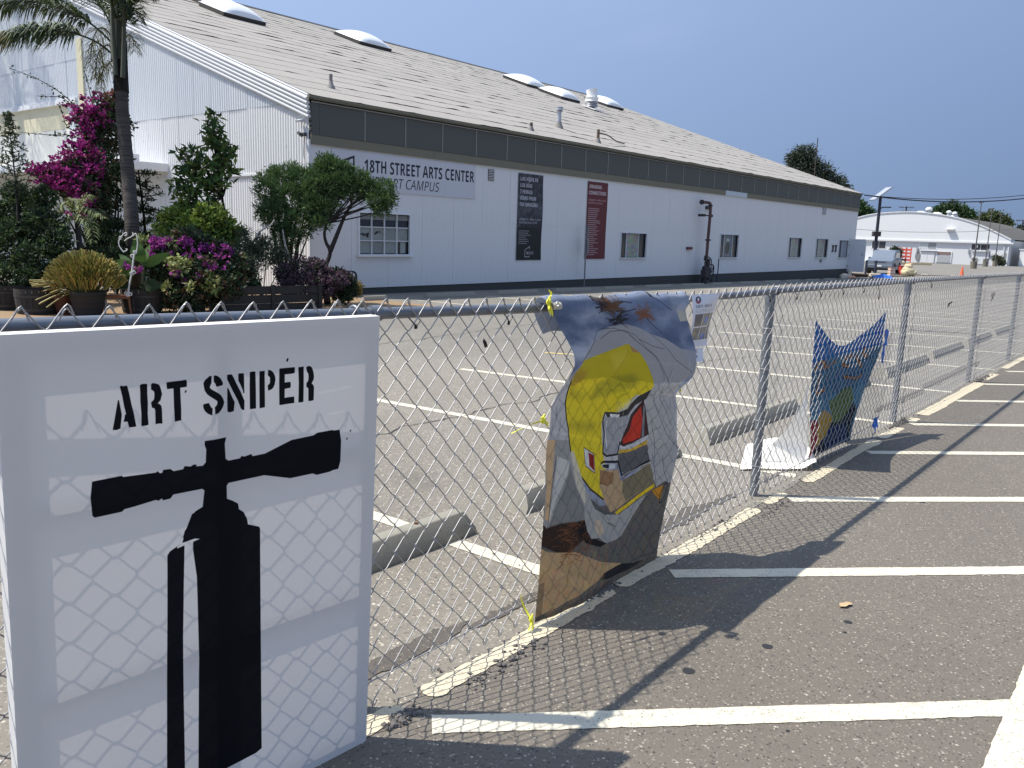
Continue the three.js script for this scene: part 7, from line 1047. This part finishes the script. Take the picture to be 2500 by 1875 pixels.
// odd lumps of sculpture left on the lot
{
  const cream = std([0.66, 0.58, 0.46], 0.85), peach = std([0.66, 0.38, 0.24], 0.8), straw = std([0.36, 0.31, 0.19], 0.9), tan = std([0.5, 0.45, 0.34], 0.9);
  const blob = (r, sx, sy, sz, s) => { const g = new THREE.SphereGeometry(r, 20, 14), p = g.attributes.position; for (let i = 0; i < p.count; i++) { const k = 0.82 + 0.36 * noise(p.getX(i) / r * 1.6 + s, p.getY(i) / r * 1.6, p.getZ(i) / r * 1.6 + s); p.setXYZ(i, p.getX(i) * k * sx, p.getY(i) * k * sy, p.getZ(i) * k * sz); } g.computeVertexNormals(); return g; };
  { const p = [18.692,-0.585,-48.339]; single('sculpture_lump', 'cream boulder-like lump lying before the open door', 'sculpture', blob(0.2, 1.2, 0.85, 1, 3).translate(0, 0.15, 0), cream, p); }
  { const p = [19.488,-0.6,-49.541], t = thing('horn_sculpture', 'peach and cream horn-like sculpture standing beside the cream lump', 'sculpture', p); t.scale.setScalar(0.6); part('horn', taper([[0, 0.1, 0], [-0.04, 0.5, 0], [0.02, 0.85, 0], [-0.03, 1.1, 0]], 0.26, 0.05, 14, 12), cream, t); part('foot', [blob(0.24, 1.2, 0.7, 1, 5).translate(-0.2, 0.14, 0.2), blob(0.22, 1.3, 0.7, 1, 8).translate(0.28, 0.13, 0.15)], peach, t); }
  { const p = [21.582,-0.652,-53.709], t = thing('log', 'pale log lying on the lot behind the horn sculpture', 'log', p, 0.15); t.scale.setScalar(0.75); part('trunk', taper([[-0.9, 0.16, 0], [0, 0.15, 0.02], [1.0, 0.13, 0]], 0.17, 0.13, 14, 10), std([0.42, 0.28, 0.2], 0.9, { map: tBark }), t); part('cut_end', [cyl(0.165, 0.165, 0.02, -0.91, 0.16, 0, 14, 0, 0, Math.PI / 2)], cream, t); }
  { const p = [22.635,-0.651,-53.32], t = thing('log', 'short cream bundle of split logs left of the striped box', 'log', p, 0.1); t.scale.setScalar(0.6); part('trunk', [taper([[-0.7, 0.3, 0], [0.7, 0.28, 0]], 0.16, 0.16, 6, 10), taper([[-0.9, 0.12, 0.1], [0.9, 0.12, 0]], 0.13, 0.12, 6, 10), taper([[0.3, 0.14, 0.2], [1.2, 0.12, 0.2]], 0.1, 0.1, 6, 10)], tan, t); part('cut_end', [cyl(0.155, 0.155, 0.02, -0.71, 0.3, 0, 12, 0, 0, Math.PI / 2)], cream, t); }
  { const p = [24.733,-0.687,-56.05], t = thing('striped_box', 'small upright red and white box on the lot by the car', 'box', p, 0.3); t.scale.setScalar(0.72); part('carton', box(0.42, 0.86, 0.36, 0, 0.43, 0), std([0.5, 0.3, 0.26], 0.8), t); for (let i = 0; i < 3; i++) part('pale_band', box(0.43, 0.1, 0.37, 0, 0.2 + i * 0.26, 0), cream, t); part('lid', box(0.45, 0.05, 0.39, 0, 0.87, 0), std([0.4, 0.2, 0.17], 0.8), t); }
  { const p = [27.433,-0.732,-59.397], t = thing('straw_bundle', 'big rounded straw coloured bundle roped together on the lot', 'sculpture', p); part('bundle', [blob(0.62, 1.15, 0.95, 1, 2).translate(0, 0.5, 0), blob(0.4, 1, 0.9, 1, 6).translate(-0.35, 0.4, 0.25), blob(0.38, 1, 0.9, 1, 9).translate(0.4, 0.4, 0.2), blob(0.36, 1.2, 0.8, 1, 12).translate(-0.05, 1.05, 0)], std([0.55, 0.48, 0.3], 0.95, { bumpMap: tBark, bumpScale: 0.04 }), t); t.scale.setScalar(0.66); part('rope', [ring(0.66, 0.025, 0, 0.45, 0, Math.PI / 2 + 0.1, 0, 0), ring(0.6, 0.025, 0, 0.5, 0, 0.2, 0.3, 0), ring(0.44, 0.025, 0, 1.0, 0, Math.PI / 2, 0, 0)], tan, t); part('crest', [blob(0.14, 1.6, 0.7, 1, 4).translate(0.15, 1.3, 0), blob(0.1, 1, 0.8, 1, 7).translate(-0.25, 1.32, 0)], peach, t); }
  { const p = [29.085,-0.787,-63.934], t = thing('red_bin', 'small red bin tucked behind the straw bundle', 'bin', p); part('body', [rbox(0.5, 0.62, 0.5, 0.06, 0, 0.31, 0)], std([0.5, 0.05, 0.04], 0.6), t); part('lid', rbox(0.54, 0.07, 0.54, 0.02, 0, 0.64, 0), std([0.36, 0.04, 0.035], 0.6), t); }
  { const p = [20.988,-0.594,-48.525]; single('blue_tarp', 'small crumpled blue tarp on the lot just above the fence rail', 'tarp', grid(16, 12, (u, v) => [(u - 0.5) * 1.1, 0.12 + 0.26 * noise(u * 4, v * 4) - 0.2 * Math.abs(u - 0.5), (v - 0.5) * 0.7]), std([0.03, 0.16, 0.55], 0.7, { side: THREE.DoubleSide }), p); }
  { const p = [30.779,-0.782,-63.044], t = thing('long_pole', 'long dark pole lying on the lot right of the straw bundle', 'pole', p, 0.06); part('shaft', taper([[-1.3, 0.06, 0], [1.6, 0.06, 0.1]], 0.04, 0.035, 6, 7), std([0.16, 0.13, 0.1], 0.8), t); part('tip', [cyl(0.08, 0.06, 0.3, 1.65, 0.07, 0.1, 10, 0, 0, Math.PI / 2), cyl(0.07, 0.07, 0.5, -0.5, 0.08, 0.05, 10, 0, 0, Math.PI / 2)], tan, t); }
  { const p = [25.94,-0.706,-57.413], t = thing('long_pole', 'short dark pole lying between the striped box and the straw bundle', 'pole', p, 0.05); part('shaft', taper([[-0.6, 0.05, 0], [0.5, 0.05, 0.05]], 0.045, 0.04, 6, 7), std([0.1, 0.085, 0.07], 0.8), t); part('tip', cyl(0.06, 0.06, 0.12, -0.62, 0.05, 0, 10, 0, 0, Math.PI / 2), tan, t); }
  { const p = [64.67,-1.739,-141.235]; single('timber_plank', 'pale yellow plank lying on the tarmac before the far building', 'plank', [box(8.5, 0.28, 0.3, 0, 0.14, 0), box(8.3, 0.1, 0.18, 0, 0.33, 0)], std([0.6, 0.48, 0.28], 0.85), p, 0.03); }
}
// small things along the far building's front
{
  const D = FARP, red = std([0.3, 0.05, 0.04], 0.8);
  const pot = (p, label, h, col) => { const t = thing('potted_plant', label, 'plant', p); part('pot', lathe([[0, 0], [0.5, 0], [0.62, 1.3], [0.66, 1.45], [0.56, 1.45], [0, 1.3]]), col, t); const L = new Leaves(); fill(L, [[0, 2.2, 0, 1.0]], 70, { per: 5, len: 0.6, wid: 0.16, colors: GREEN.dark, up: 0.4, spread: 1 }); part('foliage', L.geo(), leafMat, t); };
  pot([111.346,-2.69,-215.317], 'dark leaved plant in a dull red pot before the far building', 1, red);
  plant('potted_shrub', 'dark upright shrub against the far building right of the parked car', 'shrub', [78.453,-2.161,-176.044], [[...[79.958,0.218,-180.619,0.606]], [...[80.745,-0.014,-180.577,0.519]], [...[80.166,-0.884,-180.422,0.606]], [...[80.536,-1.64,-180.286,0.519]]], 260, { per: 5, len: 0.6, wid: 0.25, colors: [...GREEN.dark, [0.06, 0.05, 0.03]], spread: 1 }, { r1: 0.1, mat: darkBark });
  { const p = [81.953,-2.227,-181.171], t = thing('barrier_stack', 'orange red plastic barriers folded against the far building', 'barrier', p, HALL_TURN); const m = std([0.62, 0.09, 0.06], 0.6); for (const [z, x] of [[-1.1, 0], [0.2, 0.2], [1.2, -0.1]]) part('barrier_panel', [box(0.2, 3.2, 0.2, x, 1.6, z - 0.5), box(0.2, 3.2, 0.2, x, 1.6, z + 0.5), ...[0.6, 1.3, 2, 2.7].map((y) => box(0.16, 0.4, 1.0, x, y, z))], m, t); }
  { const p = [115.225,-2.761,-220.773], h = 3.924, t = thing('sign_pole', 'thin pole with a small white plate before the far building', 'sign', p); part('pole', cyl(0.08, 0.08, h, 0, h / 2, 0, 8), std([0.24, 0.24, 0.24], 0.7), t); part('plate', box(1.1, 0.8, 0.06, 0, h - 0.4, 0.1), std([0.7, 0.7, 0.7], 0.6), t); }
  { const p = [113.096,-2.676,-213.536], t = thing('junk_pile', 'dark tarpaulin covered heap with red edging before the far building', 'heap', p); part('tarpaulin', [ball(1.5, 0, 0.9, 0, 1.4, 0.8, 1), ball(1.0, 1.6, 1.2, 0, 1.2, 0.8, 1)], std([0.09, 0.085, 0.07], 0.95), t); part('red_box', box(3.2, 0.5, 1.2, 0.2, 0.25, 0.8), red, t); }
  { const p = [114.438,-2.655,-211.271], t = thing('wooden_ramp', 'brown leaning board beside the nearest lamp post', 'board', p, HALL_TURN); part('board', box(0.2, 3.2, 2.6, 0, 1.5, 0, 0, 0, -0.25), std([0.26, 0.16, 0.1], 0.85), t); part('brace', box(1.2, 0.15, 0.15, 0.5, 0.8, 0), std([0.2, 0.13, 0.09], 0.85), t); }
  plant('low_shrub', 'dry brown green shrub by the farthest lamp post', 'shrub', [109.754,-2.451,-193.819], [[...[98.565,-1.071,-174.293,0.669]], [...[99.247,-1.462,-174.223,0.502]], [...[97.964,-0.595,-174.378,0.418]]], 160, { per: 5, len: 0.6, wid: 0.2, colors: [...GREEN.grey, [0.1, 0.07, 0.05]], spread: 1 }, { r1: 0.08 });
}
// trees far off
rnd = rngOf(303);
const farLeaf = (colors, len, o = {}) => ({ per: 6, len, wid: len * 0.4, colors, out: 0.35, spread: 1.2, name: 'crown', ...o });
plant('eucalyptus_tree', 'tall eucalyptus rising behind the far end of the hall roof', 'tree', [29.861,-1.018,-84.902], [[28.078,10.209,-86.913,0.654], [27.4,9.665,-86.815,0.654], [28.776,10.109,-86.895,0.817], [27.707,8.99,-86.694,0.899], [29.134,9.114,-86.717,0.899], [28.349,8.084,-86.532,1.062], [27.315,8.455,-86.599,0.572], [29.976,8.335,-86.577,1.062], [29.599,7.318,-86.395,1.226], [31.022,7.562,-86.439,0.899], [31.852,7.185,-86.371,0.817], [30.85,6.551,-86.258,1.062], [32.283,6.474,-86.244,0.654], [27.972,7.067,-86.35,1.062], [31.698,5.571,-86.082,1.226], [29.656,5.509,-86.071,1.471], [32.92,7.016,-86.341,0.204], [32.73,6.568,-86.261,0.245]], 2300, farLeaf([[0.035, 0.05, 0.03], [0.05, 0.065, 0.04], [0.07, 0.085, 0.055], [0.025, 0.036, 0.022]], 0.42, { up: -0.3, wid: 0.1 }), { trunk: [[29.861,-1.018,-84.902], [29.49,4.296,-85.854], [29.103,7.504,-86.428], [28.7,9.906,-86.858]], r0: 0.5, r1: 0.16, fork: [29.317,5.901,-86.141], name: 'trunk', mat: darkBark });
plant('round_tree', 'round green tree showing between the hall and the bow roofed building', 'tree', [97.408,-2.71,-238.001], [[95.612,10.792,-240.419,2.286], [97.704,9.73,-240.229,1.829], [94.515,9.295,-240.151,2.743], [96.625,7.671,-239.86,2.972], [98.892,8.302,-239.973,1.143], [93.284,12.072,-240.648,2.515]], 700, farLeaf([...GREEN.mid, [0.03, 0.055, 0.02]], 1.0), { trunk: [[97.408,-2.71,-238.001], [96.353,5.411,-239.456]], r0: 0.4, r1: 0.25, fork: [96.353,5.411,-239.456], name: 'trunk', mat: darkBark });
plant('round_tree', 'wide dark green tree behind the middle of the bow roofed building', 'tree', [155.858,-2.966,-303.989], [[149.806,13.083,-306.864,2.335], [151.949,14.585,-307.133,2.335], [154.857,14.961,-307.2,2.627], [157.806,14.045,-307.036,2.627], [160.326,12.828,-306.818,2.335], [162.404,11.742,-306.623,1.459], [148.676,11.899,-306.651,1.459], [154.227,11.78,-306.63,3.502], [158.648,10.478,-306.397,3.502], [150.626,10.234,-306.353,2.919]], 900, farLeaf([...GREEN.mid, ...GREEN.dark], 1.2), { trunk: [[155.858,-2.966,-303.989], [155.529,7.509,-305.865]], r0: 0.5, r1: 0.3, fork: [155.529,7.509,-305.865], name: 'trunk', mat: darkBark });
plant('round_tree', 'olive green tree behind the right shoulder of the bow roofed building', 'tree', [159.373,-2.893,-283.684], [[155.125,10.893,-286.153,1.634], [157.286,11.495,-286.261,1.771], [159.753,11.034,-286.178,1.907], [161.957,10.296,-286.046,1.771], [163.352,9.265,-285.862,1.226], [158.323,8.844,-285.786,2.724], [161.769,7.608,-285.565,2.179], [154.627,9.402,-285.886,1.362]], 800, farLeaf([[0.06, 0.08, 0.03], [0.08, 0.1, 0.04], [0.045, 0.065, 0.025]], 1.1), { trunk: [[159.373,-2.893,-283.684], [159.088,6.185,-285.31]], r0: 0.5, r1: 0.3, fork: [159.088,6.185,-285.31], name: 'trunk', mat: darkBark });
plant('round_tree', 'dark tree cut by the right edge beyond the low buildings', 'tree', [156.854,-2.815,-263.38], [[155.554,6.331,-265.018,1.518], [157.174,7.127,-265.161,1.771], [156.612,4.868,-264.756,1.771], [154.582,5.056,-264.79,1.012]], 300, farLeaf(GREEN.dark, 1.0), { trunk: [[156.854,-2.815,-263.38], [156.632,4.246,-264.645]], r0: 0.4, r1: 0.25, fork: [156.632,4.246,-264.645], name: 'trunk', mat: darkBark });
// utility poles and wires
{
  const wood = std([0.07, 0.055, 0.05], 0.9), G = 'utility poles beyond the buildings';
  const pole = (p, h, arms, label, turn = 0.1, r = 0.16) => { const t = thing('utility_pole', label, 'utility pole', p, turn, G); part('pole', cyl(r * 0.75, r, h, 0, h / 2, 0, 10), wood, t); for (const [y, w] of arms) { const a = part('cross_arm', box(w, 0.16, 0.14, 0, h - y, 0.12), wood, t); part('insulator', [-0.45, -0.28, 0.28, 0.45].map((k) => cyl(0.07, 0.09, 0.3, k * w, h - y + 0.22, 0.12, 8)), wood, a); } };
  { const p = [114.205,-2.78,-253.227]; pole(p, 15.5, [[0.4, 4.2], [1.6, 2.6]], 'dark utility pole rising behind the crown of the bowed roof', -0.1, 0.26); }
  { const p = [154.829,-2.816,-263.38]; pole(p, 13, [[0.3, 4.4], [2.0, 3.4], [4.4, 2.4]], 'dark utility pole with three cross arms near the right edge', 0, 0.24); }
  { const p = [28.617,-1.003,-83.889]; pole(p, 12.3, [], 'tall thin dark mast rising through the eucalyptus', 0, 0.055); }
  const black = std([0.02, 0.02, 0.022], 0.7), e = fromHall(HL + 0.2, EAVE - 0.05, 0.2).toArray();
  const sagTo = (a, b, sag, r, n = 40) => { const q = []; for (let i = 0; i <= n; i++) { const k = i / n; q.push([lerp(a[0], b[0], k), lerp(a[1], b[1], k) - sag * 4 * k * (1 - k), lerp(a[2], b[2], k)]); } return tube(q, r, n, 6); };
  const W = 'overhead wires across the lot';
  single('overhead_wire', 'black cable running from the hall\'s far eave corner to the right across the sky', 'cable', [sagTo(e, [40.119,5.718,-61.727], 0.62, 0.035), sagTo(e, [40.113,5.919,-61.763], 0.52, 0.022)], black, [0, 0, 0], 0, W);
  single('overhead_wire', 'thin lower wire crossing in front of the bow roofed facade', 'cable', [sagTo([44.03,3.301,-112.089], [73.68,5.205,-112.43], 0.85, 0.03)], std([0.16, 0.15, 0.15], 0.7), [0, 0, 0], 0, W);
}
renderer.render(scene, camera);
